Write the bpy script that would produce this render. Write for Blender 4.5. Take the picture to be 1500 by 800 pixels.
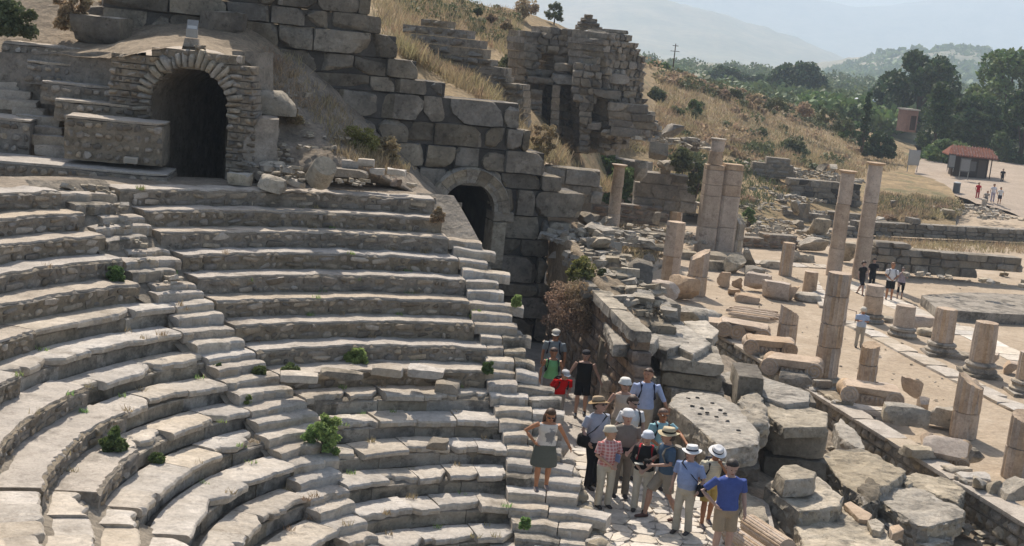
import bpy, bmesh, math, random
import numpy as np
from math import sin, cos, pi, radians, sqrt, atan2, degrees
from mathutils import Vector, Matrix, noise
for o in list(bpy.data.objects): bpy.data.objects.remove(o)
S = bpy.context.scene
COL = S.collection
random.seed(7)
# ------------------------------------------------------------------ camera
HAZE = 0.00037; CAM_H = 9.5; PITCH = 0.1689; ROLL = 0.1015; FPX = 1992.5
Fv = Vector((0, cos(PITCH), -sin(PITCH)))
Uv = Vector((0, sin(PITCH), cos(PITCH)))
Rv = Vector((1, 0, 0))
r2 = cos(ROLL)*Rv + sin(ROLL)*Uv
u2 = -sin(ROLL)*Rv + cos(ROLL)*Uv
cd = bpy.data.cameras.new('camera'); cam = bpy.data.objects.new('camera', cd); COL.objects.link(cam)
cd.sensor_width = 36; cd.lens = FPX/1500*36; cd.clip_end = 60000; cd.clip_start = 0.1
M3 = Matrix((r2, u2, -Fv)).transposed()
cam.matrix_world = Matrix.Translation((0, 0, CAM_H)) @ M3.to_4x4()
S.camera = cam
# ------------------------------------------------------------------ light
SUN_AZ = radians(107); SUN_EL = radians(46)
w = bpy.data.worlds.new('World'); S.world = w; w.use_nodes = True
nt = w.node_tree; bg = nt.nodes['Background']
sky = nt.nodes.new('ShaderNodeTexSky'); sky.sky_type = 'NISHITA'; sky.sun_disc = False
sky.sun_elevation = SUN_EL; sky.sun_rotation = atan2(cos(SUN_AZ), sin(SUN_AZ))
sky.air_density = 1.0; sky.dust_density = 3.0; sky.ozone_density = 1.0
nt.links.new(sky.outputs[0], bg.inputs[0]); bg.inputs[1].default_value = 0.10
sd = bpy.data.lights.new('sun', 'SUN'); sd.energy = 4.9; sd.angle = radians(0.55); sd.color = (1, .91, .80)
so = bpy.data.objects.new('sun', sd); COL.objects.link(so)
sdir = Vector((cos(SUN_AZ)*cos(SUN_EL), sin(SUN_AZ)*cos(SUN_EL), sin(SUN_EL)))
so.rotation_euler = sdir.to_track_quat('Z', 'Y').to_euler()
so.location = (0, 0, 60)
S.view_settings.view_transform = 'Standard'; S.view_settings.look = 'None'
S.view_settings.exposure = 0.5; S.view_settings.gamma = 1
S.render.resolution_x = 1024; S.render.resolution_y = 546
S.render.engine = 'CYCLES'
S.cycles.volume_bounces = 2
# ------------------------------------------------------------------ measuring: a photo pixel read at a known height or distance
def ray(px, py):
    return Fv + r2*((px-750)/FPX) + u2*((400-py)/FPX)
def PZ(px, py, z):
    v = ray(px, py); return Vector((0, 0, CAM_H)) + v*((z-CAM_H)/v.z)
def PY(px, py, y):
    v = ray(px, py); return Vector((0, 0, CAM_H)) + v*(y/v.y)
# ------------------------------------------------------------------ materials
def nd(nt, t, **k):
    n = nt.nodes.new(t)
    for a, b in k.items(): setattr(n, a, b)
    return n
def mat(name, c1, c2=None, scale=1.5, rough=.92, bump=.4, bscale=14, island=0.35, stain=None, stain_s=.5, stain_lo=.5, fine=.15, spec=.15, coord='pos', speck=0):
    """stone or soil: two tones mixed by noise, each piece a little lighter or darker, fine pitting as bump"""
    m = bpy.data.materials.new(name); m.use_nodes = True; nt = m.node_tree; L = nt.links
    b = nt.nodes['Principled BSDF']; b.inputs['Roughness'].default_value = rough
    b.inputs['Specular IOR Level'].default_value = spec
    c2 = c2 or tuple(v*.7 for v in c1)
    g = nd(nt, 'ShaderNodeNewGeometry')
    oi = nd(nt, 'ShaderNodeObjectInfo')
    pos = g.outputs['Position']
    if coord == 'obj':
        tc = nd(nt, 'ShaderNodeTexCoord'); pos = tc.outputs['Object']
    def noi(s, det=5, ro=.6):
        n = nd(nt, 'ShaderNodeTexNoise'); n.inputs['Scale'].default_value = s; n.inputs['Detail'].default_value = det; n.inputs['Roughness'].default_value = ro
        L.new(pos, n.inputs['Vector']); return n.outputs['Fac']
    n1 = noi(scale, 6, .65)
    cr = nd(nt, 'ShaderNodeValToRGB'); cr.color_ramp.elements[0].position = .33; cr.color_ramp.elements[1].position = .67
    cr.color_ramp.elements[0].color = (*c2, 1); cr.color_ramp.elements[1].color = (*c1, 1)
    L.new(n1, cr.inputs[0]); col = cr.outputs[0]
    if stain:
        n2 = noi(stain_s, 5, .7); r = nd(nt, 'ShaderNodeMapRange'); r.inputs[1].default_value = stain_lo; r.inputs[2].default_value = stain_lo+.14
        L.new(n2, r.inputs[0]); mx = nd(nt, 'ShaderNodeMixRGB'); mx.inputs[2].default_value = (*stain, 1); L.new(r.outputs[0], mx.inputs[0]); L.new(col, mx.inputs[1]); col = mx.outputs[0]
    if speck:
        n5 = noi(bscale*.8, 8, .75); r5 = nd(nt, 'ShaderNodeMapRange'); r5.inputs[1].default_value = .54; r5.inputs[2].default_value = .64; r5.inputs[4].default_value = speck; L.new(n5, r5.inputs[0])
        m5 = nd(nt, 'ShaderNodeMixRGB'); m5.inputs[2].default_value = (*[v*.42 for v in c2], 1); L.new(r5.outputs[0], m5.inputs[0]); L.new(col, m5.inputs[1]); col = m5.outputs[0]
        n6 = noi(bscale*.33, 6, .7); r6 = nd(nt, 'ShaderNodeMapRange'); r6.inputs[1].default_value = .58; r6.inputs[2].default_value = .66; r6.inputs[4].default_value = speck*.7; L.new(n6, r6.inputs[0])
        m6 = nd(nt, 'ShaderNodeMixRGB'); m6.inputs[2].default_value = (*[min(.75, v*1.3) for v in c1], 1); L.new(r6.outputs[0], m6.inputs[0]); L.new(col, m6.inputs[1]); col = m6.outputs[0]
    # piece to piece value and fine grain
    ad = nd(nt, 'ShaderNodeMath', operation='ADD'); L.new(oi.outputs['Random'], ad.inputs[0]); L.new(g.outputs['Random Per Island'], ad.inputs[1])
    fr = nd(nt, 'ShaderNodeMath', operation='FRACT'); L.new(ad.outputs[0], fr.inputs[0])
    mr = nd(nt, 'ShaderNodeMapRange'); mr.inputs[3].default_value = 1-island; mr.inputs[4].default_value = 1+island*.8; L.new(fr.outputs[0], mr.inputs[0])
    nf = noi(bscale*1.7, 4, .7); mf = nd(nt, 'ShaderNodeMapRange'); mf.inputs[1].default_value = .3; mf.inputs[2].default_value = .7; mf.inputs[3].default_value = 1-fine; mf.inputs[4].default_value = 1+fine; L.new(nf, mf.inputs[0])
    mm = nd(nt, 'ShaderNodeMath', operation='MULTIPLY'); L.new(mr.outputs[0], mm.inputs[0]); L.new(mf.outputs[0], mm.inputs[1])
    hs = nd(nt, 'ShaderNodeHueSaturation'); L.new(mm.outputs[0], hs.inputs['Value']); L.new(col, hs.inputs['Color'])
    ms = nd(nt, 'ShaderNodeMapRange'); ms.inputs[3].default_value = .7; ms.inputs[4].default_value = 1.25
    m7 = nd(nt, 'ShaderNodeMath', operation='MULTIPLY'); m7.inputs[1].default_value = 7.31; f7 = nd(nt, 'ShaderNodeMath', operation='FRACT')
    L.new(fr.outputs[0], m7.inputs[0]); L.new(m7.outputs[0], f7.inputs[0]); L.new(f7.outputs[0], ms.inputs[0]); L.new(ms.outputs[0], hs.inputs['Saturation'])
    L.new(hs.outputs[0], b.inputs['Base Color'])
    if bump:
        nb = noi(bscale, 7, .72); bp = nd(nt, 'ShaderNodeBump'); bp.inputs['Strength'].default_value = min(1, bump*1.3); bp.inputs['Distance'].default_value = .4/bscale
        L.new(nb, bp.inputs['Height'])
        vo = nd(nt, 'ShaderNodeTexVoronoi'); vo.feature = 'DISTANCE_TO_EDGE' if False else 'F1'; vo.inputs['Scale'].default_value = bscale*.55; vo.inputs['Randomness'].default_value = 1
        wn = nd(nt, 'ShaderNodeVectorMath', operation='ADD'); nv = nd(nt, 'ShaderNodeTexNoise'); nv.inputs['Scale'].default_value = bscale*.4; L.new(pos, nv.inputs['Vector'])
        vs_ = nd(nt, 'ShaderNodeVectorMath', operation='SCALE'); vs_.inputs[3].default_value = 1.2/bscale; L.new(nv.outputs['Color'], vs_.inputs[0]); L.new(pos, wn.inputs[0]); L.new(vs_.outputs[0], wn.inputs[1]); L.new(wn.outputs[0], vo.inputs['Vector'])
        b2 = nd(nt, 'ShaderNodeBump'); b2.inputs['Strength'].default_value = min(1, bump*.9); b2.inputs['Distance'].default_value = .25/bscale
        L.new(vo.outputs['Distance'], b2.inputs['Height']); L.new(bp.outputs[0], b2.inputs['Normal']); L.new(b2.outputs[0], b.inputs['Normal'])
    return m
def flat(name, c, rough=.8, spec=.2, fine=.08):
    return mat(name, c, tuple(v*.85 for v in c), scale=9, rough=rough, bump=.15, bscale=60, island=.0, fine=fine, spec=spec)
MAT = dict(
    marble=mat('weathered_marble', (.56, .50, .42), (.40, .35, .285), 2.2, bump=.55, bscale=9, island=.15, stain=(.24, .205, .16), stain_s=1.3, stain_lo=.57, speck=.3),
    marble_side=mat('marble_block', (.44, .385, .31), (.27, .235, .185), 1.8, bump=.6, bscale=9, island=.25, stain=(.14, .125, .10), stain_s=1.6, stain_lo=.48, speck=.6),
    mortar=mat('lime_mortar_rubble', (.33, .285, .225), (.185, .16, .125), 2.6, bump=1, bscale=9, island=0, speck=.6),
    tread=mat('concrete_tread', (.50, .435, .355), (.36, .31, .25), 1.8, bump=.6, bscale=16, island=0, stain=(.24, .205, .165), stain_s=1.2, stain_lo=.54, speck=.4),
    rubble=mat('rubble_stone', (.39, .33, .26), (.225, .19, .145), 3, bump=.6, bscale=14, island=.5, speck=.4),
    ashlar=mat('grey_limestone_block', (.32, .28, .22), (.15, .13, .103), 1.1, bump=.9, bscale=6, island=.34, stain=(.27, .165, .09), stain_s=.5, stain_lo=.66, speck=.6),
    limestone=mat('pale_limestone_block', (.50, .44, .35), (.29, .255, .20), 1.5, bump=.95, bscale=7, island=.18, stain=(.15, .135, .11), stain_s=1.1, stain_lo=.54, speck=.65),
    brickwall=mat('brown_rubble_wall', (.30, .225, .165), (.16, .12, .09), 2.4, bump=.8, bscale=10, island=.32, speck=.5),
    peach=mat('peach_marble_column', (.53, .42, .315), (.37, .285, .21), 1.3, bump=.4, bscale=9, island=.09, stain=(.26, .195, .145), stain_s=1.7, stain_lo=.57, speck=.4),
    sand=mat('dry_sandy_ground', (.44, .37, .29), (.34, .28, .215), .6, bump=.6, bscale=5, island=0, fine=.16, stain=(.48, .41, .33), stain_s=.22, stain_lo=.52, speck=.25),
    dirt=mat('dry_stony_dirt', (.34, .28, .21), (.19, .155, .115), 1.3, bump=1, bscale=7, island=0, fine=.25, speck=.5),
    drygrass=mat('dry_hill_grass', (.36, .28, .185), (.20, .16, .105), .30, bump=1, bscale=2.2, island=0, fine=.25, stain=(.12, .125, .07), stain_s=.16, stain_lo=.54, speck=.5),
    plain=mat('green_plain', (.15, .155, .085), (.25, .22, .13), .02, bump=0, island=0, fine=.1),
    track=mat('trodden_track', (.40, .31, .225), (.32, .25, .18), .4, bump=.5, bscale=4, island=0, fine=.2, speck=.4),
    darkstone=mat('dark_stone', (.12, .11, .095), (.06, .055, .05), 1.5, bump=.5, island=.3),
    path=mat('polished_path_marble', (.62, .555, .465), (.44, .39, .32), 2, bump=.25, bscale=8, island=.2, rough=.6, spec=.35, speck=.4),
)
# ------------------------------------------------------------------ objects
def mesh(name, vs, fs, m=None, smooth=None):
    me = bpy.data.meshes.new(name); me.from_pydata([tuple(v) for v in vs], [], fs)
    if m is not None:
        for q in (m if isinstance(m, (list, tuple)) else [m]): me.materials.append(q)
    if smooth:
        me.polygons.foreach_set('use_smooth', [True]*len(me.polygons))
        if smooth < 3.1: me.set_sharp_from_angle(angle=smooth)
    me.update(); return me
def ob(name, me, parent=None, loc=(0, 0, 0), rot=None, scale=None, **k):
    o = bpy.data.objects.new(name, me); COL.objects.link(o); o.location = loc
    if rot is not None: o.rotation_euler = rot
    if scale is not None: o.scale = scale
    if parent is not None: o.parent = parent
    for a, b in k.items(): o[a] = b
    return o
def thing(name, label, cat, loc=(0, 0, 0), rz=0, group=None):
    o = ob(name, None, loc=loc, rot=(0, 0, rz), label=label, category=cat)
    o.empty_display_size = .3
    if group: o['group'] = group
    return o
def copy_tree(o, parent=None):
    c = o.copy(); COL.objects.link(c); c.parent = parent
    for ch in list(o.children): copy_tree(ch, c)
    return c
ORD = ['topmost', 'second', 'third', 'fourth', 'fifth', 'sixth', 'seventh', 'eighth', 'ninth', 'tenth', 'eleventh', 'twelfth', 'thirteenth', 'fourteenth', 'fifteenth', 'sixteenth']
def n3(p, s=1.0, o=0.0):
    return noise.noise(Vector((p[0]*s+o, p[1]*s+o*1.7, p[2]*s-o)))
def fbm(p, s=1.0, o=0.0, k=4):
    a = 0; m = 1
    for i in range(k): a += n3(p, s, o+i*9.1)*m; s *= 2.1; m *= .5
    return a
# broken-stone mesh: box, corners and edges knocked off by random planes, surface roughened
_cache = {}
def stone_mesh(w, d, h, m, seed=0, res=.25, rnd=.12, cuts=5, amp=.03, depthcut=.18, smooth=.6, maxseg=14, pits=0):
    rg = random.Random(seed)
    nx, ny, nz = [max(2, min(maxseg, int(round(v/res)))) for v in (w, d, h)]
    idx = {}; vs = []; fs = []
    def vid(i, j, k):
        if (i, j, k) not in idx:
            idx[(i, j, k)] = len(vs)
            def sp(t, n, L):      # vertices gather towards the edges so that bevels stay crisp
                u = 2*t/n-1; return (abs(u)**.8)*(1 if u > 0 else -1)*L/2
            vs.append(Vector((sp(i, nx, w), sp(j, ny, d), sp(k, nz, h))))
        return idx[(i, j, k)]
    for i in range(nx):
        for j in range(ny):
            fs.append([vid(i, j, 0), vid(i, j+1, 0), vid(i+1, j+1, 0), vid(i+1, j, 0)])
            fs.append([vid(i, j, nz), vid(i+1, j, nz), vid(i+1, j+1, nz), vid(i, j+1, nz)])
    for i in range(nx):
        for k in range(nz):
            fs.append([vid(i, 0, k), vid(i+1, 0, k), vid(i+1, 0, k+1), vid(i, 0, k+1)])
            fs.append([vid(i, ny, k), vid(i, ny, k+1), vid(i+1, ny, k+1), vid(i+1, ny, k)])
    for j in range(ny):
        for k in range(nz):
            fs.append([vid(0, j, k), vid(0, j, k+1), vid(0, j+1, k+1), vid(0, j+1, k)])
            fs.append([vid(nx, j, k), vid(nx, j+1, k), vid(nx, j+1, k+1), vid(nx, j, k+1)])
    r = min(w, d, h)*rnd
    hw, hd, hh = w/2, d/2, h/2
    for v in vs:
        q = Vector((max(-hw+r, min(hw-r, v.x)), max(-hd+r, min(hd-r, v.y)), max(-hh+r, min(hh-r, v.z))))
        e = v-q
        if e.length > r: v -= e*(1-r/e.length)
    mn = min(w, d, h)
    for c in range(cuts):
        sg = [rg.choice((-1, 1)), rg.choice((-1, 1)), rg.choice((-1, 1))]
        if rg.random() < .55: sg[rg.choice((0, 1, 2))] *= .15
        n = Vector((sg[0]*rg.uniform(.5, 1), sg[1]*rg.uniform(.5, 1), sg[2]*rg.uniform(.5, 1))).normalized()
        dmax = max(v.dot(n) for v in vs); dd = dmax-mn*rg.uniform(.3, 1)*depthcut*1.6
        for v in vs:
            t = v.dot(n)-dd
            if t > 0: v -= n*t
    of = rg.uniform(0, 50)
    for v in vs:
        nn = Vector((v.x/hw, v.y/hd, v.z/hh)).normalized()
        a = fbm(v, 1.3/max(mn, .2), of, 3)*amp + (n3(v, 4.0, of)*amp*.5)
        e = abs(n3(v, 2.2/max(mn, .3), of+5)); a -= max(0, .16-e)*amp*4   # chips and clefts
        v += nn*a
    # slight taper and skew
    tx, ty = rg.uniform(-.04, .04), rg.uniform(-.04, .04)
    for v in vs:
        v.x += tx*v.z; v.y += ty*v.z
    return mesh('stone', vs, fs, m, smooth)
def unit_stone(ratio, kind, m, n=7):
    """shared meshes for masonry: ratio = length / height; kind 'ash' (squared) or 'rub' (rounded)"""
    b = min((.6, 1, 1.5, 2.2, 3.2, 4.6), key=lambda t: abs(math.log(t/max(ratio, .1))))
    s = random.randrange(n); key = (b, kind, m.name, s)
    if key not in _cache:
        w, h = sqrt(b), 1/sqrt(b)
        if kind == 'ash': me = stone_mesh(w, .8, h, m, hash((b, s)) % 9999, res=.2, rnd=.05, cuts=6, amp=.035, depthcut=.2, maxseg=7, smooth=.4)
        else: me = stone_mesh(w, .8, h, m, hash((b, s, 1)) % 9999, res=.4, rnd=.42, cuts=4, amp=.05, depthcut=.25, maxseg=3, smooth=1.0)
        _cache[key] = (me, w, h)
    return _cache[key]
def put_stone(name, parent, pos, w, h, d, rz, m, kind='ash', tilt=0, **k):
    me, mw, mh = unit_stone(w/h, kind, m)
    return ob(name, me, parent, pos, (0, tilt, rz), (w/mw, d/.8, h/mh), **k)
class Poly:
    def __init__(s, pts): s.p = pts
    def xs(s, y):
        out = []; n = len(s.p)
        for i in range(n):
            (x1, y1), (x2, y2) = s.p[i], s.p[(i+1) % n]
            if (y1 <= y) != (y2 <= y): out.append(x1+(y-y1)*(x2-x1)/(y2-y1))
        out.sort(); return [(out[i], out[i+1]) for i in range(0, len(out)-1, 2)]
def masonry(parent, A, B, polypx, course, bw, thick, m, kind='ash', core=None, holes=(), jit=.03, gap=.015, name='stone', nmax=300, dark=None, bot=None, seed=1, deep=1.0):
    """wall face in the vertical plane through ground points A-B; outline read off the photo; stones laid in courses in front of a rubble core"""
    rg = random.Random(seed)
    A = Vector((A[0], A[1])); B = Vector((B[0], B[1])); u = (B-A).normalized(); n = Vector((-u.y, u.x))
    if n.dot(Vector((0, 0))-A) > 0: n = -n      # n points away from the camera
    def onwall(px, py):
        v = ray(px, py); den = v.x*n.x+v.y*n.y; t = (A.x*n.x+A.y*n.y)/den
        P = Vector((0, 0, CAM_H))+v*t
        return ((P.x-A.x)*u.x+(P.y-A.y)*u.y, P.z)
    pts = [onwall(*p) for p in polypx]; poly = Poly(pts)
    hs = []
    for h in holes:     # (px centre, px spring y, px radius) arch with straight jambs below it
        c = onwall(h[0], h[1]); e = onwall(h[0]+h[2], h[1]); hs.append((c[0], c[1], abs(e[0]-c[0]), h[3] if len(h) > 3 else -99))
    z0 = min(p[1] for p in pts); z1 = max(p[1] for p in pts)
    z = z0; cv = []; cf = []; cnt = 0; rows = []
    while z < z1-.02:
        h = rg.uniform(*course) if isinstance(course, tuple) else course
        zm = z+h/2
        iv = poly.xs(min(zm, z1-.01))
        for (cs, cz, cr, zb) in hs:
            new = []
            if zm < zb: new = iv
            else:
                if zm < cz: hw = cr
                elif zm < cz+cr: hw = sqrt(max(0, cr*cr-(zm-cz)**2))
                else: hw = 0
                for a, b in iv:
                    if hw == 0 or b < cs-hw or a > cs+hw: new.append((a, b)); continue
                    if a < cs-hw: new.append((a, cs-hw))
                    if b > cs+hw: new.append((cs+hw, b))
            iv = new
        for a, b in iv:
            if b-a < bw[0]*.4: continue
            rows.append((z, h, a, b))
            # core box
            k = len(cv); ins = .05
            for (s, dd, zz) in ((a+ins, .05+jit, z-.01), (b-ins, .05+jit, z-.01), (b-ins, thick-.03, z-.01), (a+ins, thick-.03, z-.01), (a+ins, .05+jit, z+h-.03), (b-ins, .05+jit, z+h-.03), (b-ins, thick-.03, z+h-.03), (a+ins, thick-.03, z+h-.03)):
                cv.append((A.x+u.x*s+n.x*dd, A.y+u.y*s+n.y*dd, zz))
            cf += [[k+q for q in f] for f in ((0, 1, 5, 4), (1, 2, 6, 5), (2, 3, 7, 6), (3, 0, 4, 7), (4, 5, 6, 7), (3, 2, 1, 0))]
            s = a-rg.uniform(0, .3)*bw[0]*0
            while s < b-.01:
                wd = rg.uniform(*bw)
                if s+wd > b-bw[0]*.5: wd = b-s
                dd = min(thick, max(.25, thick*.6)) * deep
                cx = s+wd/2; off = rg.uniform(-jit, jit)
                p = Vector((A.x+u.x*cx+n.x*(dd/2+off), A.y+u.y*cx+n.y*(dd/2+off), z+h/2))
                if cnt < nmax and not (kind == 'rub' and jit > .08 and rg.random() < .05):
                    mm = m if not dark or rg.random() > .3 else dark
                    put_stone(name, parent, p, wd-gap, h-gap, dd, atan2(u.y, u.x)+rg.uniform(-.02, .02)+(pi if rg.random() < .5 else 0), mm, kind, rg.uniform(-.012, .012)*(4 if kind == 'rub' else 1.5)); cnt += 1
                s += wd
        z += h
    ob('rubble_core', mesh('rubble_core', cv, cf, core or m), parent)
    return dict(A=A, u=u, n=n, on=onwall, holes=hs)
def patch(name, rows, m, sub=8, amp=.05, ns=1.0, **k):
    """ground sheet through a grid of measured points (rows of Vectors), smoothly subdivided and roughened"""
    G = np.array([[tuple(p) for p in r] for r in rows], float)
    def up(G, ax):
        n = G.shape[ax]; t = np.linspace(0, n-1, (n-1)*sub+1); G = np.moveaxis(G, ax, 0); out = []
        for tt in t:
            i = min(int(tt), n-2); f = tt-i
            p0 = G[max(i-1, 0)]; p1 = G[i]; p2 = G[i+1]; p3 = G[min(i+2, n-1)]
            out.append(.5*((2*p1)+(-p0+p2)*f+(2*p0-5*p1+4*p2-p3)*f*f*1.0+(-p0+3*p1-3*p2+p3)*f**3))
        return np.moveaxis(np.array(out), 0, ax)
    G = up(up(G, 0), 1); nr, nc = G.shape[:2]
    vs = G.reshape(-1, 3).copy()
    for v in vs: v[2] += fbm(v, ns, 3, 4)*amp
    fs = [[i*nc+j, i*nc+j+1, (i+1)*nc+j+1, (i+1)*nc+j] for i in range(nr-1) for j in range(nc-1)]
    me = mesh(name, vs, fs, m, 3.14)
    # faces up
    if me.polygons[len(me.polygons)//2].normal.z < 0: me.flip_normals()
    return ob(name, me, **k), vs
class MB:
    def __init__(s): s.v = []; s.f = []; s.mi = []
    def add(s, vs, fs, mi=0):
        k = len(s.v); s.v += [tuple(v) for v in vs]; s.f += [[k+i for i in f] for f in fs]; s.mi += [mi]*len(fs)
    def box(s, c, size, rz=0, mi=0):
        x, y, z = [q/2 for q in size]; R = Matrix.Rotation(rz, 3, 'Z'); c = Vector(c)
        s.add([c+R@Vector(p) for p in ((-x, -y, -z), (x, -y, -z), (x, y, -z), (-x, y, -z), (-x, -y, z), (x, -y, z), (x, y, z), (-x, y, z))],
              ((0, 3, 2, 1), (4, 5, 6, 7), (0, 1, 5, 4), (1, 2, 6, 5), (2, 3, 7, 6), (3, 0, 4, 7)), mi)
    def tube(s, pts, rad, n=8, cap=True, mi=0):
        pts = [Vector(p) for p in pts]; rad = rad if isinstance(rad, (list, tuple)) else [rad]*len(pts)
        rings = []; k0 = len(s.v); ref = Vector((0, 0, 1))
        for i, p in enumerate(pts):
            t = (pts[min(i+1, len(pts)-1)]-pts[max(i-1, 0)]).normalized()
            a = t.cross(ref if abs(t.z) < .95 else Vector((1, 0, 0))).normalized(); b = t.cross(a)
            r = rad[i]; ra, rb = r if isinstance(r, tuple) else (r, r)
            for j in range(n):
                an = 2*pi*j/n; s.v.append(tuple(p+a*cos(an)*ra+b*sin(an)*rb))
        for i in range(len(pts)-1):
            for j in range(n):
                s.f.append([k0+i*n+j, k0+i*n+(j+1) % n, k0+(i+1)*n+(j+1) % n, k0+(i+1)*n+j]); s.mi.append(mi)
        if cap:
            s.f.append([k0+j for j in range(n)][::-1]); s.mi.append(mi)
            s.f.append([k0+(len(pts)-1)*n+j for j in range(n)]); s.mi.append(mi)
    def build(s, name, m, parent=None, smooth=None, **k):
        me = mesh(name, s.v, s.f, m, smooth)
        if any(s.mi): me.polygons.foreach_set('material_index', s.mi)
        bm = bmesh.new(); bm.from_mesh(me); bmesh.ops.recalc_face_normals(bm, faces=bm.faces); bm.to_mesh(me); bm.free()
        return ob(name, me, parent, **k)
# ================================================================== THE CAVEA (curved stone seating)
CX, CY = .937, 20.046
def Zr(u): return 5.556-min(u, 7)*.3576-max(u-7, 0)*.3306
def Rr(u): return 12.606-min(u, 7)*.6465-max(u-7, 0)*.6951
def CP(r, deg, z): return Vector((CX+r*cos(radians(deg)), CY+r*sin(radians(deg)), z))
def sweep(t0, t1, prof, step=.12, rmid=8, m=None, smooth=.7):
    n = max(2, int(abs(radians(t1-t0))*rmid/step)); vs = []; fs = []
    P0 = prof(t0, 0); k = len(P0)
    for i in range(n+1):
        t = t0+(t1-t0)*i/n
        for (r, z) in prof(t, i/n): vs.append(CP(r, t, z))
    for i in range(n):
        for j in range(k):
            j2 = (j+1) % k; fs.append([i*k+j, (i+1)*k+j, (i+1)*k+j2, i*k+j2])
    fs.append(list(range(k))); fs.append([n*k+j for j in range(k)][::-1])
    me = mesh('seat', vs, fs, m, smooth)
    bm = bmesh.new(); bm.from_mesh(me); bmesh.ops.recalc_face_normals(bm, faces=bm.faces); bm.to_mesh(me); bm.free()
    if smooth: me.polygons.foreach_set('use_smooth', [True]*len(me.polygons)); me.set_sharp_from_angle(angle=smooth)
    return me
NR = 17
def core_row(parent, i, t0, t1, m, drop=0.0, lip=0.0, amp=.035, name='mortar_bed', wob=.04):
    """one seat step of rubble concrete: tread on top, riser in front"""
    R = Rr(i)+lip; z = Zr(i)-drop; zb = Zr(i+1)-.12; tb = Rr(max(i-1, -1)) if i > 0 else R+.7
    back = R+.72
    def prof(t, f):
        t = t*R/12; a = fbm((t*.35, i*7.3, 0), 1.0, 0, 4)*wob; b = fbm((t*1.3, i*3.3, 5), 1.0, 0, 3)*amp
        zz = z+fbm((t*.5, i*5.1, 9), 1, 0, 3)*amp*.8
        c = n3((t*2.1, i*2.2, 1))*amp*.6
        return [(back, zz-.0), (R+.45+c, zz+c*.3), (R+.22, zz+c*.4+amp*.2*n3((t*1.7, i, 3))), (R+.06+a, zz-.005), (R+a+b*.5, zz-.045), (R+a+.02+c*.5, zz-.16), (R+a+.015, zb), (back, zb)]
    me = sweep(t0, t1, prof, .09, R, m, .9)
    ob(name, me, parent)
def riser_stones(parent, i, t0, t1, m, seed, lip=0.0, drop=0.0):
    rg = random.Random(seed); R = Rr(i)+lip; z1 = Zr(i)-.035-drop; z0 = Zr(i+1)+.005
    H = z1-z0; t = t0; top = 0
    for lay in range(2):
        t = t0+rg.uniform(0, .5)
        zc = z0+H*(.27 if lay == 0 else .76)
        while t < t1-.4:
            w = rg.choice((.10, .13, .17, .2, .26, .34, .46))*rg.uniform(.85, 1.15); dt = degrees(w/R)
            if t+dt > t1: break
            h = H*rg.uniform(.26, .56); tc = t+dt/2
            a = fbm((tc*R/12*.35, i*7.3, 0), 1.0, 0, 4)*.04
            p = CP(R+a+.040+rg.uniform(-.018, .012), tc, zc+rg.uniform(-.025, .025)*(1 if h < .15 else .3))
            put_stone('stone', parent, p, w*.93, h, .13, radians(tc)+pi/2+rg.uniform(-.05, .05), m, 'rub', rg.uniform(-.18, .18))
            t += dt*1.03+degrees(rg.uniform(0, .02)/R)
# rows: index -> angles of left wedge end, centre wedge start, right end
WL = [144.2, 143.6, 143.4, 143.6, 144.0, 141.5, 143.6, 142.8, 143.6, 143.8, 145.5, 145.5, 149.5, 151, 152, 153, 155]
WC = [137.8, 136.9, 136.7, 136.0, 136.2, 135.8, 135.5, 134.9, 133.9, 132.5, 131.5, 134.0, 137.6, 139.6, 141, 143, 145]
WR = [103.5, 103.0, 102.6, 101.7, 101.2, 101.0, 100.7, 99.2, 99.9, 99.5, 98.4, 97.3, 98.0, 98.1, 97, 96, 95]
def rub_row(i, t0, t1, label, group, seed, mst='rubble', thick=1):
    t = thing('seat_row', label, 'seat row', CP(Rr(i), (t0+t1)/2, Zr(i+1)), 0, group)
    par = ob('seat_body', None, t) if False else t
    T = Matrix.Translation(-t.location)
    k0 = set(t.children)
    core_row(t, i, t0, t1, [MAT['mortar']])
    riser_stones(t, i, t0+.3, t1-.3, MAT[mst], seed)
    # tread skin sits a few millimetres proud of the mortar bed
    R = Rr(i); z = Zr(i)
    def prof(tt, f):
        tt = tt*R/12; a = fbm((tt*.35, i*7.3, 0), 1.0, 0, 4)*.04; zz = z+fbm((tt*.5, i*5.1, 9), 1, 0, 3)*.035*.8
        e = abs(n3((tt*1.1, i*4, 2)))*.10+abs(n3((tt*4.1, i, 8)))*.05
        return [(R+.73, zz+.014), (R+.3, zz+.017), (R+a+.03+e, zz+.014), (R+a+.015+e, zz-.02), (R+.73, zz-.03)]
    ob('tread', sweep(t0+.05, t1-.05, prof, .09, R, MAT['tread'], .9), t)
    for c in t.children: c.matrix_parent_inverse = T
    return t
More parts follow.
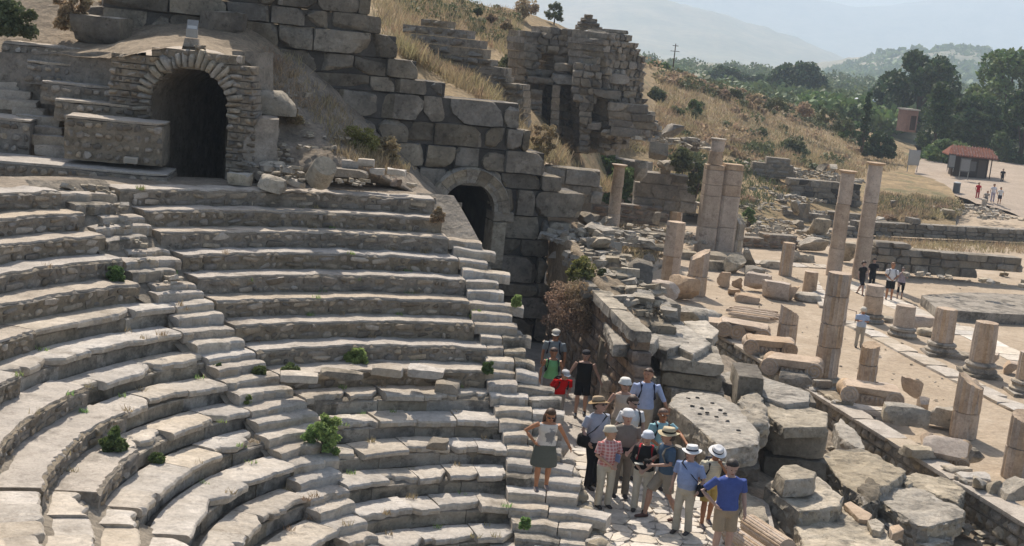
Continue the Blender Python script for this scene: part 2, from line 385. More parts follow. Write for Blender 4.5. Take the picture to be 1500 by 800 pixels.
def slab_row(i, t0, t1, label, group, seed, lenr=(.8, 1.5), broken=.5, miss=0.0, mdark=False, foot=True):
    """marble seat row: thick tread slabs with chipped noses over upright riser blocks"""
    rg = random.Random(seed)
    th = thing('seat_row', label, 'seat row', CP(Rr(i), (t0+t1)/2, Zr(i+1)), 0, group)
    T = Matrix.Translation(-th.location)
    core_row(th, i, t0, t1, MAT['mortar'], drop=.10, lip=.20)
    R = Rr(i); z = Zr(i); t = t0; first = True
    while t < t1-.3:
        L = rg.uniform(*lenr); dt = degrees(L/R)
        if t+dt > t1-degrees(.4/R): dt = t1-t
        a, b = t+degrees(.006/R), t+dt-degrees(.006/R); o = rg.uniform(0, 99); thick = rg.uniform(.13, .17)
        brk = rg.random() < broken; dz = rg.uniform(-.022, .022); push = rg.uniform(-.04, .05); tilt = rg.uniform(-.035, .035); deepb = rg.uniform(.08, .26) if brk else .03
        cc = rg.uniform(0, 1); cut = rg.uniform(.1, .35) if rg.random() < .45 else 0; side = rg.choice((0, 1))
        def prof(tt, f):
            s_ = tt*R*.01745; q_ = noise.cell(Vector((s_*2.6+n3((s_, o, 1))*.8, o, 0))); q2_ = noise.cell(Vector((s_*7.3+.4*n3((s_*3, o, 4)), o, 3)))
            e = push+abs(fbm((s_*1.5, o, i), 1.0, 0, 3))*deepb*.8+(abs(q_)*deepb*1.1 if brk else 0)+abs(q2_)*.03+fbm((s_*9, o, i*3), 1, 0, 3)*.012
            if cut:
                q = (1-f if side else f); e += max(0, cut*(1-q/.3)) if q < .3 else 0
            zz = z+dz+tilt*(f-.5)+n3((tt*.6, o, 2))*.01
            wv = n3((tt*1.9, o, 7))*.009
            return [(R+.70, zz), (R+.40+e*.3, zz+.004), (R+.07+e+abs(wv)*1.5, zz-abs(wv)*.3), (R+.025+e+wv, zz-.014-abs(wv)*.8), (R+.0+e+wv*.5, zz-.05), (R+.015+e-wv, zz-thick*.8), (R+.07+e, zz-thick), (R+.70, zz-thick)]
        if rg.random() >= miss:
            ob('seat_slab', sweep(a, b, prof, .035, R, MAT['marble'], .45), th)
        t += dt
    t = t0
    while t < t1-.3:
        L = rg.uniform(.7, 1.3); dt = degrees(L/R)
        if t+dt > t1-degrees(.4/R): dt = t1-t
        a, b = t+degrees(.005/R), t+dt-degrees(.005/R); o = rg.uniform(0, 99); dz = rg.uniform(-.01, .01); p0 = rg.uniform(-.015, .02)
        lo = rg.random() < broken*.35
        def prof2(tt, f):
            e = p0+fbm((tt*.5, o, i), 1, 0, 3)*.02+.14
            if lo: e += .06*(1-abs(2*f-1))
            zt = z-.14+dz-(.02 if lo else 0); zb = Zr(i+1)-.06
            return [(R+e+.17, zt), (R+e+.02, zt), (R+e, zt-.02), (R+e+.004, (zt+zb)/2), (R+e, zb), (R+e+.17, zb)]
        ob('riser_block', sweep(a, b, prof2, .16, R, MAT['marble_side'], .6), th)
        t += dt
    for c in th.children: c.matrix_parent_inverse = T
    return th
G_L = 'seat rows of the wedge left of the ruined stair'; G_C = 'seat rows of the wedge between the two stairs'; G_LL = 'seat rows at the lower left edge'
for i in range(9):
    rub_row(i, WR[i], WC[i], f'{ORD[i]} seat row from the top in the middle wedge, rubble riser under pale tread', G_C, 100+i)
for i in range(5):
    rub_row(i, WL[i], 186, f'{ORD[i]} rubble seat row from the top at the left, beside the ruined stair', G_L, 200+i)
brk = {5: .45, 6: .75, 7: .8, 8: .6, 9: .5, 10: .45}
LEND = {5: 163, 6: 172, 7: 165.3, 8: 164.5, 9: 171, 10: 186, 11: 188, 12: 190, 13: 193, 14: 197, 15: 202, 16: 208}
for i in range(5, NR):
    slab_row(i, WL[i], LEND[i], f'{ORD[i-1] if i<16 else "lowest"} marble row left of the stair, cream slabs with chipped overhanging edges' if i < 16 else 'lowest marble row left of the stair, cream slabs by the orchestra', G_L, 300+i, broken=brk.get(i, .4))
for i in (5, 6, 7, 8, 9):
    rub_row(i, LEND[i]+.05, {5: 205, 6: 206, 7: 200, 8: 196, 9: 189}[i], f'{["highest","second","third","fourth","lowest"][i-5]} of the rubble seat steps at the lower left edge, broad plain tread', G_LL, 400+i)
for i in range(6, 13):
    slab_row(i, {6: 206.5, 7: 200.5, 8: 196.5, 9: 189.5, 10: 187, 11: 189, 12: 191}[i], 240, f'{["highest","second","third","fourth","fifth","sixth","lowest"][i-6]} marble row in the bottom left corner, beyond the lower left stair', 'seat rows in the bottom left corner', 450+i, broken=.45, lenr=(.5, .9))
for i in range(9, NR):
    slab_row(i, WR[i], WC[i], f'{ORD[i]} row from the top in the middle wedge, pale broken marble seat slabs' if i < 16 else 'lowest row of the middle wedge, pale marble slabs by the orchestra', G_C, 500+i, lenr=(.5, 1.0), broken=.75 if i < 13 else .4)
# loose broken slabs lying on the ninth and tenth rows
def lay(px, py, z, w, d, h, rz, m, seed, name, label, cat, group=None, res=.16, amp=.02, cuts=6, depthcut=.25, rnd=.08, tilt=(0, 0), sink=.02, smooth=.6, maxseg=14):
    """a block resting with the middle of its base at height z under the given photo pixel of its base centre"""
    me = stone_mesh(w, d, h, MAT[m], seed, res, rnd, cuts, amp, depthcut, smooth, maxseg)
    me.transform(Matrix.Translation((0, 0, h/2-sink)))
    p = PZ(px, py, z) if not isinstance(px, Vector) else px
    o = ob(name, me, None, p, (tilt[0], tilt[1], rz), label=label, category=cat)
    if group: o['group'] = group
    return o
tg = 'broken slabs loose on the upper marble rows'
lay(438, 556, Zr(8)+.02, .72, .42, .16, .15, 'marble', 11, 'broken_slab', 'leftmost loose cream slab with a pointed end, below the last rubble row', 'slab', tg)
lay(500, 552, Zr(8)+.02, .85, .3, .15, .05, 'marble_side', 12, 'broken_slab', 'long low grey slab beside the pointed cream one, small plant on it', 'slab', tg)
lay(568, 547, Zr(8)+.02, .62, .4, .17, -.1, 'marble', 13, 'broken_slab', 'cream slab leaning on its neighbour, middle of the loose upper slabs', 'slab', tg)
lay(624, 549, Zr(8)+.02, .74, .5, .17, -.02, 'marble', 14, 'broken_slab', 'rightmost loose slab, big and pale with a smooth flat top', 'slab', tg)
lay(640, 658, Zr(10)+.03, .42, .36, .2, .1, 'marble_side', 15, 'broken_slab', 'small grey block perched on the eleventh row of seats', 'slab', tg)
lay(655, 572, Zr(9)+.0, .5, .4, .2, 0, 'marble_side', 16, 'broken_slab', 'two-lobed block standing at the right end of the tenth row', 'slab', tg)
# ------------------------------------------------------------------ stairs
def step_block(parent, u, t0, t1, m, seed, h=None, rough=.5, mb='marble'):
    rg = random.Random(seed); R = Rr(u); z = Zr(u); hh = (Zr(u)-Zr(u+.5))+.05; o = rg.uniform(0, 99); jz = rg.uniform(-.022, .022)*rough; tl = rg.uniform(-.04, .04)*rough; ps = rg.uniform(-.03, .04)*rough
    def prof(tt, f):
        s_ = tt*R*.01745; e = ps+abs(fbm((s_*2.2, o, u), 1, 0, 3))*.10*rough+abs(noise.cell(Vector((s_*5+.5*n3((s_*2, o, 1)), o, 2))))*.05*rough; zz = z+jz+tl*(f-.5)+n3((s_*3, o, u))*.018*rough; zz -= (max(0, .1-f)+max(0, f-.92))*.12*rough
        return [(R+.42, zz), (R+.10+e, zz), (R+.03+e, zz-.02), (R+e, zz-.06), (R+.01+e, zz-hh), (R+.42, zz-hh)]
    ob('step', sweep(t0, t1, prof, .06, R, MAT[mb], .45), parent)
def lerp_tab(tab, u):
    i = int(min(max(u, 0), len(tab)-1.001)); f = u-i; return tab[i]*(1-f)+tab[i+1]*f
st = thing('stairway', 'narrow radial marble stair between the left and middle seating wedges', 'stairs', CP(Rr(12), 140, Zr(12)), 0)
u = 4.5; k = 0
while u < 16:
    if u in (12.0,): pass
    a = lerp_tab(WC, u)+.2; b = lerp_tab(WL, u)-.2
    step_block(st, u, a, b, None, 700+k, rough=.9, mb='marble' if k % 3 else 'tread'); u += .5; k += 1
st2 = thing('ruined_stair', 'crumbled upper end of the radial stair, small rubble steps and loose stones between two wedges', 'stairs', CP(Rr(3), 140, Zr(3)), 0)
u = -.0; k = 0
while u < 4.5:
    a = lerp_tab(WC, u)+.2; b = lerp_tab(WL, u)-.2
    rg = random.Random(k+50)
    if k % 3 == 0: step_block(st2, u+.1, a, b, None, 720+k, rough=1.6, mb='tread')
    elif k % 3 == 1: step_block(st2, u+.12, a+1.6, b, None, 720+k, rough=1.6, mb='marble_side')
    else: step_block(st2, u+.2, a, b-2.0, None, 720+k, rough=1.6, mb='tread')
    u += .5; k += 1
for s_ in (st, st2):
    T = Matrix.Translation(-s_.location)
    for c in s_.children: c.matrix_parent_inverse = T
# rubble under the stair so that no gap shows
def bed(t0f, t1f, u0, u1, name, m, **k):
    vs = []; fs = []; us = np.arange(u0, u1+.01, .25); NT = 8
    for u in us:
        a, b = t0f(u), t1f(u)
        for j in range(NT+1):
            t = a+(b-a)*j/NT; p = CP(Rr(u)+.1, t, Zr(u)-.24); p.z += fbm(p, 2, 4, 3)*.05; vs.append(p)
    for i in range(len(us)-1):
        for j in range(NT): fs.append([i*(NT+1)+j, i*(NT+1)+j+1, (i+1)*(NT+1)+j+1, (i+1)*(NT+1)+j])
    return ob(name, mesh(name, vs, fs, m, 3.14), **k)
bed(lambda u: 186, lambda u: 206+u, 5, 16, 'stair_bed', MAT['mortar'], kind='structure')
bed(lambda u: lerp_tab(WC, u)-1, lambda u: lerp_tab(WL, u)+1, -1, 16, 'stair_bed', MAT['mortar'], kind='structure')
OUT = [99, 98, 97, 96.3, 95.8, 94.6, 93.6, 92.4, 90.7, 88.6, 86.2, 83.7, 79.7, 74.5, 70, 60, 50]
sr = thing('stairway', 'worn steps climbing the right end of the seating above the path', 'stairs', CP(Rr(8), 95, Zr(9)), 0)
u = 2.0; k = 0
while u < 16:
    rg = random.Random(900+k)
    a = lerp_tab(OUT, u)+rg.uniform(-1, 1)*14/Rr(u)+.5; b = lerp_tab(WR, u)-.12
    if u >= 10 and b-a > 12:
        c = (a+b)/2+rg.uniform(-3, 3); step_block(sr, u, a, c-.15, None, 740+k, rough=1.0, mb=rg.choice(('marble', 'marble', 'tread'))); step_block(sr, u, c+.15, b, None, 780+k, rough=.8, mb=rg.choice(('marble', 'marble_side')))
    elif u > 6: 
        c = b-(b-a)*rg.uniform(.3, .6); step_block(sr, u, a, c-.08, None, 740+k, rough=1.5, mb='marble' if rg.random() < .5 else 'marble_side'); step_block(sr, u, c+.08, b, None, 780+k, rough=1.2, mb=rg.choice(('marble', 'tread')))
    else: step_block(sr, u, a, b, None, 740+k, rough=1.3, mb='marble' if k % 2 else 'tread')
    u += .5; k += 1
# rough outer face of the flight, seen from the path side
rgo = random.Random(3)
for j in range(150):
    u = rgo.uniform(2.5, 15.5); t = lerp_tab(OUT, u)+.6; z = rgo.uniform(.62, max(.7, Zr(u)-.35)); p = CP(Rr(u)+rgo.uniform(0, .3), t, z)
    sz = rgo.uniform(.25, .5); put_stone('stone', sr, p, sz, sz*rgo.uniform(.5, .8), .4, radians(t)+rgo.uniform(-.3, .3), MAT['limestone'], 'rub')
T = Matrix.Translation(-sr.location)
for c in sr.children: c.matrix_parent_inverse = T
# solid body below the flight and the seating (rubble concrete), closed towards the path
vs = []; fs = []; us = np.arange(-1, 16.6, .5)
for u in us:
    for t, zz in ((lerp_tab(OUT, u)+1.0, .3), (lerp_tab(OUT, u)+1.0, Zr(u)-.3), (lerp_tab(WR, u)+1, Zr(u)-.3)): vs.append(CP(Rr(u)+.15, t, zz))
for i in range(len(us)-1):
    for j in range(2): fs.append([i*3+j, i*3+j+1, (i+1)*3+j+1, (i+1)*3+j])
k = len(vs); vs += [CP(Rr(-1)+.15, 100, .3), CP(Rr(-1)+.15, 140, .3), CP(Rr(-1)+.15, 140, Zr(0)-.1), CP(Rr(-1)+.15, 100, Zr(0)-.1)]; fs.append([k, k+1, k+2, k+3])
ob('seating_substructure', mesh('seating_substructure', vs, fs, MAT['mortar']), kind='structure')
# ================================================================== UPPER TERRACE, TUNNEL, ASHLAR WALL (upper left)
def mpp(Y): return Y/FPX
def blk(px, py, Y, wpx, hpx, d, m, seed, name, label, cat, rz=0.0, group=None, res=.22, amp=.025, cuts=6, depthcut=.2, rnd=.08, parent=None, tilt=(0, 0), smooth=.6, sink=.04, maxseg=14):
    """a block whose front-bottom edge is centred on a photo pixel at distance Y; size read in pixels at that distance"""
    w = wpx*mpp(Y); h = hpx*mpp(Y)*1.02; me = stone_mesh(w, d, h, MAT[m] if isinstance(m, str) else m, seed, res, rnd, cuts, amp, depthcut, smooth, maxseg)
    me.transform(Matrix.Translation((0, d/2, h/2-sink))); p = PY(px, py, Y)
    o = ob(name, me, parent, p, (tilt[0], tilt[1], rz))
    if parent is None:
        o['label'] = label; o['category'] = cat
        if group: o['group'] = group
    return o
# terrace behind the top row
rows = []
for rr in (Rr(0)+.55, Rr(0)+1.3, Rr(0)+2.2):
    rows.append([CP(rr, t, 5.548) for t in (190, 180, 170, 160, 150, 140, 130, 120, 110, 103)])
patch('upper_terrace_ground', rows, MAT['dirt'], 8, .025, 2.0, kind='structure')
# tunnel wall
tA = PY(218, 262, 32.35); tB = PY(335, 265, 32.15)
tun = thing('vaulted_tunnel', 'dark arched tunnel mouth in a rubble wall above the seats, fan of pale wedge stones', 'archway', PZ(275, 264, 5.56))
hole = (275, 157, 56)
W = masonry(tun, tA, tB, [(158, 78), (195, 80), (225, 72), (285, 70), (340, 84), (369, 98), (374, 180), (372, 266), (150, 268)], (.13, .24), (.15, .36), .75, MAT['rubble'], 'rub', MAT['mortar'], [hole], jit=.045, gap=.02, seed=5, nmax=300)
cs, cz, cr, _ = W['holes'][0]; A2, u_, n_ = W['A'], W['u'], W['n']
def onw(s, z, d): return Vector((A2.x+u_.x*s+n_.x*d, A2.y+u_.y*s+n_.y*d, z))
rg = random.Random(4); a = -.15
while a < pi+.12:
    da = rg.uniform(.10, .17); am = a+da/2; L = rg.uniform(.34, .5); tw = (cr+L/2)*da*.93
    me, mw, mh = unit_stone(L/tw, 'rub', MAT['limestone'])
    o = ob('wedge_stone', me, tun, onw(cs+cos(am)*(cr+L/2), cz+sin(am)*(cr+L/2), .14), None, None)
    Mx = Matrix(((u_.x, n_.x, 0), (u_.y, n_.y, 0), (0, 0, 1)))
    R_ = Mx @ Matrix.Rotation(-am, 3, 'Y')
    o.matrix_world = Matrix.LocRotScale(o.location, R_.to_quaternion(), Vector((L/mw, .42/.8, tw/mh)))
    a += da
for ch in tun.children:
    ch.matrix_parent_inverse = Matrix.Translation(-tun.location)
# tunnel lining: jambs and vault running 7 m into the hill, closed at the far end
vs = []; fs = []; NN = 16
for d in np.linspace(.1, 8, 14):
    pr = [(cs-cr, 4.9)]+[(cs-cr*cos(pi*i/NN), cz+cr*sin(pi*i/NN)) for i in range(NN+1)]+[(cs+cr, 4.9)]
    for s_, z_ in pr:
        j = fbm((s_, z_, d), 2.2, 1, 3)*.06; vs.append(onw(s_+j*.5, z_+j, d))
K = NN+3
for i in range(13):
    for j in range(K-1): fs.append([i*K+j, i*K+j+1, (i+1)*K+j+1, (i+1)*K+j])
    fs.append([i*K, i*K+K-1, (i+1)*K+K-1, (i+1)*K])
fs.append([13*K+j for j in range(K)])
o = ob('tunnel_lining', mesh('tunnel_lining', vs, fs, MAT['mortar']), tun); o.matrix_parent_inverse = Matrix.Translation(-tun.location)
# mound over the tunnel
patch('mound_ground', [[PY(x, y, Y) for x, y, Y in r] for r in (
    [(-60, 84, 33.9), (40, 80, 33.8), (140, 84, 33.3), (165, 84, 32.5), (225, 73, 32.3), (285, 70, 32.7), (340, 84, 32.9), (372, 98, 33.1), (385, 150, 33.3)],
    [(-60, 80, 34.4), (40, 76, 34.4), (140, 70, 34.4), (180, 66, 34.0), (225, 58, 34.2), (285, 58, 34.4), (340, 72, 34.6), (372, 84, 34.6), (400, 130, 34.8)],
    [(-60, 40, 36.2), (40, 42, 36), (140, 52, 36), (180, 50, 35.8), (225, 46, 35.8), (285, 44, 35.9), (340, 50, 36), (372, 60, 36.3), (410, 90, 36.4)],
    [(-60, -30, 38), (40, -20, 38), (140, 0, 38), (180, 5, 38), (225, 10, 38), (285, 15, 38), (340, 18, 38), (372, 25, 38.4), (410, 60, 38.5)])],
    MAT['dirt'], 8, .06, 1.6, kind='structure')
for cols in ([(-80, 33.9), (40, 33.8), (140, 33.5), (214, 33.0)], [(340, 33.0), (374, 33.2), (400, 34)]):
    patch('bank', [[PY(x, y, Y) for x, Y in cols] for y in (275, 170, 76)], MAT['mortar'], 8, .08, 2, kind='structure')
# left tiers and steps beside the tunnel
tg = 'rubble tiers beside the tunnel'
def tier(px0, px1, pyt, h, Y, d, seed, label, m='mortar', name='rubble_tier'):
    px = (px0+px1)/2; t = thing(name, label, 'tier', PY(px, pyt+h, Y), 0, tg)
    b = blk(px, pyt+h, Y, px1-px0, h, d, m, seed, 'rubble_body', '', '', parent=None, res=.18, amp=.03, cuts=0, depthcut=.1, rnd=.05, rz=.12)
    del b['label']; del b['category']; b.parent = t; b.location = (0, 0, 0)
    w = (px1-px0)*mpp(Y); hh = h*mpp(Y)
    me = stone_mesh(w*.99, d*.96, .07, MAT['tread'], seed+1, .2, .3, 3, .02, .5); me.transform(Matrix.Translation((0, d/2, hh)))
    ob('tread', me, t, (0, 0, 0), (0, 0, .12))
    rg = random.Random(seed); n = int(w/.22)
    for i in range(n):
        for lay_ in range(max(1, int(hh/.21))):
            x = (i+.5)/n*w-w/2+rg.uniform(-.05, .05); z = (lay_+.5)*hh/max(1, int(hh/.21))
            p = Vector((x*cos(.12), x*sin(.12), z-.02)); put_stone('stone', t, p+Vector((0, .0, 0)), rg.uniform(.12, .26), rg.uniform(.1, .19), .11, .12, MAT['rubble'], 'rub', rg.uniform(-.2, .2))
    return t
tier(-120, 243, 242, 30, 30.4, 1.6, 21, 'long low ledge left of the tunnel mouth, two small pale boxes on it')
tier(93, 236, 177, 60, 31.1, 1.15, 22, 'big rubble block left of the tunnel mouth with a flat top', 'mortar')
tier(80, 222, 153, 28, 32.4, 1.4, 23, 'lowest narrow tier above the big rubble block')
tier(60, 165, 125, 30, 33.0, 1.4, 24, 'middle tier above the big rubble block, loose stones on it')
tier(38, 160, 96, 30, 33.6, 1.4, 25, 'tier with a pale top below the dirt bank, left of the tunnel')
tier(5, 165, 70, 28, 34.3, 1.6, 26, 'topmost tier, edge of the dirt bank left of the tunnel')
tier(-90, 41, 172, 62, 31.9, 1.4, 27, 'rubble parapet with rounded stones at the left edge of the photo')
ss = thing('stairway', 'small pale steps climbing left between rubble tiers beside the tunnel', 'stairs', PY(70, 235, 31.9))
for i, (x0, x1, y) in enumerate(((50, 112, 214), (40, 104, 198), (38, 90, 184), (20, 86, 169), (14, 64, 157), (-4, 52, 145), (-10, 44, 131), (-20, 30, 118), (-25, 24, 105), (-30, 16, 90))):
    b = blk((x0+x1)/2, y+15, 31.95+i*.26, x1-x0, 16, .6, 'tread', 30+i, 'step', '', '', res=.2, rz=.1); del b['label']; del b['category']
    b.parent = ss; b.matrix_parent_inverse = Matrix.Translation(-ss.location)
gb = 'large stone blocks on the bank behind the tunnel'
blk(137, 62, 34.9, 78, 40, .9, 'ashlar', 41, 'stone_block', 'dark squared boulder at the left end of the bank above the tiers', 'block', -.12, gb, amp=.04)
blk(205, 55, 36.2, 74, 36, 1.0, 'ashlar', 42, 'stone_block', 'dark sloping boulder between two others on the bank', 'block', .15, gb, amp=.06, depthcut=.4)
blk(320, 62, 35.9, 66, 46, 1.1, 'ashlar', 43, 'stone_block', 'big rounded boulder just right of the floodlight', 'block', .1, gb, amp=.05, depthcut=.35)
blk(140, 30, 37, 40, 22, .8, 'ashlar', 44, 'stone_block', 'small boulder at the top of the bank in dry grass', 'block', .3, gb, amp=.06)
blk(402, 168, 33.1, 66, 34, 1.2, 'limestone', 45, 'stone_block', 'flat-topped block right beside the tunnel wall', 'block', .2, gb, amp=.04, depthcut=.25)
blk(378, 262, 32.2, 52, 92, 1.4, 'rubble', 46, 'rubble_buttress', 'rough rubble mass right of the tunnel mouth', 'rubble mass', .25, amp=.09, depthcut=.3)
blk(375, 134, 33.5, 24, 18, .5, 'limestone', 47, 'stone_block', 'small pale block above the flat-topped one', 'block', .1, gb)
blk(135, 279, 29.9, 38, 14, .4, 'limestone', 48, 'stone_block', 'low grey block lying on the terrace below the ledge', 'block', 0, gb)
# pale boxes on the ledge
for px, lab in ((190, 'small cream lamp box on the ledge left of the tunnel'), (6, 'small cream lamp box at the left edge of the ledge')):
    t = thing('lamp_box', lab, 'lamp box', PY(px, 240, 30.85), .12, 'lamp boxes on the ledge')
    b = MB(); b.box((0, .12, .07), (.30, .2, .14)); o = b.build('housing', flat('cream_plastic', (.5, .44, .36)), t)
    bv = o.modifiers.new('b', 'BEVEL'); bv.width = .012; bv.segments = 2
    b = MB(); b.box((0, .015, .07), (.25, .012, .10)); b.build('lamp_glass', flat('lamp_glass', (.33, .31, .27), .3, .5), t)
    b = MB(); b.box((-.1, .12, -.02), (.03, .1, .05)); b.box((.1, .12, -.02), (.03, .1, .05)); b.build('foot', flat('dark_metal', (.08, .08, .08)), t)
# floodlight
fl = thing('floodlight', 'grey floodlight on a pale concrete foot above the tunnel arch', 'floodlight', PY(280, 70, 32.9), .1)
b = MB(); b.add([(-.2, -.13, -.05), (.2, -.13, -.05), (.2, .2, -.05), (-.2, .2, -.05), (-.15, -.08, .22), (.15, -.08, .22), (.15, .15, .22), (-.15, .15, .22)], ((0, 3, 2, 1), (4, 5, 6, 7), (0, 1, 5, 4), (1, 2, 6, 5), (2, 3, 7, 6), (3, 0, 4, 7))); b.build('concrete_foot', MAT['tread'], fl)
b = MB(); b.box((0, 0, .34), (.26, .17, .2)); b.build('housing', flat('floodlight_grey', (.38, .37, .34)), fl)
b = MB(); b.add([(-.13, -.06, .42), (.13, -.06, .42), (.13, -.02, .42), (-.13, -.02, .42), (-.13, .06, .66), (.13, .06, .66), (.13, .10, .64), (-.13, .10, .64)], ((0, 3, 2, 1), (4, 5, 6, 7), (0, 1, 5, 4), (1, 2, 6, 5), (2, 3, 7, 6), (3, 0, 4, 7))); o = b.build('reflector', flat('floodlight_rim', (.3, .3, .29)), fl)
b = MB(); b.add([(-.11, -.05, .45), (.11, -.05, .45), (.11, .055, .635), (-.11, .055, .635)], ((0, 1, 2, 3),)); b.build('lamp_glass', flat('lamp_glass', (.55, .54, .5), .25, .5), o)
# dirt slope between tunnel and ashlar wall
slope, SLV = patch('dirt_slope', [[PY(x, y, Y) if Y > 6 else PZ(x, y, Y) for x, y, Y in r] for r in (
    [(340, 270, 5.4), (420, 272, 5.4), (500, 274, 5.4), (570, 279, 5.4), (640, 296, 5.3)],
    [(350, 258, 32.2), (425, 250, 32.4), (500, 245, 33.0), (580, 268, 33.6), (645, 300, 33.8)],
    [(370, 195, 33.2), (430, 200, 33.8), (500, 205, 34.6), (590, 250, 35.3), (650, 300, 35.4)],
    [(370, 130, 34.4), (430, 140, 35.0), (485, 168, 35.8), (565, 222, 36.6), (650, 300, 37)],
    [(365, 88, 35.5), (420, 100, 36.1), (470, 130, 36.8), (550, 195, 38), (650, 290, 38.4)],
    [(340, 50, 36.8), (400, 70, 37.4), (450, 90, 38), (530, 160, 39), (650, 280, 39.6)])],
    MAT['dirt'], 8, .10, 1.3, kind='structure')
# big ashlar wall
def wy(x): return 36.9+(x-320)*.0066
wA = PY(320, 60, wy(320)); wB = PY(840, 300, wy(840))
aw = thing('ashlar_wall', 'great wall of dark squared blocks stepping down over an arched doorway', 'wall', PY(640, 300, wy(640)))
poly = [(150, -60), (540, -60), (545, 6), (562, 10), (560, 45), (583, 48), (584, 74), (612, 78), (614, 104), (624, 108), (626, 122), (656, 126), (658, 146), (690, 143), (764, 150), (763, 190), (776, 196), (776, 234), (818, 246), (820, 270), (850, 276), (856, 312), (806, 330), (800, 540), (560, 560), (600, 290), (560, 240), (480, 165), (430, 110), (350, 66), (150, 56)]
AW = masonry(aw, wA, wB, poly, (.38, .8), (.45, 1.7), 1.5, MAT['ashlar'], 'ash', MAT['darkstone'], [(685, 307, 38)], jit=.12, gap=.018, seed=12, nmax=290, deep=.8)
cs, cz, cr, _ = AW['holes'][0]; A2, u_, n_ = AW['A'], AW['u'], AW['n']
# moulded archivolt of seven wedge blocks, jambs and imposts
def arch_block(a0, a1, bands, m, name):
    vs = []; fs = []; n = 6
    prof = bands
    for i in range(n+1):
        a = a0+(a1-a0)*i/n
        for (r, d) in prof: vs.append(onw(cs+cos(a)*r, cz+sin(a)*r, d))
    k = len(prof)
    for i in range(n):
        for j in range(k): fs.append([i*k+j, i*k+(j+1) % k, (i+1)*k+(j+1) % k, (i+1)*k+j])
    fs.append(list(range(k))[::-1]); fs.append([n*k+j for j in range(k)])
    me = mesh(name, vs, fs, m, .5); bm = bmesh.new(); bm.from_mesh(me); bmesh.ops.recalc_face_normals(bm, faces=bm.faces); bm.to_mesh(me); bm.free()
    return ob(name, me, aw)
cr0 = cr
bands = [(cr, .7), (cr, -.10), (cr+.12, -.10), (cr+.12, -.13), (cr+.25, -.13), (cr+.22, -.17), (cr+.34, -.20), (cr+.42, -.26), (cr+.46, -.16), (cr+.46, .7)]
for i in range(9):
    arch_block(-.03+i*(pi+.06)/9+.006, -.03+(i+1)*(pi+.06)/9-.006, bands, MAT['limestone'] if i != 3 else MAT['ashlar'], 'arch_stone')
fz = .62
for sgn in (-1, 1):
    b = MB()
    for q, (zt, zb, wd) in enumerate(((cz, cz-.28, .62), (cz-.3, cz-1.7, .42), (cz-1.72, fz-.1, .5))):
        b = MB(); c = onw(cs+sgn*(cr+wd/2-.02), (zt+zb)/2, .25); b.box(c, (wd, .8, zt-zb), atan2(u_.y, u_.x)); o = b.build('door_jamb' if q else 'impost', MAT['ashlar'] if q != 1 else MAT['limestone'], aw)
        bv = o.modifiers.new('b', 'BEVEL'); bv.width = .025; bv.segments = 1
# passage behind the doorway, closed and dark
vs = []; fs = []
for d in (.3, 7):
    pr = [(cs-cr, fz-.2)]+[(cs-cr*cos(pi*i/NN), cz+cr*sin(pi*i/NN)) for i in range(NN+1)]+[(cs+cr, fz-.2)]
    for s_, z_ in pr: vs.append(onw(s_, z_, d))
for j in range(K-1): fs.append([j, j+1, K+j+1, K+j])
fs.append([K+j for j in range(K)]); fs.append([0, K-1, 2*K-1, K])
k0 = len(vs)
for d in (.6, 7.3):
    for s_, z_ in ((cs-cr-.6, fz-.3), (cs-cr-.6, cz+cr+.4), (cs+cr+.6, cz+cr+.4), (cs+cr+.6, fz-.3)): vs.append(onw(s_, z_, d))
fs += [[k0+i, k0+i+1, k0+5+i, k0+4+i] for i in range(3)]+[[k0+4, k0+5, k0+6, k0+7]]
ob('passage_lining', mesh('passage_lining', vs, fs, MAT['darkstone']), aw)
for ch in aw.children: ch.matrix_parent_inverse = Matrix.Translation(-aw.location)
# side wall closing the pit between the top row end and the ashlar wall
# stones and column drum on the terrace before the dirt slope
gt = 'pale broken blocks heaped on the terrace edge'
blk(392, 278, 30.6, 40, 20, .35, 'limestone', 51, 'stone_block', 'tilted pale slab at the left of the terrace heap', 'block', -.2, gt, tilt=(.1, .15))
blk(350, 270, 31.0, 36, 18, .4, 'limestone', 52, 'stone_block', 'grey block at the right foot of the tunnel mouth', 'block', .1, gt)
blk(425, 270, 30.9, 34, 10, .25, 'marble', 53, 'stone_block', 'thin pale slab lying between the tilted slab and the drum', 'block', -.35, gt, tilt=(0, .2))
blk(400, 255, 31.8, 40, 16, .4, 'limestone', 54, 'stone_block', 'pale slab on the rear of the terrace heap', 'block', .3, gt, tilt=(.15, -.1))
blk(512, 247, 32.6, 26, 14, .3, 'marble', 55, 'stone_block', 'square pale block standing on the slope foot', 'block', .1, gt)
blk(535, 243, 32.7, 24, 12, .3, 'marble', 56, 'stone_block', 'pale block beside the square one at the slope foot', 'block', 0, gt)
blk(552, 254, 32.6, 22, 9, .3, 'marble', 57, 'stone_block', 'flat pale kerb stone, left of a pair', 'block', .05, gt)
blk(580, 256, 32.7, 29, 10, .3, 'marble', 58, 'stone_block', 'flat pale kerb stone, right of a pair', 'block', .02, gt)
blk(581, 272, 32.0, 18, 13, .25, 'brickwall', 59, 'stone_block', 'small reddish stone near the end of the terrace', 'block', .3, gt, rnd=.3)
blk(599, 276, 32.0, 17, 11, .25, 'limestone', 60, 'stone_block', 'small grey stone near the end of the terrace', 'block', -.3, gt, rnd=.3)
blk(508, 258, 32.2, 60, 12, .5, 'mortar', 61, 'stone_block', 'long low rubble kerb at the foot of the dirt slope', 'block', .02, gt)
b = MB(); n = 24; rings = []
for z, r in ((0, .27), (.03, .30), (.25, .30), (.5, .285), (.56, .27)): b_ = [(r*cos(2*pi*i/n), r*sin(2*pi*i/n), z) for i in range(n)]; rings.append(b_)
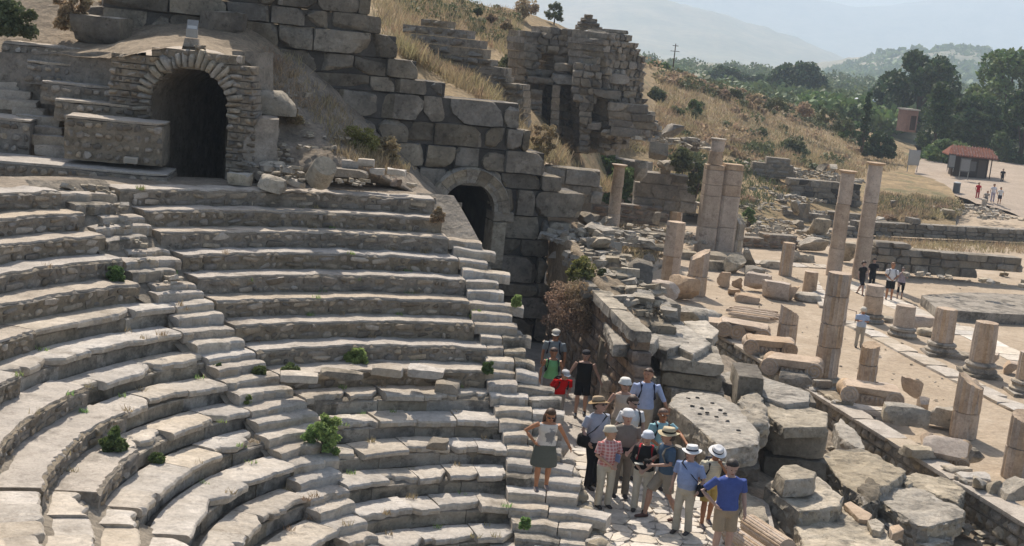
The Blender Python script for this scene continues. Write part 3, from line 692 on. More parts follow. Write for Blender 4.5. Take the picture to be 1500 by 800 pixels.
vs = sum(rings, []); fs = [[i*n+j, i*n+(j+1) % n, (i+1)*n+(j+1) % n, (i+1)*n+j] for i in range(4) for j in range(n)]+[list(range(n))[::-1], [4*n+j for j in range(n)]]
ob('column_drum', mesh('column_drum', vs, fs, MAT['limestone'], .6), None, PY(465, 264, 31.2), (radians(38), radians(28), 0), label='round grey column drum tipped over on the terrace heap', category='column drum')
# small loose stones, one heap
def heap(name, label, spots, m, seed, kind='stuff', smin=.05, smax=.2, cat=None):
    """scatter of small stones joined into one object; spots = (centre Vector, rx, ry, count, zslope)"""
    rg = random.Random(seed); vs = []; fs = []
    for (c, rx, ry, n, pile) in spots:
        for i in range(n):
            a = rg.uniform(0, 2*pi); q = sqrt(rg.random()); s = rg.uniform(smin, smax)*(1 if rg.random() < .8 else 1.5)
            p = c+Vector((cos(a)*q*rx, sin(a)*q*ry, s*.3+pile*(1-q)*rg.random()))
            R_ = Matrix.Rotation(rg.uniform(0, 6.3), 3, 'Z')@Matrix.Rotation(rg.uniform(-.4, .4), 3, 'X')
            k = len(vs); sx, sy, sz = s*rg.uniform(.6, 1.3), s*rg.uniform(.5, 1), s*rg.uniform(.3, .7)
            for (x, y, z) in ((-1, -1, -1), (1, -1, -1), (1, 1, -1), (-1, 1, -1), (-1, -1, .6), (1, -1, .6), (1, 1, .6), (-1, 1, .6)):
                f = rg.uniform(.6, 1.05)/2; vs.append(p+R_@Vector((x*sx*f, y*sy*f, z*sz*f)))
            fs += [[k+q_ for q_ in f] for f in ((0, 3, 2, 1), (4, 5, 6, 7), (0, 1, 5, 4), (1, 2, 6, 5), (2, 3, 7, 6), (3, 0, 4, 7))]
    o = ob(name, mesh(name, vs, fs, m), kind=kind, label=label)
    if cat: o['category'] = cat
    return o
heap('loose_stones', 'small pale stones heaped on the terrace around the drum', [(PY(430, 262, 31.4), .9, .5, 60, .25), (PY(500, 268, 31.5), .9, .4, 30, .05), (PY(395, 248, 32), .6, .4, 40, .2), (PY(450, 215, 33.6), .8, 1, 30, 0), (PY(425, 180, 34.4), .5, .8, 16, 0), (PY(395, 235, 32.8), .6, .4, 70, .9), (PY(410, 140, 34.7), .8, .8, 30, .1), (PY(470, 200, 34.6), .9, .8, 40, .05), (PY(540, 250, 34.4), .8, .5, 30, .05)], MAT['limestone'], 3)
heap('loose_stones', 'small stones fallen on the crumbled stair and tiers', [(CP(Rr(u)+.3, 140.5, Zr(u)-.05), .55, .35, 14, .08) for u in (0, .8, 1.6, 2.4, 3.2, 4)]+[(PY(112, 150, 33.2), .5, .15, 26, .1), (PY(80, 122, 33.8), .4, .15, 14, .1)], MAT['limestone'], 5, smin=.06, smax=.2)
# ================================================================== THE PATH, STAGE WALL, BLOCKS AND TERRACE (middle and lower right)
def prism(pts, zt, zb, m, name, label, cat, seed=0, px=True, amp=.02, bev=.05, cut=.17, flare=.0, parent=None, group=None, wob=.03):
    rg = random.Random(seed)
    P = [PZ(x, y, zt) for x, y in pts] if px else [Vector(p) for p in pts]
    c = sum(P, Vector())/len(P); c.z = zb
    bm = bmesh.new(); f = bm.faces.new([bm.verts.new(p-c) for p in P])
    if f.normal.z < 0: f.normal_flip()
    r = bmesh.ops.extrude_face_region(bm, geom=[f]); vv = [v for v in r['geom'] if isinstance(v, bmesh.types.BMVert)]
    for v in vv: v.co.z = 0; v.co.x *= 1+flare; v.co.y *= 1+flare
    bmesh.ops.recalc_face_normals(bm, faces=bm.faces)
    bmesh.ops.bevel(bm, geom=list(bm.edges), offset=bev, segments=2, profile=.6, affect='EDGES', clamp_overlap=True)
    bmesh.ops.triangulate(bm, faces=bm.faces)
    for it in range(5):
        es = [e for e in bm.edges if e.calc_length() > cut]
        if not es: break
        bmesh.ops.subdivide_edges(bm, edges=es, cuts=1, use_grid_fill=False); bmesh.ops.triangulate(bm, faces=[f for f in bm.faces if len(f.verts) > 3])
    of = rg.uniform(0, 60); bm.normal_update()
    for v in bm.verts:
        a = fbm(v.co, 1.6, of, 5)*amp*1.5; e = abs(n3(v.co, 2.1, of+5)); a -= max(0, .13-e)*amp*6; sidef = 1-abs(v.normal.z)
        a += fbm(v.co, 7, of, 3)*amp*(.25+1.5*sidef)
        v.co += v.normal*a
        v.co += Vector((n3(v.co, .9, of+3), n3(v.co, .9, of+7), 0))*wob
    me = bpy.data.meshes.new(name); bm.to_mesh(me); bm.free(); me.materials.append(MAT[m])
    me.polygons.foreach_set('use_smooth', [True]*len(me.polygons)); me.set_sharp_from_angle(angle=.5)
    o = ob(name, me, parent, c)
    if parent is None:
        o['label'] = label; o['category'] = cat
        if group: o['group'] = group
    return o
FZ = .62
# path: bed and irregular paving stones
bedp = [(740, 470), (860, 470), (905, 620), (1010, 690), (1125, 735), (1165, 900), (700, 900), (735, 700)]
b = MB(); P = [PZ(x, y, FZ-.03) for x, y in bedp]
me = mesh('path', P, [list(range(len(P)))[::-1]], MAT['tread'])
if me.polygons[0].normal.z < 0: me.flip_normals()
path = ob('path', me, kind='structure')
pp = Poly([(p.x, p.y) for p in (PZ(x, y, FZ) for x, y in ((835, 640), (905, 632), (1000, 700), (1100, 730), (1150, 900), (700, 900), (800, 780), (855, 760)))])
rg = random.Random(8); g = .46; pts = {}
def jp(i, j):
    if (i, j) not in pts: pts[(i, j)] = Vector((i*g*1.0+rg.uniform(-.17, .17)*g*1.6, j*g+rg.uniform(-.17, .17)*g*1.6))
    return pts[(i, j)]
nst = 0; stuffv = []; stufff = []
cells = []
for i in range(-8, 22):
    for j in range(30, 66):
        q = [jp(i, j), jp(i+1, j), jp(i+1, j+1), jp(i, j+1)]
        if rg.random() < .35: q = None if False else q
        c = sum(q, Vector((0, 0)))/4
        if any(a <= c.x <= b_ for a, b_ in pp.xs(c.y)): cells.append((c, q))
for c, q in cells:
    # some cells split in two triangles-ish pieces, corners cut
    polys = [q] if rg.random() > .4 else ([[q[0], q[1], (q[1]+q[2])/2, (q[0]+q[3])/2], [(q[0]+q[3])/2, (q[1]+q[2])/2, q[2], q[3]]] if rg.random() < .5 else [[q[0], q[1], q[2]], [q[0], q[2], q[3]]])
    for pl in polys:
        cc = sum(pl, Vector((0, 0)))/len(pl); out = []
        n = len(pl)
        for a in range(n):
            A_, B_ = pl[a], pl[(a+1) % n]
            for f in (.2, .8): v = A_.lerp(B_, f); out.append(cc+(v-cc)*(1-.012/max(.1, (v-cc).length)))
        h = FZ+rg.uniform(-.006, .012); k = len(out)
        vs = [(v.x-cc.x, v.y-cc.y, .0) for v in out]+[(v.x-cc.x, v.y-cc.y, .028) for v in out]+[((v.x-cc.x)*.93, (v.y-cc.y)*.93, .034) for v in out]
        fs = [[i_, (i_+1) % k, k+(i_+1) % k, k+i_] for i_ in range(k)]+[[k+i_, k+(i_+1) % k, 2*k+(i_+1) % k, 2*k+i_] for i_ in range(k)]+[[2*k+i_ for i_ in range(k)]]
        if nst < 300:
            ob('paving_stone', mesh('paving_stone', vs, fs, MAT['path']), path, (cc.x, cc.y, h-.03)); nst += 1
        else:
            k0 = len(stuffv); stuffv += [(v[0]+cc.x, v[1]+cc.y, v[2]+h-.03) for v in vs]; stufff += [[k0+t for t in f] for f in fs]
if stuffv: ob('paving_stones', mesh('paving_stones', stuffv, stufff, MAT['path']), path, kind='stuff')
# three broad steps at the foot of the flight (left of the standing woman)
gs = 'broad low steps at the foot of the flight'
# stage wall, brown rubble face
SWA = PZ(798, 503, FZ); SWB = PZ(887, 608, FZ)
sw = thing('stage_wall', 'tall brown rubble wall along the right side of the sunken passage, bushes on its top', 'wall', SWB)
W2 = masonry(sw, SWA, SWB, [(796, 510), (797, 352), (820, 365), (838, 402), (862, 434), (895, 468), (925, 500), (928, 560), (898, 622), (880, 612)], (.22, .36), (.3, .6), .5, MAT['brickwall'], 'rub', MAT['brickwall'], [], jit=.012, gap=.0, seed=31, nmax=290, deep=.7)
for ch in sw.children: ch.matrix_parent_inverse = Matrix.Translation(-sw.location)
# ragged top of the stage wall: a rubble slope with loose blocks
RT = [[PY(x, y, Y) for x, y, Y in r] for r in (
    [(799, 520, 40.8), (825, 540, 38.7), (857, 560, 36.6), (888, 590, 34.7), (912, 620, 33.2)],
    [(806, 345, 40.6), (830, 372, 38.5), (862, 418, 36.3), (895, 452, 34.6), (925, 490, 33.3)],
    [(830, 330, 41), (860, 365, 39), (890, 400, 37), (915, 430, 35.6), (950, 480, 34.2)],
    [(858, 328, 41.5), (885, 358, 39.6), (912, 385, 38), (935, 420, 36.8), (965, 470, 35.5)],
    [(870, 345, 42), (900, 372, 40.6), (930, 400, 39.4), (955, 440, 38), (990, 475, 36.8)],
    [(880, 420, 43), (910, 450, 42), (940, 480, 41), (970, 510, 40), (1010, 540, 39)])]
patch('wall_top_rubble', RT, MAT['dirt'], 8, .12, 2.0, kind='structure')
gw = 'loose blocks on the ragged top of the stage wall'
wl = [(823, 343, 40.2, 40, 18, .7, 'limestone', 'pale squared block at the far end of the stage wall top'),
      (858, 350, 40.0, 40, 20, 1.2, 'limestone', 'flat pale slab at the far end, beside a darker cube'),
      (868, 335, 41.0, 26, 22, .9, 'ashlar', 'dark cube standing at the far end of the stage wall top'),
      (832, 362, 39.4, 40, 13, .8, 'limestone', 'long slab in the second layer of the wall top'),
      (818, 378, 39.6, 36, 12, .6, 'limestone', 'leaning slab over the pale pilaster'),
      (880, 362, 38.6, 32, 16, .8, 'limestone', 'grey block beside the small white sign'),
      (846, 395, 37.8, 30, 14, .6, 'limestone', 'tilted slab above the dry bush'),
      (875, 398, 37.4, 34, 20, .7, 'limestone', 'pale slab with a slanted top in the middle of the wall top'),
      (893, 420, 36.6, 38, 16, .7, 'limestone', 'thin pale slab standing on edge in the wall top'),
      (903, 384, 38.2, 26, 12, .6, 'limestone', 'brown stone in the rubble behind the slanted slab'),
      (930, 432, 36.6, 50, 46, 1.3, 'ashlar', 'big dark block with a broken base on the wall top'),
      (938, 452, 35.6, 38, 20, .8, 'limestone', 'low block below the big dark one'),
      (918, 448, 35.4, 30, 14, .5, 'limestone', 'small stone slab in the rubble near the ledge'),
      (925, 458, 35.2, 26, 10, .5, 'limestone', 'rounded stone lying near the right end of the ledge')]
for i, (x, y, Y, wp, hp, d, m, lab) in enumerate(wl):
    blk(x, y, Y, wp, hp, d, m, 800+i, 'loose_block', lab, 'block', random.Random(i).uniform(-.5, .5), gw, amp=.035, depthcut=.4, tilt=(random.Random(i+9).uniform(-.12, .12), random.Random(i+5).uniform(-.15, .15)))
heap('loose_stones', 'grey rubble stones packed over the top of the stage wall', [(PY(x, y, Y), 1.0, .9, 70, .12) for x, y, Y in ((845, 355, 39.8), (870, 380, 38.4), (895, 400, 37.6), (915, 425, 36.6), (935, 455, 35.4), (880, 345, 40.4), (905, 440, 35.6))], MAT['limestone'], 9, smin=.1, smax=.42)
# marble ledge along the wall top
for i, (a_, b_) in enumerate((((822, 368), (840, 398)), ((841, 399), (862, 428)), ((863, 429), (893, 460)), ((894, 461), (926, 494)))):
    (s0, z0), (s1, z1) = W2['on'](*a_), W2['on'](*b_); u_, n_, A_ = W2['u'], W2['n'], W2['A']
    p0 = Vector((A_.x+u_.x*s0+n_.x*.22, A_.y+u_.y*s0+n_.y*.22, z0+.02)); p1 = Vector((A_.x+u_.x*s1+n_.x*.22, A_.y+u_.y*s1+n_.y*.22, z1+.02)); d = p1-p0; me = stone_mesh(d.length-.02, .5, .28, MAT['limestone'], 61+i, .2, .08, 4, .03, .2)
    ob('ledge_slab', me, None, (p0+p1)/2, (0, -math.asin(d.z/d.length), atan2(d.y, d.x)), label=['highest', 'second', 'third', 'lowest'][i]+' sloping ledge slab along the top of the brown stage wall', category='slab')
prism([(880, 455), (893, 452), (965, 492), (958, 503), (898, 505)], 2.72, 2.4, 'limestone', 'ledge_slab', 'long marble ledge slab at the near end of the brown stage wall', 'slab', 63)
# pale pilaster at far end
blk(810, 420, 40.5, 18, 52, .5, 'limestone', 65, 'pilaster', 'pale marble pilaster at the far end of the stage wall', 'pilaster', 0, res=.4, amp=.01, cuts=2)
# end pier of the stage wall: courses of dark and pale blocks
gp = 'squared blocks at the near end of the stage wall'
pc = [(905, 615, 32.7, 62, 62, 2.2, 'limestone', 'brown rubble block at the wall corner behind the man in black'),
      (905, 562, 33.0, 66, 58, 1.8, 'ashlar', 'dark corner block with a pale worn top edge'),
      (940, 585, 33.6, 110, 70, 1.6, 'ashlar', 'long dark lower course behind the tall man in the light blue shirt'),
      (925, 528, 34.0, 70, 34, 1.8, 'ashlar', 'left dark block of the second course under the marble slabs'),
      (962, 520, 34.2, 52, 48, 1.8, 'ashlar', 'right dark block of the second course under the marble slabs'),
      (1012, 646, 32.5, 90, 42, 1.8, 'limestone', 'lowest pale course of the pier behind the woman in light blue'),
      (1014, 606, 32.55, 92, 38, 1.8, 'limestone', 'middle pale course of the pier, two joined blocks'),
      (1012, 568, 32.6, 92, 22, 1.8, 'limestone', 'narrow recessed course of the pier'),
      (1013, 546, 32.45, 94, 20, 2.2, 'limestone', 'projecting pale course with a rounded edge')]
for i, (x, y, Y, wp, hp, d, m, lab) in enumerate(pc):
    blk(x, y, Y, wp, hp, d, m, 830+i, 'squared_block', lab, 'block', -.05, gp, amp=.025, depthcut=.2, cuts=5)
prism([(912, 470), (935, 463), (1012, 500), (978, 512), (935, 490)], 2.47, 2.1, 'limestone', 'marble_slab', 'leftmost of three long pale slabs on top of the pier', 'slab', 71)
prism([(958, 464), (990, 463), (1043, 503), (1015, 518), (978, 500)], 2.44, 2.08, 'limestone', 'marble_slab', 'middle long slab on the pier, cracked across', 'slab', 72)
prism([(1000, 470), (1035, 468), (1055, 484), (1044, 496), (1022, 492)], 2.3, 2.0, 'limestone', 'marble_slab', 'rightmost short slab behind the pier top', 'slab', 73)
blk(968, 492, 36.2, 56, 52, 1.4, 'ashlar', 74, 'squared_block', 'grey cube with a sunlit top behind the pier', 'block', .1, amp=.03, res=.18)
blk(1012, 480, 38, 50, 26, 1.2, 'limestone', 75, 'rough_block', 'rough pale boulder right of the grey cube', 'block', -.2, amp=.07, depthcut=.4, rnd=.25)
# rounded pedestal with dowel holes coloured dark, behind the tall man
def holes(parent, spots, z):  # shallow cups set on the stone top; hole shade put into their dark colour
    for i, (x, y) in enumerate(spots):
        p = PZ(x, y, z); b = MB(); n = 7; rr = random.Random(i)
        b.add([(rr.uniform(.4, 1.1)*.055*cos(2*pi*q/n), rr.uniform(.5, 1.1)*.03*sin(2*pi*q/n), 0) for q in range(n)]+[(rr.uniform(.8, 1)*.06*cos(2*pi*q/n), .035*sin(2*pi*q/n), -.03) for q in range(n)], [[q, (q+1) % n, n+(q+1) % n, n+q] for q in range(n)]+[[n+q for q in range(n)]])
        o = b.build('dowel_hole_shade', MAT['darkstone'], parent); o.location = p-parent.location+Vector((0, 0, .006)); 
d_ = prism([(902, 527), (912, 518), (945, 516), (975, 524), (992, 535), (990, 548), (960, 552), (925, 548), (905, 538)], 1.72, .55, 'limestone', 'pedestal', 'rounded stone block with dowel holes coloured dark on its pale top, behind the tall man', 'pedestal', 76, bev=.08)
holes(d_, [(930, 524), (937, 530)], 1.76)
# large pitted block
e_ = prism([(980, 592), (988, 574), (1012, 572), (1062, 580), (1078, 592), (1112, 632), (1112, 650), (1062, 657), (1048, 648), (1015, 618)], 1.75, 1.25, 'limestone', 'great_slab', 'great pitted pale slab beside the group, dowel holes coloured dark on its top', 'slab', 77, bev=.06, amp=.03)
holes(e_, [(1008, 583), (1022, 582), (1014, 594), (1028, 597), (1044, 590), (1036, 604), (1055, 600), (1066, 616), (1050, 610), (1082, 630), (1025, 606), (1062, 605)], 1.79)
gg = 'big blocks under the great pitted slab'
for i, (pts, zt, zb, lab) in enumerate((
    ([(985, 612), (1008, 600), (1030, 612), (1066, 662), (1050, 668), (1010, 640)], 1.24, .55, 'rough flank block under the pitted slab, left side'),
    ([(1062, 662), (1112, 656), (1100, 620), (1050, 630)], 1.24, .85, 'upper dark front block under the pitted slab'),
    ([(1062, 688), (1112, 684), (1100, 640), (1050, 650)], .84, .5, 'lower dark front block under the pitted slab'))):
    prism(pts, zt, zb, 'ashlar' if i else 'limestone', 'squared_block', lab, 'block', 80+i, amp=.03, group=gg)
# second tall mass right of it
gh = 'dark squared blocks of the tall mass right of the pitted slab'
prism([(1048, 556), (1052, 546), (1092, 541), (1130, 555), (1188, 574), (1184, 588), (1150, 592), (1118, 580), (1100, 572)], 1.62, 1.3, 'limestone', 'marble_slab', 'broad flat slab on the rear of the tall block mass', 'slab', 84, bev=.04)
prism([(1120, 590), (1128, 582), (1165, 586), (1213, 605), (1211, 625), (1150, 626), (1128, 610)], 1.5, 1.22, 'limestone', 'marble_slab', 'flat slab with a rounded corner on the front of the tall block mass', 'slab', 85, bev=.04)
prism([(1085, 578), (1095, 570), (1112, 572), (1126, 602), (1124, 622), (1098, 622), (1084, 606)], 1.72, 1.1, 'limestone', 'rough_boulder', 'rough grey boulder wedged between the pitted slab and the tall mass', 'boulder', 86, bev=.12, amp=.06)
for i, (x, y, Y, wp, hp, d, lab) in enumerate(((1165, 671, 30.5, 92, 45, 1.6, 'upper dark block of the tall mass, broad smooth face'), (1162, 712, 30.45, 96, 41, 1.6, 'middle dark block of the tall mass'), (1158, 755, 30.5, 104, 42, 1.6, 'lowest dark block of the tall mass, partly hidden'),
                                           (1095, 600, 32.2, 40, 50, 1.6, 'left rear block of the tall mass under the broad slab'), (1150, 640, 32.4, 84, 58, 1.6, 'right rear block of the tall mass under the broad slab'))):
    blk(x, y, Y, wp, hp, d, 'ashlar', 860+i, 'squared_block', lab, 'block', -.03, gh, amp=.03, cuts=4, depthcut=.12, sink=0)
# blocks at bottom right
prism([(1136, 690), (1146, 680), (1166, 679), (1194, 692), (1192, 700), (1150, 703)], 1.28, .9, 'limestone', 'small_block', 'small block with a cut hole standing on a larger block, lower right', 'block', 88, bev=.05, flare=.08)
prism([(1120, 712), (1140, 692), (1200, 700), (1235, 727), (1232, 742), (1170, 748)], .88, -.3, 'limestone', 'great_block', 'great block carrying the small block, rough left face', 'block', 89, bev=.06, amp=.04)
prism([(1158, 752), (1185, 738), (1250, 742), (1300, 778), (1340, 820), (1190, 830)], .55, -.7, 'limestone', 'great_block', 'long pale block at the bottom edge with a broken left rim', 'block', 90, bev=.05, amp=.035)
prism([(1236, 738), (1246, 734), (1278, 754), (1272, 762), (1258, 760)], .66, .55, 'peach', 'marble_strip', 'narrow fluted marble strip lying on the long pale block', 'marble piece', 91, bev=.02, amp=.01)
prism([(1270, 762), (1282, 758), (1296, 768), (1290, 778), (1276, 774)], .68, .52, 'limestone', 'small_block', 'small broken stone beside the marble strip', 'block', 92, bev=.03)
prism([(1302, 770), (1318, 766), (1324, 776), (1308, 782)], .6, .4, 'peach', 'small_block', 'small square pinkish stone at the end of the long block', 'block', 93, bev=.02)
prism([(1203, 668), (1222, 656), (1262, 658), (1292, 668), (1330, 690), (1300, 712), (1262, 726), (1238, 712)], .1, -.5, 'limestone', 'cornice_block', 'cracked cornice block with a stepped side, left of the great cornice', 'cornice', 94, bev=.05, amp=.05)
prism([(1200, 694), (1222, 672), (1300, 690), (1285, 728), (1258, 744)], -.3, -1.6, 'limestone', 'cornice_block', 'lower moulded layer of the cracked cornice block', 'cornice', 95, bev=.07, amp=.05)
prism([(1256, 712), (1272, 700), (1290, 708), (1288, 730), (1262, 740)], .15, -1.3, 'ashlar', 'rough_boulder', 'dark broken chunk wedged between two cornice blocks', 'boulder', 96, bev=.12, amp=.07)
prism([(1278, 726), (1300, 708), (1348, 714), (1412, 745), (1410, 758), (1362, 770), (1345, 768)], -.12, -.6, 'limestone', 'cornice_block', 'great cornice block with a flat sunlit top, lower right', 'cornice', 97, bev=.06, amp=.04)
prism([(1266, 752), (1292, 724), (1400, 765), (1396, 792), (1355, 800), (1335, 790)], -.5, -1.6, 'limestone', 'cornice_block', 'stepped moulded side of the great cornice block', 'cornice', 98, bev=.08, amp=.06)
prism([(1312, 700), (1345, 692), (1380, 696), (1414, 714), (1405, 738), (1352, 716)], -.25, -1.0, 'limestone', 'cornice_block', 'flat broken slab behind the great cornice block', 'slab', 99, bev=.05, amp=.04)
prism([(1322, 705), (1332, 700), (1338, 706), (1330, 711)], -.08, -.22, 'limestone', 'small_block', 'small pale stone on the broken slab behind the cornice', 'block', 100, bev=.02)
prism([(1222, 620), (1232, 612), (1262, 640), (1268, 656), (1252, 654), (1228, 638)], -.25, -.8, 'limestone', 'fallen_block', 'fallen slab leaning along the foot of the terrace wall', 'slab', 101, bev=.05, amp=.03)
# fluted column pieces at the foot of the man in the blue shirt
def fluted_lying(px, py, z, L, r, rz, label, seed):
    n = 20; vs = []; fs = []; m_ = n*4
    for x in (-L/2, -L/2+.03, L/2-.05, L/2):
        for i in range(m_):
            a = 2*pi*i/m_; q = i % 4; rr = r*(1 if q == 0 else (.985 if q in (1, 3) else .93))*(.97 if abs(x) == L/2 else 1); vs.append((x, cos(a)*rr, sin(a)*rr+r))
    for k in range(3): fs += [[k*m_+i, k*m_+(i+1) % m_, (k+1)*m_+(i+1) % m_, (k+1)*m_+i] for i in range(m_)]
    fs += [list(range(m_))[::-1], [3*m_+i for i in range(m_)]]
    ob('fluted_column_piece', mesh('fluted', vs, fs, MAT['peach'], .5), None, PZ(px, py, z), (0, 0, rz), label=label, category='column piece', group='fluted column pieces lying by the path')
fluted_lying(1122, 800, .6, 1.3, .20, -1.15, 'fluted column piece lying at the bottom edge behind the man in blue', 1)
fluted_lying(1092, 812, .6, 1.2, .18, -1.15, 'smaller fluted piece at the bottom edge, left of the bigger one', 2)
blk(1121, 783, 25.6, 22, 14, .3, 'peach', 103, 'small_block', 'small pinkish block lying on the fluted column piece', 'block', .5)
prism([(1085, 715), (1120, 735), (1128, 760), (1105, 775), (1088, 760)], .78, .5, 'limestone', 'low_stone', 'low pale stone behind the man in the blue polo shirt', 'stone', 104, bev=.08)
# trench ground between the blocks and the terrace wall
patch('trench_ground', [[PZ(x, y, z) for x, y, z in r] for r in (
    [(905, 610, .6), (1000, 560, .5), (1060, 520, .2)],
    [(1000, 690, .6), (1110, 600, .0), (1170, 580, -.8)],
    [(1110, 735, .55), (1200, 660, -.9), (1235, 640, -1.2)],
    [(1130, 800, .5), (1260, 740, -1.1), (1340, 715, -1.35)],
    [(1150, 950, .4), (1330, 860, -1.2), (1480, 800, -1.35)],
    [(1200, 1300, .4), (1500, 1200, -1.2), (1700, 1000, -1.35)])], MAT['dirt'], 8, .1, 1.2, kind='structure')
heap('loose_stones', 'small stones scattered in the trench below the terrace wall', [(PZ(1250, 690, -1.1), 1.2, 2, 50, .1), (PZ(1420, 770, -1.3), 1, 2.5, 60, .2), (PZ(1480, 795, -1.3), .8, 1.5, 40, .2), (PZ(1170, 640, -.6), .8, 1.2, 20, 0)], MAT['limestone'], 14, smin=.1, smax=.35)
# terrace wall
TA = PZ(1046, 488, -.42); TE = PZ(1500, 770, -.42); TD = (TE-TA).normalized(); TB = TE+TD*6
tw = thing('terrace_wall', 'long low retaining wall of rounded grey stones with a flat coping, running down to the right corner', 'wall', (TA+TE)/2)
Wt = masonry(tw, TA, TB, [(1046, 490), (1190, 562), (1220, 592), (1330, 668), (1400, 702), (1500, 772), (1560, 815), (1560, 900), (1500, 850), (1400, 782), (1320, 728), (1215, 650), (1040, 560)], (.22, .34), (.25, .6), .7, MAT['limestone'], 'rub', MAT['mortar'], [], jit=.05, gap=.02, seed=41, nmax=295, deep=.8)
nT = Vector((-TD.y, TD.x, 0)); 
if nT.x < 0: nT = -nT
rg = random.Random(6); s = 0; Lt = (TB-TA).length
while s < Lt:
    L = rg.uniform(1.0, 2.2); me = stone_mesh(L-.015, .75, .12, MAT['tread'], int(s*10), .35, .12, 3, .012, .3)
    ob('coping_slab', me, tw, TA+TD*(s+L/2)+nT*.3+Vector((0, 0, .03)), (0, 0, atan2(TD.y, TD.x))); s += L
for ch in tw.children: ch.matrix_parent_inverse = Matrix.Translation(-tw.location)
# rubble pier carrying the third capital (its own little wall)
blk(1163, 572, 42.0, 50, 26, 1.2, 'mortar', 106, 'rubble_pier', 'low rubble pier under the ionic capital beside the tall fluted column', 'pier', -.2)
# main ground sheet: street level right of the terrace wall and everything beyond
SZ = -.8
ys = [10, 20, 26, 30, 34, 38, 42, 46, 49.5, 52, 56, 62, 70, 80, 92, 106, 125, 150, 200, 300, 500, 900, 2000, 6000]
NC = 40; vs = []; fs = []
for y in ys:
    if y <= 49.5: t = (y-TA.y)/TD.y; x0 = TA.x+TD.x*t+.45
    else: x0 = max(-y*.9-10, TA.x-(y-49.5)*1.2)
    x1 = max(70, y*1.1)
    for j in range(NC+1):
        x = x0+(x1-x0)*(j/NC)**1.5; z = SZ+.04*fbm((x, y, 0), .35, 1, 3)-(0 if y < 400 else (y-400)*.004); vs.append((x, y, z))
for i in range(len(ys)-1):
    for j in range(NC): fs.append([i*(NC+1)+j, i*(NC+1)+j+1, (i+1)*(NC+1)+j+1, (i+1)*(NC+1)+j])
ob('street_ground', mesh('street_ground', vs, fs, MAT['sand'], 3.14), kind='structure')
b = MB(); b.add([(-300, -200, -1.75), (300, -200, -1.75), (300, 400, -1.75), (-300, 400, -1.75)], ((0, 1, 2, 3),)); b.build('ground', MAT['dirt'], kind='structure')
# ------------------------------------------------------------------ columns
def fluted(parent, z0, z1, r0, r1, m, name='drum', flutes=20, slope=None, seed=0, seg=6, deep=.06, x=0, y=0):
    """one drum of a fluted shaft; slope = (tilt of the broken top, direction)"""
    per = 4 if flutes else 1; nn = flutes*4 if flutes > 0 else (20 if flutes == 0 else -flutes); vs = []; fs = []; rg = random.Random(seed); of = rg.uniform(0, 50)
    for k in range(seg+1):
        t = k/seg; z = z0+(z1-z0)*t; rb = r0+(r1-r0)*t
        for i in range(nn):
            a = 2*pi*i/nn; q = i % 4
            rr = rb*((1, 1-deep*.7, 1-deep, 1-deep*.7)[q] if flutes > 0 else 1)
            chip = max(0, fbm((cos(a)*2, sin(a)*2, z*1.5), 1.0, of, 3)-.28)*.16
            if k in (0, seg): rr *= .985
            rr -= chip*rb*2
            zz = z
            if slope and k > 0: zz = z+slope[0]*t*t*cos(a-slope[1])*r1*1.0+(n3((cos(a)*2, sin(a)*2, of))*.12*abs(slope[0]) if k == seg else 0)
            vs.append((x+cos(a)*rr, y+sin(a)*rr, zz))
    for k in range(seg):
        for i in range(nn): fs.append([k*nn+i, k*nn+(i+1) % nn, (k+1)*nn+(i+1) % nn, (k+1)*nn+i])
    c = len(vs); vs.append((x, y, z1)); fs += [[seg*nn+i, seg*nn+(i+1) % nn, c] for i in range(nn)]
    c = len(vs); vs.append((x, y, z0)); fs += [[(i+1) % nn, i, c] for i in range(nn)]
    return ob(name, mesh(name, vs, fs, m, .6), parent)
def lathe(parent, prof, m, name, n=28, x=0, y=0, smooth=.6):
    vs = []; fs = []
    for r, z in prof:
        for i in range(n): vs.append((x+cos(2*pi*i/n)*r, y+sin(2*pi*i/n)*r, z))
    for k in range(len(prof)-1):
        for i in range(n): fs.append([k*n+i, k*n+(i+1) % n, (k+1)*n+(i+1) % n, (k+1)*n+i])
    fs += [list(range(n))[::-1], [(len(prof)-1)*n+i for i in range(n)]]
    return ob(name, mesh(name, vs, fs, m, smooth), parent)
def base_prof(r): return [(r*1.35, 0), (r*1.42, .05), (r*1.42, .10), (r*1.34, .14), (r*1.2, .16), (r*1.16, .20), (r*1.2, .24), (r*1.3, .27), (r*1.32, .31), (r*1.24, .36), (r*1.08, .38), (r*1.02, .40)]
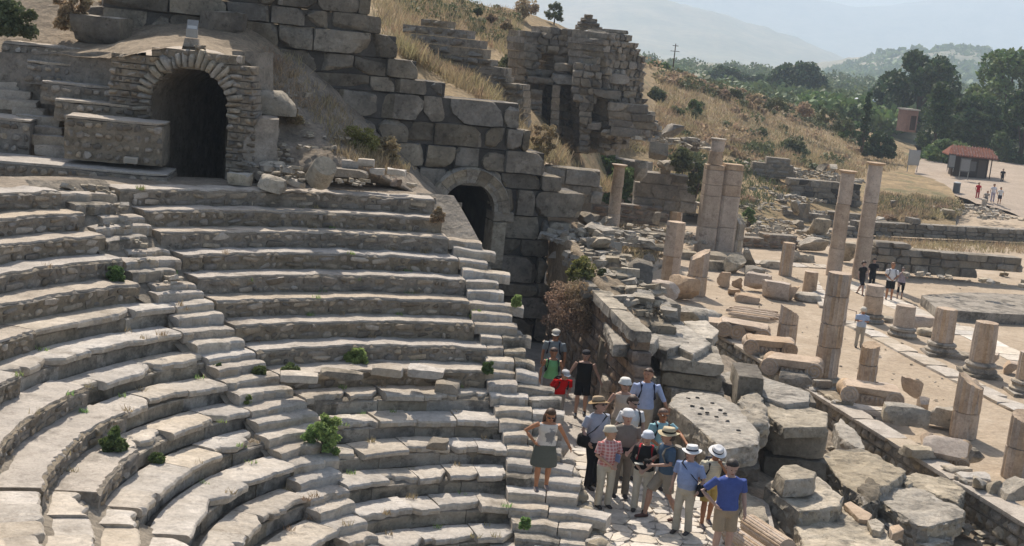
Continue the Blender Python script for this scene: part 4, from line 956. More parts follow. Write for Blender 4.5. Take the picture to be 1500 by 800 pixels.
def column(px, py, z, H, r, label, drums, base=True, plinth=True, fl=20, m='peach', slope=None, cap=False, taper=.94, group='marble columns and stumps of the street', seed=0, rz=0, name='column'):
    p = PZ(px, py, z); t = thing(name, label, 'column', p, rz, group); M_ = MAT[m]; z0 = 0
    if plinth:
        me = stone_mesh(r*3.1, r*3.1, .14, MAT['marble_side'], seed, .4, .1, 4, .01, .3); me.transform(Matrix.Translation((0, 0, .07))); ob('plinth', me, t); z0 = .135
    if base: lathe(t, [(a, b_+z0) for a, b_ in base_prof(r)], MAT['marble_side'], 'base'); z0 += .40
    zz = z0
    tot = sum(drums)
    for i, dr in enumerate(drums):
        z1 = zz+(H-z0)*dr/tot; a, b_ = r*(1-(1-taper)*(zz-z0)/(H-z0+.01)), r*(1-(1-taper)*(z1-z0)/(H-z0+.01))
        last = i == len(drums)-1
        jj = random.Random(seed*31+i); q_ = jj.uniform(.97, 1.03); fluted(t, zz+.010, z1-.010, a*q_, b_*q_, M_, 'drum', fl, slope if last else None, seed*10+i, x=jj.uniform(-.02, .02), y=jj.uniform(-.02, .02)); zz = z1
    if cap: lathe(t, [(r*.95, H), (r*1.0, H+.03), (r*1.15, H+.08), (r*1.18, H+.12), (r*1.0, H+.13)], M_, 'capital')
    return t
column(1206, 574, SZ-.05, 4.0, .41, 'tall fluted column nearest the terrace wall, four drums, flat top', [1.2, .9, 1.1, .9], seed=1)
column(1221, 404, SZ, 5.35, .40, 'tall plain pink column behind the nearest one, thin pale cap', [1, 1.6, 1.1], base=False, plinth=False, fl=0, cap=True, seed=2, taper=.88)
column(1259, 408, SZ, 5.9, .42, 'tallest leaning-looking pink column behind the two walkers in black', [1.6, 1.3, 1.4], base=False, plinth=False, fl=0, cap=True, seed=3, taper=.85)
column(1275, 472, SZ, 1.62, .40, 'column stump with a deep crack, behind the man in the sun hat', [1, .6], base=True, plinth=False, seed=4, fl=0)
column(1321, 492, SZ, 1.28, .42, 'short smooth stump on a bulky round base', [1], seed=5, plinth=False, fl=0)
column(1377, 520, SZ, 1.85, .43, 'fluted stump on a moulded base, second from the right in the near row', [1], seed=6)
column(1434, 550, SZ, 2.0, .43, 'tallest fluted stump of the right-hand row, on a stepped base', [1], seed=7)
column(1502, 578, SZ, 1.5, .42, 'fluted stump cut by the right edge, upper one', [1], seed=8)
column(1267, 566, SZ, 1.45, .33, 'two-drum stump with a slanting broken top, right of the tallest near column', [1, .9], base=False, plinth=False, slope=(.25, 1.0), seed=9)
column(1410, 640, SZ, 1.75, .40, 'fluted stump with a pointed broken top on the sand by the terrace', [.9, 1.1], base=False, plinth=False, slope=(.5, 2.6), seed=10)
column(1487, 700, SZ, 1.75, .40, 'fluted stump cut by the right edge, lower one', [1, 1], base=False, plinth=False, slope=(.3, 1.5), seed=11)
column(1148, 518, SZ, 1.65, .38, 'broken fluted stump with a hollow slanting top behind the capitals', [1.3, .6], base=False, plinth=False, slope=(-.5, .2), seed=12)
column(1150, 404, SZ, 1.7, .34, 'small fluted column standing among the fallen blocks', [1], plinth=False, base=False, seed=13)
column(1185, 428, SZ, 1.0, .34, 'short round drum standing on a slab among the fallen blocks', [1], plinth=False, base=False, fl=0, seed=14)
column(980, 420, SZ, 3.0, .42, 'faceted pinkish column right of the small sign, two drums', [1, 1.1], plinth=False, base=False, fl=-8, seed=15, taper=1)
column(1018, 432, SZ, 1.85, .46, 'fluted column stump broken at a slant beside the faceted column', [1, 1.1], plinth=False, base=False, slope=(.6, 0.2), seed=16)
column(988, 332, SZ, .95, .40, 'small column top behind the faceted column', [1], plinth=False, base=False, fl=-8, seed=17)
column(1008, 316, SZ, .8, .36, 'short grey drum beside the small column top', [1], plinth=False, base=False, fl=12, seed=18, m='limestone')
column(896, 346, SZ, 3.95, .38, 'slender plain column with a small capital, farthest left', [1, 1.2, .9], plinth=False, base=False, fl=0, cap=True, seed=19, taper=.82)
column(1077, 372, SZ, 1.95, .36, 'grey fluted half-broken column leaning on the tall pier', [1, 1.4], plinth=False, base=False, slope=(.9, 2.4), seed=20, m='limestone')
column(1012, 372-66, SZ, .7, .3, 'tiny pale stump before the block wall', [1], plinth=False, base=False, fl=0, seed=21, m='limestone')
for i, (x, y, h_) in enumerate(((1228, 250, .7), (1106, 262, .9), (1172, 305, 1.1), (1158, 300, 1.2), (1210, 420, .5))): pass
# tall pier with two engaged half columns
pt = thing('pier', 'tall peach marble pier with two engaged half columns and a thin stub on top', 'pier', PZ(1045, 372, SZ), .12, None)
Hs = [0, 1.45, 3.15, 3.75, 4.55, 4.95]
for i in range(5):
    for q_, (cx_, wd_, ky) in enumerate(((-.5, .98, 0), (.52, 1.02, .05))):
        z0, z1 = Hs[i]+.008+q_*.07, Hs[i+1]-.008+q_*.07*(i < 4)-(.14 if q_ == 0 and i == 4 else 0); b = MB(); c_ = .13; w_ = wd_/2
        ring = [(-w_, -.35+c_), (-w_+c_, -.35), (w_-c_, -.35), (w_, -.35+c_), (w_, .5), (-w_, .5)]; vs = [(cx_+x, y+ky, z) for z in (z0, z1) for x, y in ring]
        fs = [[k, (k+1) % 6, 6+(k+1) % 6, 6+k] for k in range(6)]+[[5, 4, 3, 2, 1, 0], [6, 7, 8, 9, 10, 11]]; b.add(vs, fs); o = b.build('pier_block', MAT['peach'], pt); m_ = o.modifiers.new('b', 'BEVEL'); m_.width = .025; m_.segments = 2
fluted(pt, 4.85, 5.55, .40, .36, MAT['peach'], 'drum', 0, None, 7, x=-.55, y=0, seg=4); fluted(pt, 5.56, 6.15, .36, .36, MAT['peach'], 'drum', 0, None, 8, x=-.5, y=0); lathe(pt, [(.36, 6.15), (.42, 6.18), (.42, 6.24)], MAT['marble'], 'capital', x=-.5)
# ionic capitals lying on the coping
def ionic(px, py, z, W_, rz, label, seed, tilt=0):
    t = thing('ionic_capital', label, 'capital', PZ(px, py, z), rz, 'fallen ionic capitals along the terrace wall'); h = W_*.34; d = W_*.62
    me = stone_mesh(W_*.98, d, h*.42, MAT['peach'], seed, .16, .15, 6, .02, .35); me.transform(Matrix.Translation((0, 0, h*.78))); ob('abacus', me, t)
    me = stone_mesh(W_*.66, d*.86, h*.6, MAT['peach'], seed+1, .16, .25, 5, .03, .3); me.transform(Matrix.Translation((0, 0, h*.3))); ob('echinus', me, t)
    for s_ in (-1, 1):
        n = 18; vs = []; fs = []; prof = [(.05, -.5), (.19, -.5), (.2, -.46), (.155, -.25), (.13, 0), (.155, .25), (.2, .46), (.19, .5), (.05, .5)]
        for r, y in prof:
            for i in range(n): vs.append((s_*W_*.4+cos(2*pi*i/n)*r*W_*.85, y*d*1.02, h*.5+sin(2*pi*i/n)*r*W_*.85))
        for k in range(len(prof)-1): fs += [[k*n+i, k*n+(i+1) % n, (k+1)*n+(i+1) % n, (k+1)*n+i] for i in range(n)]
        fs += [list(range(n))[::-1], [(len(prof)-1)*n+i for i in range(n)]]
        v_ = ob('volute', mesh('volute', vs, fs, MAT['peach'], .6), t)
        # spiral ridge on the face
        b = MB(); pts = []
        for i in range(28):
            a = i/27*4.2*pi; rr = W_*.155*(1-i/32); pts.append((s_*W_*.4+s_*cos(a)*rr, -d*.515, h*.5+sin(a)*rr))
        b.tube(pts, W_*.014, 5); b.build('spiral', MAT['peach'], v_)
    for i in range(7):
        x = (i-3)*W_*.085; lathe(t, [(.001, -.1*W_+h*.42), (W_*.03, -.05*W_+h*.42), (W_*.036, h*.42), (.001, h*.42+.05*W_)], MAT['peach'], 'egg', 8, x, -d*.43)
    t.rotation_euler = (tilt, random.Random(seed).uniform(-.06, .06), rz); return t
CZ = -.33
ionic(1052, 492, CZ-.05, 1.75, -.2, 'first ionic capital at the far end of the terrace wall, worn top', 1)
ionic(1087, 495, CZ, 1.75, -.15, 'second ionic capital, clear spiral scroll on its left end', 2)
ionic(1126, 518, CZ, 1.65, -.1, 'third ionic capital, low and broken at one side', 3)
ionic(1160, 549, CZ+.1, 1.75, -.25, 'ionic capital on the rubble pier beside the tall fluted column', 4)
ionic(1272, 590, CZ, 1.7, -.1, 'ionic capital under the broken stump, right of the tall fluted column', 5)
ionic(1382, 668, CZ, 1.2, -.3, 'tumbled scroll piece on the coping left of the pointed stump', 6, .5)
gf = 'fallen marble blocks along the terrace and street'
fb = [(1325, 620, -.33, 1.35, .7, .55, -.15, 'limestone', 'big cornice block with a dark undercut, on the coping'),
      (1350, 612, -.6, .35, .5, .7, 0, 'peach', 'upright pinkish block propping the big cornice block'),
      (1380, 622, -.7, 1.2, .7, .6, -.1, 'limestone', 'cornice block behind, touching the pointed stump'),
      (1345, 668, -.33, .9, .7, .3, .3, 'limestone', 'dark moulded slab hanging over the coping'),
      (1420, 678, -.5, .6, .5, .5, .3, 'limestone', 'grey broken block at the foot of the pointed stump'),
      (1400, 690, -.33, .7, .45, .15, .4, 'marble', 'flat cream slab lying on the coping'),
      (1425, 702, -.33, .9, .5, .16, .2, 'marble', 'longer cream slab lying on the coping further right'),
      (1432, 716, -.33, .45, .4, .35, .8, 'limestone', 'jagged grey stone on the coping'),
      (1455, 720, -.33, .5, .45, .4, .2, 'limestone', 'round scroll fragment on the coping near the right edge'),
      (1490, 730, -.33, .9, .6, .5, .1, 'limestone', 'dark block with a pale top at the right edge of the coping'),
      (1332, 585, -.6, .55, .5, .75, .3, 'peach', 'fluted column fragment standing behind the big cornice block'),
      (1295, 571, -.8, .6, .4, .25, 0, 'peach', 'low pinkish slab beside the two-drum stump'),
      (1058, 420, -.8, .55, .6, .75, .1, 'peach', 'upright block, left of two cubes near the fluted rubble'),
      (1078, 422, -.8, .6, .6, .65, -.2, 'peach', 'cube, right of two near the fluted rubble'),
      (1075, 432, -.8, .6, .5, .3, 0, 'peach', 'low block in front of the two cubes'),
      (1094, 442, -.8, 1.1, .7, .35, -.15, 'peach', 'broken slab with a hollow underside on the sand'),
      (1108, 425, -.8, 1.2, .9, .8, -.3, 'peach', 'big rounded entablature block, left of the pair'),
      (1135, 437, -.8, 1.4, 1.0, .85, -.35, 'peach', 'longest entablature block with a square end, right of the pair'),
      (1165, 442, -.8, .9, .7, .75, .5, 'peach', 'leaning wedge-shaped block before the round drum'),
      (1180, 440, -.8, 1.3, .9, .35, .1, 'limestone', 'stepped base slab under the round drum'),
      (1075, 400, -.8, 1.1, .8, .95, .2, 'limestone', 'rough pale boulder behind the two cubes'),
      (1100, 392, -.8, 1.0, .8, 1.0, -.2, 'limestone', 'grey block right of the pale boulder'),
      (1105, 405, -.8, 1.0, 1.0, .5, 0, 'ashlar', 'dark round moulded base lying among the blocks'),
      (1040, 395, -.8, 1.6, .6, .5, .15, 'limestone', 'long beam-like block left of the pale boulder'),
      (1130, 392, -.8, 1.3, .7, .4, .1, 'limestone', 'low grey slab behind the small fluted column'),
      (968, 445, -.8, 1.5, .8, 1.0, 0, 'peach', 'pinkish masonry block behind the grey cube'),
      (1000, 440, -.8, 1.3, .8, 1.1, .1, 'peach', 'pinkish block under the broken fluted stump'),
      (1025, 470, -.8, 1.7, .9, .5, .2, 'limestone', 'pale jagged block behind the pier slabs'),
      (1190, 370, -.8, 1.6, 1.0, .9, .1, 'limestone', 'rough cube left of the tall pink column'),
      (1178, 383, -.8, 1.2, .8, .4, 0, 'limestone', 'low slab in front of the rough cube'),
      (1162, 382, -.8, .8, .6, .6, .3, 'limestone', 'small square block beside the small fluted column'),
      (1240, 385, -.8, 1.2, .9, 1.2, 0, 'limestone', 'upright block between the two tallest columns'),
      (1198, 352, -.8, 1.3, .8, 1.4, .2, 'limestone', 'tall grooved grey block left of the tallest columns'),
      (1235, 436, -.8, .5, .5, .7, 0, 'peach', 'small square block behind the nearest tall column'),
      (1345, 483, -.8, 1.4, .8, .65, -.4, 'peach', 'low rectangular block right of the short smooth stump'),
      (1360, 492, -.8, 1.0, .8, .3, -.3, 'limestone', 'thin slab behind the second fluted stump'),
      (1303, 472, -.8, .7, .5, .25, 0, 'limestone', 'flat dark stone between the cracked stump and the smooth one'),
      (1482, 548, -.8, .7, .6, .5, -.2, 'peach', 'square stone left of the upper cut-off stump'),
      (1452, 535, -.8, .8, .5, .5, .3, 'peach', 'broken scroll behind the tallest right-hand stump'),
      (1408, 525, -.8, 1.4, .9, .25, -.3, 'marble_side', 'cracked pale slab between the two right-hand stumps')]
for i, (x, y, z, w_, d_2, h_, rz_, m_, lab) in enumerate(fb):
    lay(x, y, z, w_, d_2, h_, rz_, m_, 600+i, 'fallen_block', lab, 'block', gf, res=.2, amp=.035, cuts=7, depthcut=.3, rnd=.12)
# fluted rubble: row of thin broken ribs lying side by side
t = thing('fluted_slab', 'broken fluted marble slab, parallel ribs lying on the sand behind the capitals', 'fluted slab', PZ(1100, 462, SZ), -.25)
for i in range(9):
    me = stone_mesh(2.2-.12*abs(i-4), .13, .14, MAT['peach'], 620+i, .3, .3, 3, .01, .2); ob('rib', me, t, (.1*(i % 3), i*.24-1.0, .12+.01*(i % 2)))
# stylobate: marble kerb and paving along the columns
def slab_run(name, label, a, b, wid, z, n, m, seed, h=.16, cat='kerb'):
    A_, B_ = PZ(*a, z), PZ(*b, z); d = B_-A_; L = d.length; d.normalize(); rg = random.Random(seed); t = thing(name, label, cat, (A_+B_)/2); s = 0
    while s < L-.2:
        l = min(L/n*rg.uniform(.7, 1.3), L-s); me = stone_mesh(l-.02, wid*rg.uniform(.92, 1.05), h, MAT[m], rg.randrange(999), .5, .1, 4, .008, .3)
        ob('slab', me, t, A_+d*(s+l/2)-t.location+Vector((0, 0, h/2-.06+rg.uniform(-.01, .015))), (0, 0, atan2(d.y, d.x))); s += l
    return t
slab_run('marble_kerb', 'pale marble kerb slabs under the right-hand row of stumps', (1238, 470), (1525, 618), .9, SZ, 12, 'marble', 1)
slab_run('marble_kerb', 'wide bluish marble walk beyond the stumps, leading past the walkers', (1232, 412), (1420, 492), 1.6, SZ, 10, 'path', 2, .1)
slab_run('marble_kerb', 'far end of the marble walk near the right edge', (1400, 478), (1500, 530), 1.4, SZ, 5, 'path', 3, .1)
slab_run('marble_kerb', 'short marble kerb in front of the fallen entablature blocks', (1190, 412), (1210, 452), .6, SZ, 4, 'marble', 4)
slab_run('marble_kerb', 'marble slabs running under the terrace capitals and tall column', (1168, 560), (1300, 615), 1.0, SZ, 6, 'marble', 5)
slab_run('marble_kerb', 'flat slabs before the grooved block and tall pink column', (1100, 385), (1215, 392), 1.2, SZ, 6, 'marble', 6, .12)
# sunken basin at the right: paved rim and dark retaining wall
bs = thing('basin_wall', 'dark low retaining wall of a sunken square with a pale paved rim, right edge', 'wall', PZ(1450, 470, SZ))
b0, b1 = PZ(1372, 443, SZ+.5), PZ(1560, 466, SZ+.5)
Wb = masonry(bs, (b0.x, b0.y), (b1.x, b1.y), [(1370, 452), (1500, 458), (1560, 462), (1560, 492), (1500, 486), (1440, 482), (1372, 462)], (.25, .35), (.4, .9), .6, MAT['limestone'], 'ash', MAT['mortar'], jit=.04, seed=3)
for ch in bs.children: ch.matrix_parent_inverse = Matrix.Translation(-bs.location)
prism([(1350, 432), (1420, 428), (1560, 434), (1560, 464), (1440, 458), (1372, 452)], -.32, -.85, 'marble_side', 'paved_rim', 'pale flat paving beyond the sunken basin at the right edge', 'paving', 131, bev=.03, amp=.01)
# ================================================================== HILLSIDE, FAR RUINS, TREES, HILLS, HAZE
patch('hillside', [[PY(x, y, Y) for x, y, Y in r] for r in (
    [(100, -260, 112), (400, -120, 110), (560, -50, 110), (640, -16, 112), (700, 4, 115), (770, 18, 118), (850, 52, 122), (905, 74, 135), (960, 97, 150), (1060, 124, 165), (1160, 152, 180), (1260, 188, 195), (1340, 214, 200)],
    [(100, -160, 88), (400, -40, 86), (560, 0, 85), (640, 25, 88), (700, 50, 92), (770, 75, 96), (850, 105, 102), (905, 120, 112), (960, 138, 125), (1060, 165, 138), (1160, 196, 150), (1260, 226, 155), (1360, 246, 155)],
    [(100, -60, 66), (400, 10, 64), (560, 40, 64), (640, 75, 68), (700, 95, 72), (770, 130, 78), (850, 170, 84), (905, 180, 96), (960, 190, 108), (1060, 212, 115), (1160, 237, 120), (1260, 262, 120), (1400, 285, 118)],
    [(100, 0, 50), (400, 40, 50), (560, 66, 51), (640, 110, 54), (700, 135, 56), (770, 180, 62), (850, 222, 76), (905, 238, 93), (960, 240, 95), (1060, 262, 98), (1160, 283, 101), (1260, 300, 103), (1400, 312, 106)],
    [(100, 30, 43), (400, 60, 42), (560, 92, 42.5), (640, 142, 43), (700, 165, 44.5), (770, 225, 49), (850, 262, 66), (905, 290, 83), (960, 302, 84), (1060, 322, 86.5), (1160, 340, 88), (1260, 350, 90), (1400, 362, 92)])],
    MAT['drygrass'], 10, .28, .28, kind='structure')
# sandy path and forecourt around the hut
patch('sandy_track', [[PY(x, y, Y)+Vector((0, 0, .12)) for x, y, Y in r] for r in (
    [(1350, 232, 156), (1420, 236, 160), (1490, 240, 164), (1600, 245, 170)],
    [(1340, 258, 140), (1410, 264, 138), (1480, 270, 137), (1600, 282, 136)],
    [(1370, 275, 128), (1430, 285, 124), (1500, 300, 122), (1600, 318, 121)],
    [(1430, 300, 119), (1470, 309, 116), (1520, 330, 112), (1600, 345, 110)])], MAT['track'], 8, .08, .5, kind='structure')
# far ruin walls, each its own thing
def wall(name, label, ax, bx, poly, course, bw, th, m, kind='ash', seed=1, holes=(), core=None, nmax=300, dark=None, jit=.05, gap=.03, cat='wall', group=None):
    A_ = PY(*ax); B_ = PY(*bx); t = thing(name, label, cat, (A_+B_)/2, 0, group)
    W_ = masonry(t, A_, B_, poly, course, bw, th, MAT[m], kind, core or MAT['mortar'], holes, jit=jit, gap=gap, seed=seed, nmax=nmax, dark=dark)
    for ch in t.children: ch.matrix_parent_inverse = Matrix.Translation(-t.location)
    return t, W_
MAT['ruin'] = mat('ruin_grey_stone', (.33, .29, .23), (.17, .15, .12), .8, bump=.9, bscale=5, island=.35, speck=.4, stain=(.25, .16, .09), stain_s=.5, stain_lo=.62)
wall('ruined_wall', 'low ruined wall of small stones climbing the grassy hill behind the ashlar wall', (600, 60, 60), (760, 160, 58), [(586, 36), (620, 30), (640, 28), (668, 42), (700, 58), (708, 80), (722, 96), (738, 104), (742, 118), (766, 128), (768, 200), (690, 150), (650, 120), (618, 90), (588, 60)], (.22, .42), (.3, .9), 1.0, 'ruin', 'rub', seed=51, jit=.1)
# bath ruin: tall left part with niches, rounded right tower, low front mass
bt, W_ = wall('ruined_tower', 'tall ruined stone tower with dark niches, left half', (765, 220, 72), (870, 225, 74), [(768, 56), (772, 44), (806, 44), (830, 44), (862, 46), (885, 46), (884, 80), (872, 84), (866, 225), (800, 222), (762, 205), (766, 140), (770, 110)], (.22, .5), (.3, .9), 2.2, 'ruin', 'ash', seed=52,
     holes=((797, 150, 7, -9), (814, 160, 5, -9), (803, 86, 9, 8.3)), jit=.12, gap=.0)
wall('ruined_tower', 'middle bay of the ruined tower with an arched recess', (868, 222, 71), (900, 222, 70.5), [(852, 78), (868, 60), (898, 58), (905, 90), (902, 222), (856, 224), (858, 130)], (.22, .5), (.35, .9), 2.2, 'ruin', 'ash', seed=53, holes=((876, 160, 7, -9),), jit=.16)
wall('ruined_tower', 'rounded right end of the ruined tower, fine rubble under a grassy top', (893, 222, 70.5), (955, 222, 73), [(885, 60), (895, 50), (918, 50), (935, 66), (944, 84), (948, 110), (944, 140), (950, 160), (962, 170), (966, 186), (930, 196), (905, 222), (893, 218)], (.2, .4), (.25, .6), 2.6, 'ruin', 'ash', seed=54, jit=.1, gap=.0)
wall('ruined_wall', 'crumbling cone of rubble on top of the ruined tower', (835, 46, 76), (885, 46, 76), [(838, 46), (846, 32), (856, 22), (866, 20), (876, 30), (886, 46)], (.15, .3), (.25, .5), 1.5, 'ruin', 'rub', seed=55, jit=.15)
gpz = 'projecting wall piers of the ruined tower'
wall('wall_pier', 'left projecting pier of the ruined tower, beside the dark niche', (780, 215, 70.6), (800, 216, 70.6), [(776, 132), (796, 130), (793, 214), (774, 214)], (.25, .5), (.4, .8), 1.2, 'ruin', 'rub', seed=71, jit=.1, group=gpz)
wall('wall_pier', 'second projecting pier of the ruined tower with a thin shaft', (808, 215, 70.4), (824, 216, 70.4), [(808, 128), (822, 128), (819, 216), (803, 216)], (.3, .7), (.5, .9), 1.3, 'ruin', 'rub', seed=72, jit=.1, group=gpz)
wall('wall_pier', 'middle projecting pier of the ruined tower under the slab', (846, 222, 69.6), (868, 222, 69.6), [(840, 92), (880, 88), (884, 140), (870, 150), (862, 222), (848, 222), (848, 150), (836, 140)], (.25, .45), (.35, .8), 1.4, 'ruin', 'ash', seed=73, jit=.12, group=gpz)
gr = 'long stones projecting from the ruined tower'
for i, (x, y, Y, wp, hp, d, lab) in enumerate(((885, 76, 70, 32, 6, 1.5, 'upper thin slab sticking out of the ruined tower'), (888, 143, 69.5, 42, 12, 1.8, 'broad lower slab sticking out of the ruined tower'), (875, 50, 71, 26, 6, 1.5, 'top thin slab sticking out of the ruined tower'),
    (823, 122, 71, 30, 14, 1.2, 'thick beam stone over the left niche'), (905, 122, 70, 36, 14, 1.2, 'beam stone under the rounded end'), (825, 104, 71, 26, 12, 1.2, 'upper beam stone over the left niche'), (792, 122, 71, 40, 9, 1.2, 'cornice stone at the left corner'), (870, 190, 69.5, 22, 12, 1, 'bracket stone low on the ruined tower'),
    (848, 158, 70, 9, 16, .8, 'round-headed bracket beside the arched recess'))):
    blk(x, y, Y, wp, hp, d, 'ruin', 950+i, 'projecting_slab', lab, 'slab', 0, gr, amp=.06, res=.35)
wall('ruined_wall', 'sloping mass of long grey courses in front of the rounded tower end', (893, 195, 69), (965, 200, 69), [(890, 152), (915, 148), (940, 152), (958, 168), (968, 190), (955, 200), (905, 200), (892, 190)], (.32, .5), (1.0, 2.2), 1.6, 'ruin', 'ash', seed=56)
gm = 'blocks and rubble walls between the ruined tower and the tall pier'
wall('ruined_wall', 'row of upright grey blocks before the ruined tower, green bush in front', (860, 235, 87), (945, 262, 85), [(862, 209), (885, 212), (910, 222), (942, 228), (944, 262), (906, 250), (862, 238)], (1.0, 1.4), (.9, 1.8), 1.4, 'ruin', 'ash', seed=57)
wall('ruined_wall', 'low rounded wall at the foot of the ashlar wall end', (795, 262, 55), (880, 288, 55), [(796, 230), (830, 236), (856, 244), (862, 256), (880, 262), (884, 300), (796, 285)], (.5, .8), (.6, 1.4), 1.2, 'ruin', 'ash', seed=58)
wall('ruined_wall', 'squared block wall behind the small column stumps, left of the pier', (925, 308, 80), (1020, 318, 80), [(930, 262), (946, 256), (968, 250), (985, 252), (1000, 262), (1020, 272), (1022, 312), (926, 304)], (.6, .9), (.9, 1.8), 1.4, 'ruin', 'ash', seed=59)
wall('ruined_wall', 'long low brown wall behind the slender column', (865, 326, 79), (985, 334, 79), [(866, 300), (900, 300), (960, 302), (980, 312), (982, 330), (866, 322)], (.22, .36), (.4, 1.0), .9, 'brickwall', 'rub', seed=60)
wall('ruined_wall', 'brown wall behind the small fluted column among the fallen blocks', (1084, 368, 77), (1165, 372, 78), [(1086, 346), (1120, 347), (1140, 348), (1170, 350), (1170, 372), (1084, 368)], (.2, .36), (.35, .9), .9, 'brickwall', 'rub', seed=61)
wall('ruined_wall', 'rough wall of large stones behind the walkers, right of the tallest column', (1262, 398, 71), (1395, 410, 72), [(1265, 372), (1290, 352), (1318, 352), (1335, 362), (1360, 372), (1395, 374), (1500, 376), (1500, 405), (1400, 400), (1265, 396)], (.28, .5), (.5, 1.3), 1.0, 'ruin', 'ash', seed=62, jit=.12)
wall('ruined_wall', 'long straight low wall across the dry field near the right edge', (1278, 346, 88), (1540, 358, 94), [(1230, 330), (1290, 326), (1340, 325), (1420, 331), (1540, 338), (1540, 358), (1400, 350), (1280, 346), (1230, 350)], (.24, .4), (.5, 1.1), .9, 'ruin', 'ash', seed=63, jit=.08)
wall('ruined_wall', 'dark terraced wall under the scattered rubble, upper middle right', (1150, 296, 100), (1245, 302, 101), [(1158, 262), (1200, 262), (1240, 264), (1262, 270), (1262, 300), (1160, 296)], (.35, .6), (.6, 1.4), 1.2, 'ruin', 'ash', seed=64, dark=MAT['darkstone'])
wall('ruined_wall', 'lower dark wall behind the two tallest columns', (1150, 322, 92), (1250, 330, 92), [(1146, 304), (1180, 312), (1240, 312), (1300, 322), (1300, 338), (1150, 330)], (.24, .4), (.5, 1.2), 1.0, 'ruin', 'ash', seed=65)
wall('ruined_wall', 'low stone wall beyond the pier, left of the grey field drum', (1100, 258, 104), (1160, 262, 104), [(1102, 240), (1130, 232), (1160, 238), (1170, 262), (1100, 258)], (.3, .5), (.5, 1.2), 1.0, 'ruin', 'rub', seed=66)
# blocks in the middle distance
mb = [(945, 268, 72, 20, 32, 1.0, 'slab leaning upright beside the row of grey blocks', .5), (985, 205, 82, 36, 22, 2, 'dark flat-topped boulder right of the ruined tower', 0), (1010, 222, 80, 30, 20, 1.5, 'grey boulder below the dark flat one', 0),
      (985, 250, 76, 34, 12, 1.5, 'thin leaf-shaped slab on the bushy wall', .1), (965, 235, 75, 30, 30, 1.8, 'round rubble boulder below the tower', 0), (1012, 252, 78, 30, 14, 1.5, 'low dark stone beside the bushy wall', .1),
      (1165, 258, 112, 22, 12, 1.5, 'dark stone on the field edge', 0), (1130, 305, 96, 46, 14, 1.5, 'long grey slab before the small standing drums', 0), (1205, 250, 110, 14, 14, 1, 'pale block on the rubble terrace', 0), (1222, 252, 110, 12, 11, 1, 'small white block on the rubble terrace', 0),
      (1105, 300, 98, 12, 20, .8, 'short upright fluted stone by the rubble', 0), (1310, 305, 100, 14, 12, 1, 'small dark block in the grass', 0), (1165, 318, 90, 16, 24, .8, 'standing drum, left of a pair', 0), (1178, 320, 89, 20, 22, .9, 'standing fluted drum, right of a pair', 0),
      (960, 332, 76, 14, 22, .5, 'rounded headstone-like slab near the faceted column', 0), (935, 362, 70, 50, 12, 1.2, 'flat dark slab in the grass by the small sign', 0), (958, 350, 73, 60, 8, 1.2, 'long low slab in the grass', 0), (962, 368, 70, 40, 9, 1, 'pale low slab in front of the long one', 0),
      (886, 336, 74, 22, 20, .8, 'squared stump of a block beside the slender column', 0), (1170, 332, 86, 16, 10, 1, 'pale block in the rubble left of the tall columns', 0), (950, 392, 64, 20, 22, .6, 'brown rounded slab standing behind the dark wall block', 0), (962, 400, 63, 16, 16, .6, 'small rounded slab before the faceted column', 0),
      (1000, 380, 70, 46, 12, 1.2, 'moulded beam lying behind the faceted column', .05), (1060, 385, 69, 70, 12, 1.5, 'long moulded beam lying before the tall pier', .05), (1390, 318, 103, 18, 11, 1.2, 'small stone cube standing in the dry grass', 0), (1240, 336, 90, 30, 12, 1, 'boulder on the low wall between the tallest columns', 0)]
for i, (x, y, Y, wp, hp, d, lab, rz_) in enumerate(mb):
    blk(x, y, Y, wp, hp, d, 'ruin' if i % 3 else 'limestone', 970+i, 'field_block', lab, 'block', rz_, 'stone blocks scattered in the field beyond the street', amp=.06, res=.35, depthcut=.35, rnd=.15)
def ground_at(x, y, Y): return PY(x, y, Y)
heap('scattered_rubble', 'fields of small pale rubble between the low ruins beyond the street',
     [(PY(x, y, Y), rx, ry, n, pile) for x, y, Y, rx, ry, n, pile in ((1195, 262, 106, 4.5, 1.5, 260, .8), (1100, 300, 94, 2.5, 4, 120, .4), (1150, 292, 97, 3, 2, 120, .3), (1120, 330, 88, 3.5, 3, 220, .5), (1160, 345, 84, 3, 3, 120, .3), (1230, 318, 93, 3, 1, 90, .4), (1080, 275, 100, 3, 3, 90, .4), (1290, 290, 112, 5, 3, 140, .3),
      (1340, 300, 108, 5, 3, 160, .3), (1400, 305, 112, 4, 3, 140, .4), (1440, 318, 106, 4, 2, 90, .3), (920, 350, 72, 3, 3, 120, .1), (960, 345, 74, 3, 3, 80, .1), (1190, 375, 79, 3, 3, 60, 0), (980, 300, 82, 2.5, 1, 60, .4), (1010, 215, 80, 1.5, 2, 60, .6), (940, 205, 70, 2, 1, 80, 1), (1240, 345, 88, 3, .8, 70, .3), (1110, 352, 80, 3, 1, 50, .4), (1440, 415, 64, 5, .6, 30, .1), (1060, 240, 108, 3, 2, 60, .4))],
     MAT['limestone'], 21, smin=.12, smax=.42)
heap('scattered_rubble', 'stray pebbles and stones on the sandy street', [(PZ(x, y, SZ), 2.5, 2.5, 16, 0) for x, y in ((1100, 440), (1230, 500), (1330, 560), (1440, 600), (1350, 520), (1390, 420), (1150, 410), (1330, 470))], MAT['limestone'], 22, smin=.03, smax=.1)
